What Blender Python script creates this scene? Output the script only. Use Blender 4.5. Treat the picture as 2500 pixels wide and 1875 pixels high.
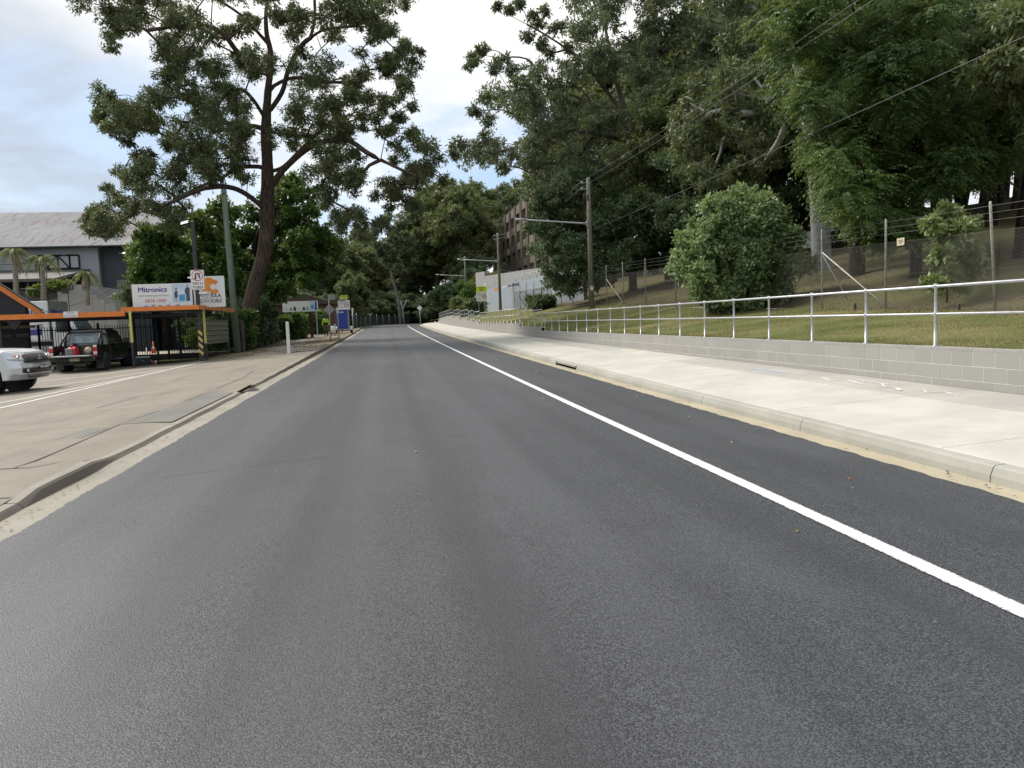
import bpy, bmesh, math, random
import numpy as np
from mathutils import Vector, Matrix, Euler
random.seed(7); RNG = np.random.default_rng(7)
for o in list(bpy.data.objects): bpy.data.objects.remove(o)
SC = bpy.context.scene
COL = SC.collection
R = math.radians

# ------------------------------------------------------------------ camera
F_PX, W_PX, H_PX, CAM_Z = 1880.0, 2500, 1875, 1.52
def _cam_axes(vx=943, vy=791.5, roll=.036):
    x, y = (vx-W_PX/2)/F_PX, (vy-H_PX/2)/F_PX
    c, s = math.cos(roll), math.sin(roll)
    d = np.array([c*x-s*y, -(s*x+c*y), 1.]); d /= np.linalg.norm(d)
    a = math.asin(-d[0]); p = math.atan2(d[1], d[2])
    sa, ca, sp, cp = math.sin(a), math.cos(a), math.sin(p), math.cos(p)
    f = np.array([sa*cp, ca*cp, -sp]); r = np.array([ca, -sa, 0]); u = np.array([sa*sp, ca*sp, cp])
    return c*r-s*u, s*r+c*u, f
CR, CU, CF = _cam_axes()
CPOS = np.array([0, 0, CAM_Z])
cam_d = bpy.data.cameras.new('camera'); cam = bpy.data.objects.new('camera', cam_d); COL.objects.link(cam)
cam_d.sensor_width = 36; cam_d.lens = F_PX/W_PX*36; cam_d.clip_start = .05; cam_d.clip_end = 3000
m = Matrix(((CR[0], CU[0], -CF[0], 0), (CR[1], CU[1], -CF[1], 0), (CR[2], CU[2], -CF[2], CAM_Z), (0, 0, 0, 1)))
cam.matrix_world = m
SC.camera = cam

# ------------------------------------------------------------------ world, sun, exposure
SUN_EL, SUN_AZ = 46, -48          # elevation, azimuth from +Y towards +X (degrees)
world = bpy.data.worlds.new('World'); SC.world = world; world.use_nodes = True
OFF1, OFF2 = (-19.05, -11.3, 0), (-8.7, 16.7, 0)
def build_world():
    nt = world.node_tree; N = nt.nodes; L = nt.links; N.clear()
    out = N.new('ShaderNodeOutputWorld'); bg = N.new('ShaderNodeBackground'); bg.inputs['Strength'].default_value = .1
    sky = N.new('ShaderNodeTexSky'); sky.sky_type = 'NISHITA'; sky.sun_disc = False
    sky.sun_elevation = R(SUN_EL); sky.sun_rotation = R(SUN_AZ); sky.dust_density = 1.5; sky.ozone_density = 1.5
    tc = N.new('ShaderNodeTexCoord'); sep = N.new('ShaderNodeSeparateXYZ'); L.new(tc.outputs['Generated'], sep.inputs[0])
    def M(op, a, b=None):
        n = N.new('ShaderNodeMath'); n.operation = op
        for i, v in enumerate((a, b)):
            if v is None: continue
            if isinstance(v, (int, float)): n.inputs[i].default_value = v
            else: L.new(v, n.inputs[i])
        return n.outputs[0]
    zz = M('ADD', M('MAXIMUM', sep.outputs['Z'], 0.0), .22)
    cx = M('DIVIDE', sep.outputs['X'], zz); cy = M('DIVIDE', sep.outputs['Y'], zz)
    comb = N.new('ShaderNodeCombineXYZ'); L.new(cx, comb.inputs[0]); L.new(cy, comb.inputs[1])
    def noise(sc, det, rough, off, dist=0.):
        mp = N.new('ShaderNodeMapping'); mp.inputs['Location'].default_value = off
        L.new(comb.outputs[0], mp.inputs[0])
        n = N.new('ShaderNodeTexNoise'); n.inputs['Scale'].default_value = sc; n.inputs['Detail'].default_value = det
        n.inputs['Roughness'].default_value = rough; n.inputs['Distortion'].default_value = dist
        L.new(mp.outputs[0], n.inputs['Vector']); return n.outputs['Fac']
    def ramp(v, p0, p1):
        n = N.new('ShaderNodeMapRange'); n.interpolation_type = 'SMOOTHSTEP'
        n.inputs['From Min'].default_value = p0; n.inputs['From Max'].default_value = p1; L.new(v, n.inputs['Value'])
        return n.outputs[0]
    cover = ramp(noise(.85, 8, .58, OFF1, .5), .35, .53)       # where cloud is
    thick = ramp(noise(.55, 6, .55, OFF2, .3), .40, .64)      # how grey its base is
    mixc = N.new('ShaderNodeMix'); mixc.data_type = 'RGBA'
    mixc.inputs['A'].default_value = (7.0, 6.95, 6.8, 1); mixc.inputs['B'].default_value = (3.4, 3.85, 4.55, 1)
    L.new(thick, mixc.inputs['Factor'])
    blue = N.new('ShaderNodeMix'); blue.data_type = 'RGBA'; blue.blend_type = 'MIX'; blue.inputs['Factor'].default_value = .55
    L.new(sky.outputs[0], blue.inputs['A']); blue.inputs['B'].default_value = (3.3, 4.5, 6.0, 1)
    mx = N.new('ShaderNodeMix'); mx.data_type = 'RGBA'
    L.new(cover, mx.inputs['Factor']); L.new(blue.outputs['Result'], mx.inputs['A']); L.new(mixc.outputs['Result'], mx.inputs['B'])
    L.new(mx.outputs['Result'], bg.inputs['Color']); L.new(bg.outputs[0], out.inputs[0])
build_world()
sun_d = bpy.data.lights.new('sun', 'SUN'); sun = bpy.data.objects.new('sun', sun_d); COL.objects.link(sun)
sun_d.energy = 2.7; sun_d.angle = R(20); sun_d.color = (1, .95, .87)
sd = Vector((math.sin(R(SUN_AZ))*math.cos(R(SUN_EL)), math.cos(R(SUN_AZ))*math.cos(R(SUN_EL)), math.sin(R(SUN_EL))))
sun.rotation_euler = sd.to_track_quat('Z', 'Y').to_euler()
SC.view_settings.view_transform = 'Standard'; SC.view_settings.look = 'None'
SC.view_settings.exposure = .72; SC.view_settings.gamma = 1; SC.view_settings.use_curve_mapping = False
SC.render.engine = 'CYCLES'
SC.cycles.use_denoising = True; SC.cycles.denoiser = 'OPENIMAGEDENOISE'; SC.cycles.denoising_prefilter = 'NONE'; SC.cycles.max_bounces = 6; SC.cycles.diffuse_bounces = 4; SC.cycles.glossy_bounces = 3
SC.cycles.transmission_bounces = 4; SC.cycles.transparent_max_bounces = 8; SC.cycles.caustics_reflective = False; SC.cycles.caustics_refractive = False

# ------------------------------------------------------------------ placing helpers (photo survey -> metres)
def ray(px, py): return CF+CR*(px-W_PX/2)/F_PX-CU*(py-H_PX/2)/F_PX
def at(px, py, Y): d = ray(px, py); return CPOS+d*Y/d[1]
def atx(px, py, X): d = ray(px, py); return CPOS+d*X/d[0]

# ------------------------------------------------------------------ terrain functions
def zr(Y):
    if Y <= 0: return .006*Y
    if Y < 118: return .006*Y+4e-5*Y*Y
    d = min(Y-118, 40); return 1.265+.0154*d-.0004*d*d
def cen(Y): return 0 if Y < 108 else .006*(min(Y, 170)-108)**2+ (.7*(Y-170) if Y > 170 else 0)
def kerb_h(Y): return float(np.interp(Y, [0, 7.25, 7.7, 9.0, 9.5, 19, 19.5, 30, 34, 200], [.04, .04, .09, .09, .03, .03, .04, .09, .12, .12]))
XL, XG, XK = -2.83, -3.18, -3.34          # asphalt edge, gutter back, kerb back (left)
def za(X, Y):                             # left: apron, verge
    d = max(0, XK+cen(Y)-X); t = min(1, d)
    fall = .045*min(d, 8) if Y < 55 else .045*min(d, 8)*max(.25, 1-(Y-55)/30)
    return zr(Y)+kerb_h(Y)*(1-t)+.09*t-fall
def foot_hi(Y): return max(.17, .30-.0017*Y)
def wall_top(Y):
    for a, z in ((39.1, .90), (45.8, 1.10), (66.1, 1.30), (70.9, 1.46), (75.8, 1.61), (84.3, 1.78), (92.6, 1.97), (102.3, 2.15)):
        if Y < a: return z
    return 2.15-.012*(Y-102.3)
def bank(X, Y):                           # right: grass bank, hill
    f = 1.47+.03*(max(-5, min(Y, 45))-20)+.012*max(0, min(Y, 150)-45)
    w = float(np.interp(Y, [-20, 38.5, 39.7, 45.2, 46.4, 65.5, 66.7, 102, 140], [.86, .86, 1.06, 1.06, 1.26, 1.26, 1.42, 2.1, 1.9]))
    if X < 13.8: return w+(f-w)*max(0, (X-8.05))/5.75
    return f+.22*min(X-13.8, 30)+.13*max(0, min(X, 110)-43.8)

# ------------------------------------------------------------------ tags
def tag(o, label=None, cat=None, group=None, kind=None):
    if label: o['label'] = label
    if cat: o['category'] = cat
    if group: o['group'] = group
    if kind: o['kind'] = kind
    return o
def empty(name, loc=(0, 0, 0), rz=0, **k):
    o = bpy.data.objects.new(name, None); COL.objects.link(o); o.location = loc; o.rotation_euler = (0, 0, rz)
    o.empty_display_size = .2
    return tag(o, **k)
def link(name, me, parent=None, loc=None, rot=None, mat=None):
    o = bpy.data.objects.new(name, me); COL.objects.link(o)
    if parent is not None: o.parent = parent
    if loc is not None: o.location = loc
    if rot is not None: o.rotation_euler = rot
    return o
def copy_tree(o, parent=None):
    c = o.copy(); COL.objects.link(c); c.parent = parent
    for ch in list(o.children): copy_tree(ch, c)
    return c

# ------------------------------------------------------------------ mesh builder
class MB:
    def __init__(s): s.v = []; s.f = []; s.sm = []
    def add(s, vs, fs, smooth=False):
        b = len(s.v); s.v += [tuple(map(float, v)) for v in vs]; s.f += [tuple(b+i for i in f) for f in fs]; s.sm += [smooth]*len(fs); return s
    def box(s, c, d, rz=0, taper=1., rx=0, ry=0):
        hx, hy, hz = d[0]/2, d[1]/2, d[2]/2
        vs = [Vector((x*hx*(taper if z > 0 else 1), y*hy*(taper if z > 0 else 1), z*hz)) for z in (-1, 1) for x, y in ((-1, -1), (1, -1), (1, 1), (-1, 1))]
        if rz or rx or ry:
            e = Euler((rx, ry, rz)).to_matrix(); vs = [e @ v for v in vs]
        c = Vector(c); return s.add([v+c for v in vs], [(3, 2, 1, 0), (4, 5, 6, 7), (0, 1, 5, 4), (1, 2, 6, 5), (2, 3, 7, 6), (3, 0, 4, 7)])
    def span(s, a, b):
        return s.box([(a[i]+b[i])/2 for i in range(3)], [abs(b[i]-a[i]) for i in range(3)])
    def tube(s, pts, rad, n=8, caps=True, smooth=True, flat=1.):
        pts = [Vector(p) for p in pts]; k = len(pts)
        rad = [rad]*k if isinstance(rad, (int, float)) else list(rad)
        vs = []; prev = None
        for i, p in enumerate(pts):
            t = (pts[min(i+1, k-1)]-pts[max(i-1, 0)])
            t = t.normalized() if t.length > 1e-9 else Vector((0, 0, 1))
            if prev is None:
                ref = Vector((1, 0, 0)) if abs(t.x) < .9 else Vector((0, 1, 0))
                prev = (ref-t*ref.dot(t)).normalized()
            else:
                q = prev-t*prev.dot(t); prev = q.normalized() if q.length > 1e-6 else prev
            b = t.cross(prev)
            for j in range(n):
                a = 2*math.pi*j/n; vs.append(p+prev*(math.cos(a)*rad[i])+b*(math.sin(a)*rad[i]*flat))
        fs = [(i*n+j, i*n+(j+1) % n, (i+1)*n+(j+1) % n, (i+1)*n+j) for i in range(k-1) for j in range(n)]
        s.add(vs, fs, smooth)
        if caps:
            b = len(s.v)-len(vs)
            s.f += [tuple(b+j for j in reversed(range(n))), tuple(b+(k-1)*n+j for j in range(n))]; s.sm += [False, False]
        return s
    def lathe(s, c, prof, n=16, axis='z', smooth=True):
        vs = []
        for r, h in prof:
            for j in range(n):
                a = 2*math.pi*j/n; x, y = r*math.cos(a), r*math.sin(a)
                vs.append({'z': (c[0]+x, c[1]+y, c[2]+h), 'x': (c[0]+h, c[1]+x, c[2]+y), 'y': (c[0]+x, c[1]-h, c[2]+y)}[axis])
        k = len(prof)
        s.add(vs, [(i*n+j, i*n+(j+1) % n, (i+1)*n+(j+1) % n, (i+1)*n+j) for i in range(k-1) for j in range(n)], smooth)
        b = len(s.v)-len(vs)
        s.f += [tuple(b+j for j in reversed(range(n))), tuple(b+(k-1)*n+j for j in range(n))]; s.sm += [False, False]
        return s
    def prism(s, poly, h0, h1, axis='y'):
        n = len(poly)
        mk = {'y': lambda a, b, h: (a, h, b), 'x': lambda a, b, h: (h, a, b), 'z': lambda a, b, h: (a, b, h)}[axis]
        vs = [mk(a, b, h0) for a, b in poly]+[mk(a, b, h1) for a, b in poly]
        return s.add(vs, [tuple(range(n)), tuple(range(2*n-1, n-1, -1))]+[(i, (i+1) % n, n+(i+1) % n, n+i) for i in range(n)])
    def loft(s, rings, smooth=True, caps=True):
        n = len(rings[0]); k = len(rings)
        vs = [p for r in rings for p in r]
        fs = [(i*n+j, i*n+(j+1) % n, (i+1)*n+(j+1) % n, (i+1)*n+j) for i in range(k-1) for j in range(n)]
        s.add(vs, fs, smooth)
        if caps:
            b = len(s.v)-len(vs)
            s.f += [tuple(b+j for j in range(n)), tuple(b+(k-1)*n+j for j in range(n))]; s.sm += [False, False]
        return s
    def grid(s, fn, us, ws, smooth=True):
        nu, nw = len(us), len(ws)
        return s.add([fn(a, b) for a in us for b in ws], [(i*nw+j, (i+1)*nw+j, (i+1)*nw+j+1, i*nw+j+1) for i in range(nu-1) for j in range(nw-1)], smooth)
    def mesh(s, name, mat=None, fix=True):
        me = bpy.data.meshes.new(name); me.from_pydata(s.v, [], s.f)
        me.polygons.foreach_set('use_smooth', s.sm)
        if fix:
            bm = bmesh.new(); bm.from_mesh(me); bmesh.ops.recalc_face_normals(bm, faces=bm.faces); bm.to_mesh(me); bm.free()
        if mat: me.materials.append(mat)
        me.update(); return me
    def build(s, name, mat=None, parent=None, bevel=0, loc=None, rot=None, fix=True, segs=2):
        o = link(name, s.mesh(name, mat, fix), parent, loc, rot)
        if bevel:
            b = o.modifiers.new('bevel', 'BEVEL'); b.width = bevel; b.segments = segs; b.limit_method = 'ANGLE'; b.angle_limit = R(35)
        return o
def sheet(fn, us, ws):
    return MB().grid(fn, us, ws)

# ------------------------------------------------------------------ materials
class NT:
    def __init__(s, name):
        s.m = bpy.data.materials.new(name); s.m.use_nodes = True; s.t = s.m.node_tree; s.N = s.t.nodes; s.L = s.t.links
        s.b = s.N['Principled BSDF']; s.out = s.N['Material Output']; s._pos = None
    def pos(s):
        if s._pos is None: s._pos = s.N.new('ShaderNodeNewGeometry').outputs['Position']
        return s._pos
    def obj(s): return s.N.new('ShaderNodeTexCoord').outputs['Object']
    def map(s, v, sc=(1, 1, 1), rot=(0, 0, 0), loc=(0, 0, 0)):
        n = s.N.new('ShaderNodeMapping'); n.inputs['Scale'].default_value = sc; n.inputs['Rotation'].default_value = rot; n.inputs['Location'].default_value = loc
        s.L.new(v, n.inputs[0]); return n.outputs[0]
    def noise(s, v, sc, det=4, rough=.55, dist=0, out='Fac'):
        n = s.N.new('ShaderNodeTexNoise'); n.inputs['Scale'].default_value = sc; n.inputs['Detail'].default_value = det
        n.inputs['Roughness'].default_value = rough; n.inputs['Distortion'].default_value = dist; s.L.new(v, n.inputs['Vector']); return n.outputs[out]
    def voro(s, v, sc, feat='F1', out='Distance', rnd=1):
        n = s.N.new('ShaderNodeTexVoronoi'); n.feature = feat; n.inputs['Scale'].default_value = sc; n.inputs['Randomness'].default_value = rnd; s.L.new(v, n.inputs['Vector']); return n.outputs[out]
    def rng(s, v, a, b, c=0., d=1., smooth=True):
        n = s.N.new('ShaderNodeMapRange'); n.interpolation_type = 'SMOOTHSTEP' if smooth else 'LINEAR'
        for i, x in zip(('From Min', 'From Max', 'To Min', 'To Max'), (a, b, c, d)): n.inputs[i].default_value = x
        s.L.new(v, n.inputs['Value']); return n.outputs[0]
    def math(s, op, a, b=0.):
        n = s.N.new('ShaderNodeMath'); n.operation = op
        for i, v in enumerate((a, b)):
            if isinstance(v, (int, float)): n.inputs[i].default_value = v
            else: s.L.new(v, n.inputs[i])
        return n.outputs[0]
    def mix(s, f, a, b, mode='MIX'):
        n = s.N.new('ShaderNodeMix'); n.data_type = 'RGBA'; n.blend_type = mode
        for k, v in (('Factor', f), ('A', a), ('B', b)):
            if isinstance(v, (int, float)): n.inputs[k].default_value = v
            elif isinstance(v, (tuple, list)): n.inputs[k].default_value = (*v[:3], 1)
            else: s.L.new(v, n.inputs[k])
        return n.outputs['Result']
    def col(s, c):
        if isinstance(c, (tuple, list)): s.b.inputs['Base Color'].default_value = (*c[:3], 1)
        else: s.L.new(c, s.b.inputs['Base Color'])
        return s
    def set(s, **k):
        for n, v in k.items():
            i = s.b.inputs[{'rough': 'Roughness', 'metal': 'Metallic', 'spec': 'Specular IOR Level', 'coat': 'Coat Weight', 'coat_rough': 'Coat Roughness', 'trans': 'Transmission Weight', 'ior': 'IOR', 'alpha': 'Alpha', 'emit': 'Emission Strength'}[n]]
            if isinstance(v, (int, float)): i.default_value = v
            else: s.L.new(v, i)
        return s
    def bump(s, h, st=.3, dist=.01):
        n = s.N.new('ShaderNodeBump'); n.inputs['Strength'].default_value = st; n.inputs['Distance'].default_value = dist; s.L.new(h, n.inputs['Height'])
        s.L.new(n.outputs[0], s.b.inputs['Normal']); return s
    def sepx(s, v, i):
        n = s.N.new('ShaderNodeSeparateXYZ'); s.L.new(v, n.inputs[0]); return n.outputs[i]
MATS = {}
def pm(name, c, rough=.6, metal=0., var=.12, sc=3., bump=0., bsc=60., spec=.5, dirt=None, dsc=1.5, coat=0., stretch=(1, 1, 1), local=False):
    if name in MATS: return MATS[name]
    t = NT(name); p = t.map(t.obj() if local else t.pos(), stretch)
    lo = tuple(x*(1-var) for x in c); hi = tuple(min(1, x*(1+var)) for x in c)
    k = t.mix(t.rng(t.noise(p, sc, 5, .6), .3, .7), lo, hi)
    if dirt: k = t.mix(t.rng(t.noise(p, dsc, 6, .65, .3), .5, .75, 0, .8), k, dirt)
    t.col(k).set(rough=rough, metal=metal, spec=spec, coat=coat)
    if bump: t.bump(t.noise(p, bsc, 4, .6), bump, .01)
    MATS[name] = t.m; return t.m

# ================================================================== MATERIALS OF THE SETTING
def mat_asphalt():
    t = NT('asphalt'); p = t.pos()
    x = t.sepx(p, 0)
    fine = t.noise(p, 150, 3, .7)
    vor = t.voro(p, 135)
    sg = t.sepx(t.voro(p, 135, out='Color'), 0)
    base = t.mix(t.rng(sg, .1, .95), (.022, .0235, .0275), (.088, .091, .099))
    base = t.mix(t.rng(fine, .66, .78, 0, .5), base, (.15, .152, .158))
    base = t.mix(t.rng(vor, .48, .74, 0, .9), base, (.006, .006, .007))                       # pits between the stones
    base = t.mix(t.rng(t.noise(p, 38, 4, .7), .60, .72, 0, .7), base, (.016, .0165, .018))      # open-textured spots
    warp = t.math('ADD', t.math('MULTIPLY', x, 1.0), t.math('MULTIPLY', t.noise(t.map(p, (.4, .05, 1)), 1, 3), .35))
    cx = t.N.new('ShaderNodeCombineXYZ'); t.L.new(warp, cx.inputs[0]); t.L.new(t.math('MULTIPLY', t.sepx(p, 1), .02), cx.inputs[1])
    streak = t.noise(cx.outputs[0], 2.1, 3, .5)
    base = t.mix(t.rng(streak, .44, .64, 0, .5), base, (.022, .023, .0265))
    patch = t.noise(t.map(p, (.5, .16, 1)), 1.1, 5, .6)
    base = t.mix(t.rng(patch, .44, .72, 0, .36), base, (.088, .090, .097))
    d = t.math('ABSOLUTE', t.math('ADD', warp, -.58))
    base = t.mix(t.rng(d, .03, .24, .42, 0), base, (.020, .0205, .023))                          # longitudinal paving joint
    for cxp, w in ((-1.62, .16), (-.18, .16), (1.35, .2)):                                      # tyre-polished tracks
        dd = t.math('ABSOLUTE', t.math('ADD', warp, -cxp)); base = t.mix(t.rng(dd, .05, w+.2, .22, 0), base, (.082, .084, .091))
    t.col(base)
    t.set(rough=t.rng(fine, .3, .7, .46, .70), spec=.5)
    h = t.math('ADD', t.math('MULTIPLY', vor, -1.0), t.math('MULTIPLY', fine, .5))
    t.bump(h, .32, .006)
    return t.m
def mat_concrete(name, c, stain=(.30, .27, .22), amt=.4, fine=.35, sc=.9, old=False):
    t = NT(name); p = t.pos()
    k = t.mix(t.rng(t.noise(p, 1.1, 6, .6), .3, .72), tuple(v*.86 for v in c), tuple(min(1, v*1.07) for v in c))
    k = t.mix(t.rng(t.noise(t.map(p, (1, .5, 1)), sc, 8, .70, .5), .46, .78, 0, amt), k, stain)
    k = t.mix(t.rng(t.noise(p, 5.5, 6, .75, .8), .56, .74, 0, amt*.8), k, tuple(v*.8 for v in stain))
    k = t.mix(t.rng(t.noise(p, 130, 2, .6), .35, .75, 0, fine), k, tuple(v*.6 for v in c))
    if old:
        k = t.mix(t.rng(t.noise(p, 24, 5, .8), .58, .70, 0, .55), k, tuple(v*.55 for v in c))
        k = t.mix(t.rng(t.noise(t.map(p, (2.2, .12, 1)), 1.5, 5, .6), .5, .72, 0, .35), k, tuple(v*.5 for v in c))   # drip and tyre marks
    k = t.mix(t.rng(t.voro(p, 2.1), .0, .035, .6, 0), k, tuple(v*.35 for v in stain))
    t.col(k).set(rough=.82, spec=.35); t.bump(t.noise(p, 90, 4, .6), .25 if old else .15, .008); return t.m
def mat_ground(name, cols, sc=1.2, fsc=40):
    t = NT(name); p = t.pos()
    k = t.mix(t.rng(t.noise(p, sc, 6, .65, .3), .35, .65), cols[0], cols[1])
    k = t.mix(t.rng(t.noise(p, sc*.35, 5, .6), .42, .68), k, cols[2])
    k = t.mix(t.rng(t.noise(p, fsc, 3, .7), .4, .75, 0, .7), k, cols[3])
    t.col(k).set(rough=.95, spec=.1); t.bump(t.noise(p, fsc*.6, 5, .7), .8, .04); return t.m
ASPHALT = mat_asphalt()
CONC_PATH = mat_concrete('footpath_concrete', (.50, .475, .42), (.39, .36, .295), .45, .15)
CONC_PATH2 = mat_concrete('footpath_concrete_grey', (.40, .385, .345), (.32, .295, .245), .45, .15)
CONC_KERB = mat_concrete('kerb_concrete', (.37, .36, .31), (.17, .165, .15), .6, .3)
CONC_GUT = mat_concrete('gutter_concrete', (.42, .365, .26), (.33, .27, .18), .4, .15)
CONC_OLD = mat_concrete('old_concrete', (.25, .218, .172), (.135, .115, .088), .75, .6, old=True)
CONC_OLDG = mat_concrete('old_gutter_concrete', (.30, .275, .225), (.17, .155, .12), .6, .5, old=True)
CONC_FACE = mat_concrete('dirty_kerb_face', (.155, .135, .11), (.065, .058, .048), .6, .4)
PATCH = mat_concrete('grey_chip_patch', (.20, .19, .17), (.10, .092, .08), .8, .9, old=True)
GROUND = mat_ground('bare_ground', ((.10, .085, .05), (.075, .085, .03), (.16, .125, .08), (.05, .05, .025)))
LAWN = mat_ground('lawn_turf', ((.165, .160, .062), (.11, .135, .04), (.235, .195, .095), (.10, .105, .038)), 1.1, 30)
LITTER = mat_ground('leaf_littered_earth', ((.125, .10, .06), (.085, .085, .035), (.13, .135, .045), (.19, .15, .10)), 1.0, 14)
def mat_paint():
    t = NT('edge_line_paint'); p = t.pos()
    k = t.mix(t.rng(t.noise(t.map(p, (3, .6, 1)), 1.4, 6, .65), .45, .75, 0, .6), (.74, .75, .76), (.60, .605, .61))
    k = t.mix(t.rng(t.voro(p, 135), .55, .80, 0, .55), k, (.22, .22, .225))
    d = t.math('ABSOLUTE', t.math('ADD', t.sepx(p, 0), -2.9525))
    k = t.mix(t.rng(t.math('ADD', t.math('MULTIPLY', d, 10.), t.noise(p, 70, 3, .7)), 1.02, 1.22, 0, .9), k, (.07, .072, .078))
    t.col(k).set(rough=.6); t.bump(t.voro(p, 135), .3, .004); return t.m
EDGEP = mat_paint()
PAINT = pm('road_paint', (.74, .75, .76), .55, var=.08, sc=60, dirt=(.50, .50, .505), dsc=7, bump=.8, bsc=110)
OLDPAINT = pm('worn_paint', (.66, .65, .62), .6, var=.1, sc=9, dirt=(.36, .32, .26), dsc=4)
GALV = pm('galvanised_steel', (.46, .47, .485), .45, .6, var=.10, sc=8)
DARKGAP = pm('dark_gap', (.02, .019, .017), .9)

# ================================================================== GROUND AND ROAD
YS = sorted(set([round(v, 2) for v in np.concatenate([np.arange(-14, 12, .5), np.arange(12, 60, 1.5), np.arange(60, 200, 3)])]))
def strip(name, x0, x1, ys, z0, z1, mat, nx=2, parent=None, kind='structure', follow=True):
    us = list(ys); ws = np.linspace(0, 1, nx)
    def fn(Y, w):
        c = cen(Y) if follow else 0
        a = x0(Y) if callable(x0) else x0; b = x1(Y) if callable(x1) else x1
        X = a+(b-a)*w+c
        za_ = z0(Y) if callable(z0) else z0; zb = z1(Y) if callable(z1) else z1
        return (X, Y, za_+(zb-za_)*w)
    o = sheet(fn, us, ws).build(name, mat, parent)
    if kind and parent is None: o['kind'] = kind
    return o
# the far land, one sheet to the horizon
gx = [-900, -400, -200, -120, -80, -60, -45, -35, -28, -22, -17, -13, -10, -8.4, -7, -5.5, -4.4, -3.5, -2.5, 0, 2.5, 4.4, 5, 8.3]
gy = [-120, -60, -30, -14, -8, 0, 8, 16, 24, 32, 38, 44, 50, 56, 64, 72, 80, 90, 100, 110, 120, 130, 140, 150, 165, 185, 210, 250, 320, 450, 700, 1500]
def gfn(X, Y):
    if X < -3.4: z = za(X, Y)-.05
    else: z = zr(Y)-.12
    if Y > 118: z = min(z, 1.2)-.1
    if X > 7: z = min(z, zr(Y)-.2)
    return (X, Y, z)
sheet(gfn, gx, gy).build('ground', GROUND)['kind'] = 'structure'
# asphalt with a slightly ragged left edge
RAG = random.Random(4)
def ragged(Y): return XL+.010*math.sin(Y*3.1)+.006*math.sin(Y*17.1+1)+RAG.uniform(-.009, .009)
ys_f = sorted(set(list(np.arange(-12, 16, .045))+list(np.arange(16, 40, .4))+[y for y in YS if y >= 40]))
strip('road', ragged, lambda Y: 4.58+.012*math.sin(Y*7.3)+.008*math.sin(Y*19), ys_f, lambda Y: zr(Y)+.012, lambda Y: zr(Y)+.012, ASPHALT, 5)
o = strip('edge_line', lambda Y: 2.885+.004*math.sin(Y*31), lambda Y: 3.02+.004*math.sin(Y*27+2), [y for y in ys_f if y < 140], lambda Y: zr(Y)+.017, lambda Y: zr(Y)+.017, EDGEP)
# ---- left gutter, kerb
strip('left_gutter', XG-.01, XL+.08, YS, lambda Y: zr(Y)-.012, lambda Y: zr(Y)+.006, CONC_OLDG, 3)
kerbl = empty('left_kerb', kind='structure')
ky = [-12, -8.5, -5.2, -2, 1.1, 4.2, 7.2, 9.35, 12.35, 15.2, 17.6]+[19.45, 22.5, 25.6, 28.8, 32, 33.6, 37, 40, 43.2, 46, 49, 52, 55, 58, 61, 64, 68, 72, 76, 80, 84, 88, 92, 96, 100, 104, 108, 112, 116, 120, 126, 132, 138]
for i in range(len(ky)-1):
    a, b = ky[i]+.012, ky[i+1]-.012
    if abs(ky[i]-17.6) < .01: continue              # the drain sits here
    n = max(2, int((b-a)/.4)); rings = []
    for Y in np.linspace(a, b, n+1):
        h = kerb_h(Y); z = zr(Y); c = cen(Y); w = .012*math.sin(Y*3.1)
        rings.append([(XG+c+.02+w, Y, z-.06), (XG+c+w-.005, Y, z-.01), (XG+c-.035+w, Y, z+h-.02), (XG+c-.06+w, Y, z+h), (XK+c, Y, z+h+.003), (XK+c, Y, z-.06)])
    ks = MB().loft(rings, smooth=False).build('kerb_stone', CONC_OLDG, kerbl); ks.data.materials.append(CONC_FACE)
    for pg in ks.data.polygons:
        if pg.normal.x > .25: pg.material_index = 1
# drain grate in the left gutter
dg = empty('drain_grate', (-3.02, 18.5, zr(18.5)-.035), label='rusty steel drain grate set in the left gutter', cat='drain grate')
STEEL_OLD = pm('old_steel', (.11, .10, .09), .6, .6, var=.3, sc=20)
MB().box((0, 0, .006), (.5, .86, .012)).build('sump', DARKGAP, dg)
MB().box((0, -.42, .018), (.5, .05, .03)).box((0, .42, .018), (.5, .05, .03)).box((-.23, 0, .018), (.05, .79, .03)).box((.23, 0, .018), (.05, .79, .03)).build('frame', STEEL_OLD, dg)
bar = MB().box((0, 0, 0), (.40, .035, .025)).mesh('bar', STEEL_OLD)
for k in range(9): link('bar', bar, dg, (0, -.34+k*.085, .02))
# ---- the left apron: old concrete, then verge
apron_x = [-30, -20, -14, -11.4, -10, -8.5, -7, -5.6, -4.34, -3.9, XK]
def apfn(X, Y): return (X, Y, za(X, Y)+(.012 if X < XK else .0))
ay = [y for y in YS if y <= 36]+[37.5]
sheet(apfn, apron_x, ay).build('driveway_apron', CONC_OLD)['kind'] = 'structure'
vx = [-9, -7.2, -5.2, -4.34, XK]
VERGE = mat_ground('verge_dirt', ((.25, .21, .14), (.20, .175, .10), (.30, .26, .19), (.17, .14, .085)), .8, 25)
sheet(lambda X, Y: (X+cen(Y), Y, za(X+cen(Y), Y)+.010), vx, [37.5]+[y for y in YS if 37.5 < y < 150]).build('verge', VERGE)['kind'] = 'structure'
fpl = empty('left_footpath', kind='structure')
py0 = 37.6
while py0 < 116:
    L_ = 2.4 if py0 < 70 else 6
    rs = [y for y in np.linspace(py0+.02, py0+L_-.02, 4)]
    sheet(lambda X, Y: (X, Y, za(X, Y)+.03), [-6.6, -5.2, -3.36] if py0 < 43.5 else [-7.0, -5.2], rs).build('path_slab', CONC_OLD, fpl)
    py0 += L_
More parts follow.
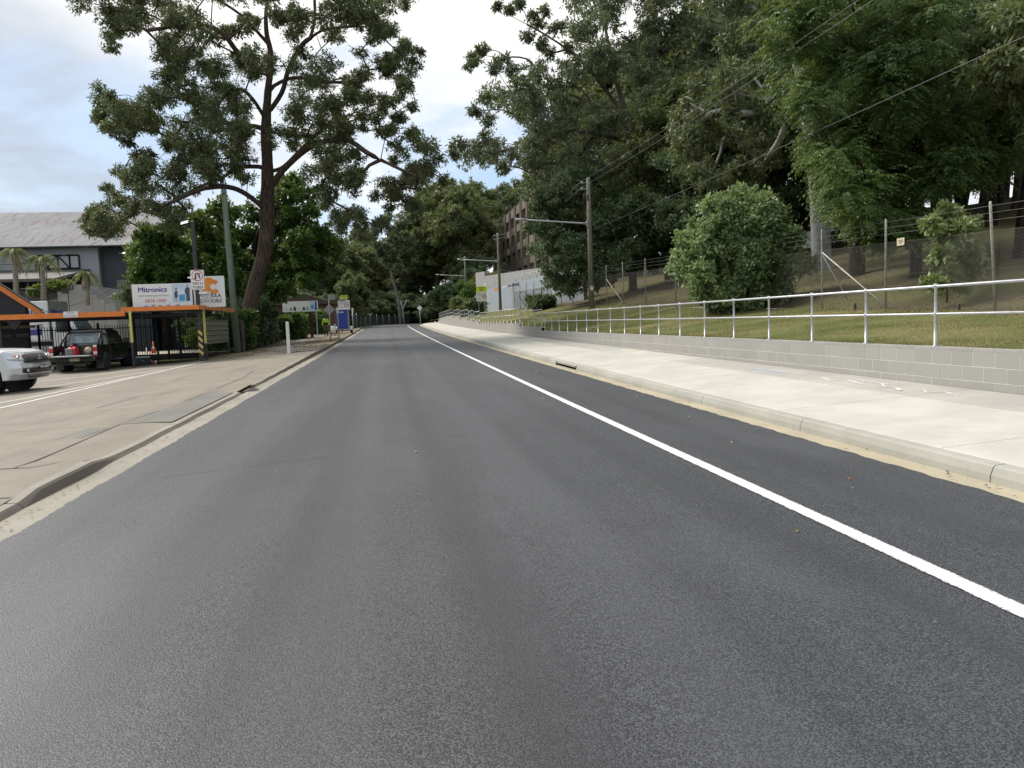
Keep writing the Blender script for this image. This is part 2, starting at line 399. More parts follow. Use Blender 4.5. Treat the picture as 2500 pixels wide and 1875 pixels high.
# joints, patches and painted lines lie on the apron
APR = bpy.data.objects['driveway_apron']
def on_apron(name, pts, mat, up=.004):
    """ flat polygon drawn on the apron """
    MB().add([(x, y, za(x, y)+.012+up) for x, y in pts], [tuple(range(len(pts)))]).build(name, mat, APR)
def apron_line(name, pts, w, mat, up=.004):
    P2 = []
    for (x0, y0), (x1, y1) in zip(pts[:-1], pts[1:]):
        n = max(2, int(math.hypot(x1-x0, y1-y0)/.6))
        for i in range(n): P2.append((x0+(x1-x0)*i/n, y0+(y1-y0)*i/n))
    P2.append(pts[-1]); l = []; r = []
    for i, (x, y) in enumerate(P2):
        a = P2[max(0, i-1)]; b = P2[min(len(P2)-1, i+1)]; d = math.hypot(b[0]-a[0], b[1]-a[1]); nx, ny = -(b[1]-a[1])/d*w/2, (b[0]-a[0])/d*w/2
        j = 1+.25*math.sin(i*2.7)+.15*math.sin(i*7.1) if w < .05 else 1
        l.append((x+nx*j, y+ny*j)); r.append((x-nx*j, y-ny*j))
    vs = []
    for (a, b) in zip(l, r):
        for q in (a, b): vs.append((q[0], q[1], za(*q)+.012+up))
    return MB().add(vs, [(2*i, 2*i+1, 2*i+3, 2*i+2) for i in range(len(P2)-1)]).build(name, mat, APR)
apron_line('painted_line', [(-8.45, 15), (-8.29, 26), (-8.09, 36.1)], .11, OLDPAINT)
apron_line('painted_line', [(-9.6, 18.4), (-9.0, 21), (-8.42, 27.5)], .10, OLDPAINT)
apron_line('painted_line', [(-10.62, 25.4), (-8.45, 31)], .10, OLDPAINT)
apron_line('painted_line', [(-12.2, 29.3), (-8.43, 36)], .10, OLDPAINT)
apron_line('painted_line', [(-8.1, 36.1), (-9.0, 35.1)], .10, OLDPAINT)
on_apron('chip_patch', [(-3.36, 12.6), (-3.36, 14), (-3.36, 16), (-3.36, 17.5), (-3.6, 17.62), (-3.95, 17.55), (-3.93, 16.4), (-4.0, 15), (-4.02, 13.9), (-4.12, 12.5), (-3.7, 12.66)], PATCH)
on_apron('chip_patch', [(-4.16, 11.2), (-4.14, 12.2), (-4.45, 12.3), (-4.52, 11.2)], PATCH)
on_apron('chip_patch', [(-3.7, 6.3), (-3.6, 7.05), (-4.3, 7.2), (-5.2, 7.0), (-5.2, 6.5)], PATCH)
apron_line('joint', [(-4.0, 8.9), (-4.02, 10), (-4.1, 12.5)], .022, DARKGAP)
apron_line('joint', [(-4.12, 12.5), (-3.98, 15), (-3.95, 17.6), (-3.6, 17.9)], .018, DARKGAP)
apron_line('joint', [(-3.95, 18.6), (-3.9, 22), (-4.1, 24.6)], .022, DARKGAP)
apron_line('joint', [(-3.98, 18.5), (-5.1, 18.2), (-6.4, 17.6)], .018, DARKGAP)
apron_line('joint', [(-5.4, 17.9), (-5.6, 15.9)], .018, DARKGAP)
apron_line('joint', [(-3.36, 9.3), (-3.8, 8.8), (-4.4, 9.0), (-5.0, 8.7)], .02, DARKGAP)
apron_line('joint', [(-3.36, 7.35), (-3.7, 7.3), (-4.2, 7.45)], .016, DARKGAP)
apron_line('joint', [(-3.9, 30), (-6.5, 29.2), (-8.0, 29.5)], .015, DARKGAP)
apron_line('joint', [(-4.1, 12.4), (-6.0, 12.9), (-8.3, 12.6)], .010, CONC_FACE)
apron_line('joint', [(-4.0, 22.5), (-6.0, 22.9), (-8.3, 22.6)], .012, CONC_FACE)
apron_line('joint', [(-3.9, 25), (-5.0, 26.2)], .018, DARKGAP)
# ---- right gutter, kerb and footpath
XRK = 4.90
strip('right_gutter', 4.5, XRK+.06, YS, lambda Y: zr(Y)+.004, lambda Y: zr(Y)-.016, CONC_GUT, 3)
kr = empty('right_kerb', kind='structure')
inlet0, inlet1 = float(atx(1406, 907, 4.9)[1]), float(atx(1357, 893, 4.9)[1])
ky = [-11.8, -9, -6.2, -3.3, -.3, 2.7, 5.62, 8.62, 11.6, 14.6, 17.2, inlet0, inlet1, 24.2]
while ky[-1] < 128: ky.append(ky[-1]+3.0)
def kerb_prof(Y, low=-.08):
    z = zr(Y); c = cen(Y)
    return [(XRK+c, Y, z+low), (XRK+c+.01, Y, z+.05), (XRK+c+.035, Y, z+.115), (XRK+c+.06, Y, z+.132), (XRK+c+.16, Y, z+.138), (XRK+c+.16, Y, z+low)]
for a, b in zip(ky[:-1], ky[1:]):
    if b <= a: continue
    n = 2 if b < 100 else 4
    MB().loft([kerb_prof(Y, .095 if abs(a-inlet0) < .01 else -.08) for Y in np.linspace(a+.006, b-.006, n+1)], smooth=False).build('kerb_stone', CONC_KERB, kr)
Yc = (inlet0+inlet1)/2; zc = zr(Yc)
pit = empty('kerb_inlet', (XRK, Yc, zc), label='dark drain inlet opening in the right-hand kerb', cat='drain inlet')
hl = (inlet1-inlet0)/2
MB().box((.40, 0, -.15), (.03, hl*2, .5)).box((.2, 0, -.4), (.42, hl*2, .02)).box((.2, hl-.02, -.15), (.4, .03, .48)).box((.2, -hl+.02, -.15), (.4, .03, .48)).build('pit', DARKGAP, pit)
# footpath slabs
fp = empty('right_footpath', kind='structure')
def fz(X, Y):
    c = cen(Y); t = min(1, max(0, (X-c-5.06)/(7.9-5.06))); return zr(Y)+.142+(foot_hi(Y)-.142)*t
def slab(x0, x1, y0, y1, mat, n=2):
    ys = np.linspace(y0, y1, n+1)
    top = [(x0, x1)]; g = .008
    rings = []
    for Y in ys:
        c = cen(Y)
        rings.append([(x0+c+g, Y, fz(x0+c, Y)-.12), (x1+c-g, Y, fz(x1+c, Y)-.12), (x1+c-g, Y, fz(x1+c, Y)-.006), (x1+c-g-.012, Y, fz(x1+c, Y)), (x0+c+g+.012, Y, fz(x0+c, Y)), (x0+c+g, Y, fz(x0+c, Y)-.006)])
    MB().loft(rings, smooth=False).build('slab', mat, fp)
y0 = -11.6; k = 0
while y0 < 122:
    L_ = 3.0 if y0 < 60 else 6.0
    whole = 17.5 < y0 < 21.5 or y0 > 60
    if whole: slab(5.06, 7.9, y0+.005, y0+L_-.005, CONC_PATH, 3)
    else:
        slab(5.06, 6.96, y0+.005, y0+L_-.005, CONC_PATH)
        slab(6.975, 7.9, y0+.005, y0+L_-.005, CONC_PATH2 if y0 < 32 else (CONC_PATH, CONC_PATH2)[k % 2])
    y0 += L_; k += 1
strip('footpath_bed', 5.03, 7.93, [y for y in YS if y < 124], lambda Y: zr(Y)+.10, lambda Y: zr(Y)+foot_hi(Y)-.05, pm('joint_dirt', (.10, .085, .06), .9))
# survey paint marks sprayed on the footpath
def spray(name, strokes, mat, w=.035):
    b = MB(); rs_ = random.Random(len(strokes))
    for k, pts in enumerate(strokes):
        P2 = []
        for (x0, y0_), (x1, y1_) in zip(pts[:-1], pts[1:]):
            P2 += [(x0+(x1-x0)*i/6+rs_.gauss(0, .006), y0_+(y1_-y0_)*i/6) for i in range(6)]
        P2.append(pts[-1]); vs = []
        for x, y in P2: q = w*.5*rs_.uniform(.35, 1.1); vs += [(x-q, y, fz(x-q, y)+.004+.001*k), (x+q, y, fz(x+q, y)+.004+.001*k)]
        b.add(vs, [(2*i, 2*i+1, 2*i+3, 2*i+2) for i in range(len(P2)-1)])
    o = b.build(name, mat, fp, fix=False); o['kind'] = 'stuff'; return o
WSPRAY = pm('white_spray', (.56, .55, .52), .7, var=.2, sc=30, dirt=(.42, .405, .365), dsc=8)
BSPRAY = pm('blue_spray', (.33, .42, .55), .7, var=.2, sc=30, dirt=(.5, .475, .42), dsc=14)
spray('paint_mark', [[(7.25, 10.9), (7.45, 11.6), (7.2, 11.7), (7.4, 12.3)], [(7.5, 10.6), (7.6, 12.2)], [(7.3, 10.4), (7.5, 10.8)], [(7.2, 9.9), (7.35, 10.3), (7.15, 10.4)]], WSPRAY, .07)
spray('paint_mark', [[(7.35, 9.0), (7.5, 9.4), (7.3, 9.5), (7.45, 9.8)]], WSPRAY, .06)
spray('paint_mark', [[(7.15, 13.2), (7.3, 13.6), (7.1, 13.8), (7.3, 14.3), (7.2, 14.7)], [(7.35, 13.4), (7.3, 14.6)]], BSPRAY, .04)
spray('paint_mark', [[(7.2, 23.3), (7.4, 24), (7.2, 24.4), (7.4, 25)]], BSPRAY, .06)

# ================================================================== RETAINING WALL
def mat_block():
    t = NT('wall_block'); p = t.pos()
    oi = t.N.new('ShaderNodeObjectInfo').outputs['Random']
    k = t.mix(t.rng(oi, 0, 1, 0, 1, False), (.305, .295, .274), (.338, .328, .306))
    k = t.mix(t.rng(t.noise(p, 150, 2, .7), .4, .7, 0, .35), k, (.27, .26, .24))
    k = t.mix(t.rng(t.noise(t.map(p, (1, 1.2, .25)), 1.6, 6, .6, .3), .55, .8, 0, .45), k, (.26, .235, .195))
    t.col(k).set(rough=.88, spec=.25); t.bump(t.noise(p, 180, 3, .7), .25, .004); return t.m
BLOCK = mat_block()
MORTAR = pm('mortar', (.56, .54, .49), .9, var=.1, sc=30, bump=.3, bsc=120)
wall = empty('retaining_wall', (7.9, 20, .4), label='long low stepped block retaining wall along the right-hand footpath', cat='wall')
WX = 7.9; inv = Matrix.Translation(Vector((7.9, 20, .4))).inverted()
def loc(p): return tuple(inv @ Vector(p))
# core (mortar) – in its level lengths
segs = [(-11, 39.1), (39.1, 45.8), (45.8, 66.1), (66.1, 70.9), (70.9, 75.8), (75.8, 84.3), (84.3, 92.6), (92.6, 102.3)]
for a, b in segs:
    zt = wall_top((a+b)/2); zb = zr(a)+.0
    if b < 40:
        MB().span(loc((WX+.0025, a, zb-.2)), loc((WX+.20, b-.008, zt-.006))).build('mortar_core', MORTAR, wall)
MB().add([loc(v) for v in [(WX+.01, 102.3, 1.0), (WX+.2, 102.3, 1.0), (WX+.2, 118, 1.1), (WX+.01, 118, 1.1), (WX+.01, 102.3, 2.15), (WX+.2, 102.3, 2.15), (WX+.2, 118, 1.95), (WX+.01, 118, 1.95)]],
         [(3, 2, 1, 0), (4, 5, 6, 7), (0, 1, 5, 4), (1, 2, 6, 5), (2, 3, 7, 6), (3, 0, 4, 7)]).build('far_length', BLOCK, wall)
def boxmesh(name, d, mat, bev=.002):
    bm = bmesh.new(); bmesh.ops.create_cube(bm, size=1); bmesh.ops.scale(bm, vec=d, verts=bm.verts)
    bmesh.ops.bevel(bm, geom=list(bm.edges), offset=bev, segments=1, affect='EDGES')
    me = bpy.data.meshes.new(name); bm.to_mesh(me); bm.free(); me.materials.append(mat); return me
bmesh_block = boxmesh('block', (.19, .391, .191), BLOCK); bmesh_cap = boxmesh('cap_block', (.20, .391, .046), BLOCK)
NEAR_END = 29.0
for c in range(3):
    z = .855-.1-.2*c; off = (0, .2, 0)[c]
    y = -1.8+off
    while y < NEAR_END+(.2 if c == 1 else 0)-.01:
        if z+.1 > zr(y)+foot_hi(y): link('block', bmesh_block, wall, loc((WX+.095+random.uniform(-.0015, .0015), y+.2, z)))
        y += .4
y = -1.8
while y < NEAR_END-.01: link('cap_block', bmesh_cap, wall, loc((WX+.098, y+.2, .879))); y += .4
# farther blocks: too small to pick apart
far = MB()
for a, b in [(NEAR_END, 39.1)]+segs[1:]:
    zt = wall_top((a+b)/2); z = zt-.045
    far.span(loc((WX-.002, a+.005, z+.003)), loc((WX+.198, b-.012, zt)))
    c = 0
    while z-.2*c > zr(a)+foot_hi(a)-.15:
        y = a+(0 if c % 2 else .2)
        far.span(loc((WX, y-.2 if c % 2 == 0 else y, z-.2*c-.196)), loc((WX+.19, min(b-.012, y+.196) if c % 2 == 0 else y+.396, z-.2*c-.004)))
        y2 = y+(.2 if c % 2 == 0 else .4)
        while y2 < b-.02:
            far.span(loc((WX, y2+.004, z-.2*c-.196)), loc((WX+.19, min(b-.012, y2+.396), z-.2*c-.004))); y2 += .4
        c += 1
far.build('far_blocks', BLOCK, wall, fix=False)['kind'] = 'stuff'
for a, b in segs[1:]:
    zt = wall_top((a+b)/2)
    MB().span(loc((WX+.003, a, zr(a)-.2)), loc((WX+.196, b-.014, zt-.01))).build('mortar_core', MORTAR, wall)
MB().span(loc((WX+.02, 118, .9)), loc((WX+.19, 118.4, 1.95))).build('end_pier', BLOCK, wall)

# ================================================================== HANDRAILS
post_mesh = MB().lathe((0, 0, 0), [(.055, 0), (.055, .012), (.0215, .014), (.021, .44), (.029, .455), (.035, .48), (.029, .505), (.021, .52), (.021, .845), (.030, .855), (.037, .885), (.030, .915), (.012, .925)], 10).mesh('post', GALV)
def handrail(y0, y1, zt, label, sp=1.66, z1=None, ends=True):
    z1 = zt if z1 is None else z1
    h = empty('handrail', (WX+.10, y0, zt), label=label, cat='handrail', group='handrail lengths on the block wall')
    L_ = y1-y0; n = max(1, round(L_/sp))
    for i in range(n+1):
        link('post', post_mesh, h, (0, L_*i/n, (z1-zt)*i/n))
    MB().tube([(0, 0, .885), (0, L_, .885+z1-zt)], .0212, 10).build('top_rail', GALV, h)
    MB().tube([(0, 0, .48), (0, L_, .48+z1-zt)], .0185, 10).build('middle_rail', GALV, h)
    if ends:
        MB().tube([(0, L_, .885), (0, L_+.12, .885), (0, L_+.16, .845), (0, L_+.16, .52), (0, L_+.12, .48), (0, L_, .48)], .0235, 8).build('end_loop', GALV, h)
    return h
handrail(10.16-1.66*7, 38.7, .90, 'long galvanised handrail on the nearest, lowest length of block wall')
handrail(39.5, 45.3, 1.10, 'short galvanised handrail one step up, beyond the longest handrail')
handrail(46.1, 65.7, 1.30, 'galvanised handrail on the second step, in front of the wooden pole', 1.63)
handrail(66.5, 70.5, 1.46, 'small handrail panel just left of the second long handrail length', 1.33)
handrail(71.2, 75.4, 1.61, 'second small handrail panel climbing the stepped wall', 1.4)
handrail(76.1, 83.9, 1.78, 'third small handrail panel up the stepped wall', 1.55)
handrail(84.6, 92.2, 1.97, 'fourth small handrail panel up the stepped wall, near the bushy plant', 1.5)
handrail(92.9, 101.9, 2.15, 'highest handrail panel at the top of the stepped wall', 1.5)
handrail(102.6, 117.8, 2.15, 'farthest handrail sloping down towards the white diamond sign', 1.5, z1=1.95, ends=False)

# ================================================================== BANK AND HILL
bx = [8.02, 8.6, 9.4, 10.4, 11.6, 12.8, 13.4]
by = [y for y in YS if y < 150]
def bumpy(X, Y, a=.05): return a*(math.sin(X*1.7+Y*.6)+math.sin(X*.9-Y*1.1+2)+.6*math.sin(Y*2.3+X))
sheet(lambda X, Y: (X, Y, bank(X, Y)+bumpy(X, Y, .012)), bx, by).build('grass_bank', LAWN)['kind'] = 'structure'
hx = [13.4, 13.8, 14.6, 15.6, 17, 18.5, 20, 22, 24, 27, 30, 34, 38, 44, 55, 80, 120, 250, 900]
hy = [-120, -60, -30]+[y for y in YS if -14 <= y < 150][::2]+[160, 200, 260, 400, 900, 1500]
sheet(lambda X, Y: (X, Y, bank(X, Y)+bumpy(X, Y, .05 if X > 14 else .012)), hx, hy).build('hill', LITTER)['kind'] = 'structure'

# grass blades: each a thin bent triangle
def scatter_mesh(name, P0, d, w, tip, mat, parent=None, kind='stuff'):
    """ P0 base points, d side vectors*width, tip vectors """
    n = len(P0); v = np.empty((n, 3, 3)); v[:, 0] = P0-d*w[:, None]; v[:, 1] = P0+d*w[:, None]; v[:, 2] = P0+tip
    me = bpy.data.meshes.new(name); me.vertices.add(3*n); me.vertices.foreach_set('co', v.reshape(-1))
    me.loops.add(3*n); me.loops.foreach_set('vertex_index', np.arange(3*n, dtype=np.int32))
    me.polygons.add(n); me.polygons.foreach_set('loop_start', np.arange(0, 3*n, 3, dtype=np.int32)); me.polygons.foreach_set('loop_total', np.full(n, 3, dtype=np.int32))
    me.update(calc_edges=True); me.materials.append(mat)
    o = link(name, me, parent); o['kind'] = kind; return o
def leafmat(name, lo, hi, warm=None, trans=.30, rough=.5, spec=.35):
    t = NT(name)
    g = t.N.new('ShaderNodeNewGeometry'); rnd = g.outputs['Random Per Island']
    at_ = t.N.new('ShaderNodeAttribute'); at_.attribute_name = 'tint'; at_.attribute_type = 'GEOMETRY'
    k = t.mix(t.rng(t.math('ADD', t.math('MULTIPLY', rnd, .5), t.math('MULTIPLY', at_.outputs['Fac'], .6)), .1, 1.0, 0, 1, False), lo, hi)
    if warm: k = t.mix(t.rng(rnd, .90, .97), k, warm)
    t.col(k).set(rough=rough, spec=spec)
    tr = t.N.new('ShaderNodeBsdfTranslucent'); t.L.new(t.mix(.35, k, (.30, .34, .06)), tr.inputs[0])
    mx = t.N.new('ShaderNodeMixShader'); mx.inputs[0].default_value = trans
    t.L.new(t.b.outputs[0], mx.inputs[1]); t.L.new(tr.outputs[0], mx.inputs[2]); t.L.new(mx.outputs[0], t.out.inputs[0]); return t.m
BLADE = leafmat('grass_blade', (.10, .125, .038), (.21, .21, .085), (.35, .29, .16), .3, .6)
LEAFLITTER = leafmat('dry_leaf', (.10, .065, .042), (.22, .16, .10), (.27, .20, .13), .1, .8)
def grass():
    n = 210000
    Y = 3+RNG.random(n)**1.7*52; X = 8.06+RNG.random(n)*5.6
    keep = (np.sin(X*1.9+np.sin(Y*.9)*2)+np.sin(Y*1.3+X*.7)+RNG.normal(0, .9, n)) > -1.0
    X, Y = X[keep], Y[keep]; n = len(X)
    Z = np.array([bank(x, y)+bumpy(x, y, .012) for x, y in zip(X, Y)])
    D = np.hypot(X, Y); a = RNG.random(n)*6.283
    h = (.012+.028*RNG.random(n))*(1+.012*D); w = .0024*(1+.03*D)
    b = RNG.random(n)*6.283; lean = h*(.3+.9*RNG.random(n))
    scatter_mesh('grass', np.c_[X, Y, Z-.005], np.c_[np.cos(a), np.sin(a), 0*a], w, np.c_[np.cos(b)*lean, np.sin(b)*lean, h], BLADE)
grass()
def litter():
    n = 45000
    Y = 6+RNG.random(n)**1.3*70; X = 12.9+RNG.random(n)**1.2*24
    Z = np.array([bank(x, y)+bumpy(x, y, .05 if x > 14 else .012) for x, y in zip(X, Y)]); a = RNG.random(n)*6.283; s = .02+.035*RNG.random(n)
    t = a+1.57+RNG.normal(0, .4, n)
    scatter_mesh('leaf_litter', np.c_[X, Y, Z+.015], np.c_[np.cos(a), np.sin(a), RNG.normal(0, .25, n)], s*.4, np.c_[np.cos(t)*s*1.6, np.sin(t)*s*1.6, RNG.normal(.02, .03, n)], LEAFLITTER)
    n = 6000
    Y = 37.6+RNG.random(n)*40; X = -9.5+RNG.random(n)**.6*6.1
    keep = (np.sin(X*2.1+Y*.8)+np.sin(Y*1.7)+RNG.normal(0, .6, n)) > .2
    X, Y = X[keep], Y[keep]; n = len(X); Z = np.array([za(x, y)+.035 for x, y in zip(X, Y)]); a = RNG.random(n)*6.283; s = .02+.04*RNG.random(n); t = a+1.57
    scatter_mesh('verge_leaf_litter', np.c_[X, Y, Z+.01], np.c_[np.cos(a), np.sin(a), RNG.normal(0, .25, n)], s*.5, np.c_[np.cos(t)*s*1.6, np.sin(t)*s*1.6, RNG.normal(.02, .03, n)], LEAFLITTER)
litter()
def fringe():
    # longer tufts leaning over the wall, and dry leaves blown along both gutters
    n = 9000; Y = 3+RNG.random(n)**1.5*36; X = 8.03+RNG.random(n)**2*.22; Z = np.array([bank(x, y) for x, y in zip(X, Y)])
    keep = np.sin(Y*1.7)+np.sin(Y*4.1+1)+RNG.normal(0, .5, n) > .1; X, Y, Z = X[keep], Y[keep], Z[keep]; n = len(X)
    a = RNG.random(n)*6.283; h = .04+.09*RNG.random(n); b = math.pi+RNG.normal(0, 1., n); ln = h*(.4+.8*RNG.random(n))
    scatter_mesh('edge_grass', np.c_[X, Y, Z], np.c_[np.cos(a), np.sin(a), 0*a], np.full(n, .0035), np.c_[np.cos(b)*ln, np.sin(b)*ln, h], BLADE)
    n = 900; Y = 4+RNG.random(n)**1.4*60; sd_ = RNG.random(n) < .7
    X = np.where(sd_, -3.10+np.abs(RNG.normal(0, .09, n)), 4.82-np.abs(RNG.normal(0, .07, n))); Z = np.array([zr(y)+.012 for y in Y]); a = RNG.random(n)*6.283; s_ = .008+.022*RNG.random(n)**2; t = a+1.57
    scatter_mesh('gutter_litter', np.c_[X, Y, Z], np.c_[np.cos(a), np.sin(a), RNG.normal(0, .2, n)], s_*.5, np.c_[np.cos(t)*s_*1.8, np.sin(t)*s_*1.8, RNG.normal(.004, .005, n)], LEAFLITTER)
fringe()
ROADJ = pm('road_joint', (.046, .047, .051), .7, var=.3, sc=30)
def road_line(pts, w):
    vs = []; rj = random.Random(len(pts))
    P2 = []
    for (x0, y0_), (x1, y1_) in zip(pts[:-1], pts[1:]):
        for i in range(14): t = i/14; P2.append((x0+(x1-x0)*t, y0_+(y1_-y0_)*t+rj.uniform(-.008, .008)))
    for x, y in P2: q = w*rj.uniform(.3, 1.2); vs += [(x, y-q/2, zr(y)+.0155), (x, y+q/2, zr(y)+.0155)]
    MB().add(vs, [(2*i, 2*i+2, 2*i+3, 2*i+1) for i in range(len(P2)-1)]).build('joint', ROADJ, bpy.data.objects['road'])
road_line([(-2.3, 8.1), (-1.4, 8.5), (-.6, 8.75)], .012); road_line([(-.1, 9.6), (.5, 9.7), (1.0, 9.65)], .012); road_line([(-2.8, 21), (-1, 21.3), (.4, 21.2)], .02); road_line([(.6, 28.2), (2.8, 28.5)], .03)

# ================================================================== TREES
def mesh_from(name, V, Fq, mat, tint=None, smooth=False):
    """ V (n,3), Fq (m,4) quads -> mesh, fast """
    me = bpy.data.meshes.new(name); n = len(V); m_ = len(Fq)
    me.vertices.add(n); me.vertices.foreach_set('co', np.asarray(V, dtype=np.float32).reshape(-1))
    me.loops.add(4*m_); me.loops.foreach_set('vertex_index', np.asarray(Fq, dtype=np.int32).reshape(-1))
    me.polygons.add(m_); me.polygons.foreach_set('loop_start', np.arange(0, 4*m_, 4, dtype=np.int32)); me.polygons.foreach_set('loop_total', np.full(m_, 4, dtype=np.int32))
    if smooth: me.polygons.foreach_set('use_smooth', np.ones(m_, dtype=bool))
    me.update(calc_edges=True); me.materials.append(mat)
    if tint is not None:
        a = me.attributes.new('tint', 'FLOAT', 'POINT'); a.data.foreach_set('value', np.asarray(tint, dtype=np.float32))
    return me
def unit(a): return a/np.maximum(1e-9, np.linalg.norm(a, axis=-1, keepdims=True))
def leaf_quads(P, A, N_, L_, Wd, bend=.15):
    """ rhombic leaves: base P, axis A (unit), normal hint N_, length L_, width Wd """
    S = unit(np.cross(A, N_)); U = np.cross(S, A)
    b = P; t = P+A*L_[:, None]+U*(-bend*L_)[:, None]
    mid = P+A*(L_*.42)[:, None]
    V = np.stack([b, mid+S*(Wd/2)[:, None], t, mid-S*(Wd/2)[:, None]], 1).reshape(-1, 3)
    F = np.arange(len(P)*4).reshape(-1, 4); return V, F
def crown_mesh(name, clumps, kind, mat, rng, size=1., dens=1., squash=.8):
    """ clumps: (x,y,z,r) rows. Each clump = several tufts of leaves. """
    Vs = []; Ts = []
    for (x, y, z, r) in clumps:
        c = np.array([x, y, z]); ct = rng.random()
        if kind == 'frond': nt = max(4, int(15*dens*(.6+r*.6)))
        elif kind == 'gum': nt = max(6, int(30*dens*(.45+r*.65)))
        else: nt = max(5, int(18*dens*(.55+r*.6)))
        d = unit(rng.normal(size=(nt, 3))); rad = r*1.12*rng.random(nt)**.5
        tc = c+d*rad[:, None]*np.array([1, 1, squash])
        for k in range(nt):
            tt = np.clip(ct*.7+rng.random()*.3, 0, 1)
            out = unit((tc[k]-c)[None]+np.array([[0, 0, .25*r]]))[0]
            if kind == 'gum':
                n = int(17*(.5+rng.random())); tr = .14*r+.11
                P = tc[k]+rng.normal(size=(n, 3))*tr*np.array([.55, .55, .42])
                A = unit(rng.normal(size=(n, 3))*.75+out*.55+np.array([0, 0, -.55]))
                L_ = size*(.19+.14*rng.random(n)); Wd = L_*(.27+.12*rng.random(n))
            elif kind == 'broad':
                n = int(30*(.5+rng.random())); tr = .20*r+.09
                P = tc[k]+rng.normal(size=(n, 3))*tr*np.array([.6, .6, .5])
                A = unit(rng.normal(size=(n, 3))*.9+out*.6+np.array([0, 0, -.15]))
                L_ = size*(.115+.075*rng.random(n)); Wd = L_*(.45+.2*rng.random(n))
            else:      # frond: feathery sprays that arch outwards and hang
                nf = 7; n = 0; P = []; A = []; L_ = []; Wd = []
                for f in range(nf):
                    az = rng.random()*6.283; h = np.array([math.cos(az), math.sin(az), 0])*.6+out*np.array([1, 1, .3]); h = h/np.linalg.norm(h)
                    ln = size*(.45+.35*rng.random()); st = tc[k]+rng.normal(size=3)*.16*r
                    ts = np.linspace(.12, 1, 6)
                    for q in ts:
                        p = st+h*ln*q+np.array([0, 0, -.62*ln*q*q+.18*ln*q])
                        sd = np.cross(h, [0, 0, 1.]); sd = sd/(np.linalg.norm(sd)+1e-6)
                        for sg in (-1, 1):
                            P.append(p); a = h*.75+sd*sg*.65+np.array([0, 0, -.35-.5*q]); A.append(a/np.linalg.norm(a)); w = size*(.20*(1-.5*q)+.05*rng.random()); L_.append(w); Wd.append(w*.32)
                P = np.array(P); A = np.array(A); L_ = np.array(L_); Wd = np.array(Wd); n = len(P)
            Nh = rng.normal(size=(n, 3))+np.array([0, 0, .8])+out*.5
            V, _ = leaf_quads(P, A, Nh, L_, Wd); Vs.append(V); Ts.append(np.full(len(V), tt))
    V = np.concatenate(Vs); T = np.concatenate(Ts)
    return mesh_from(name, V, np.arange(len(V)).reshape(-1, 4), mat, T)
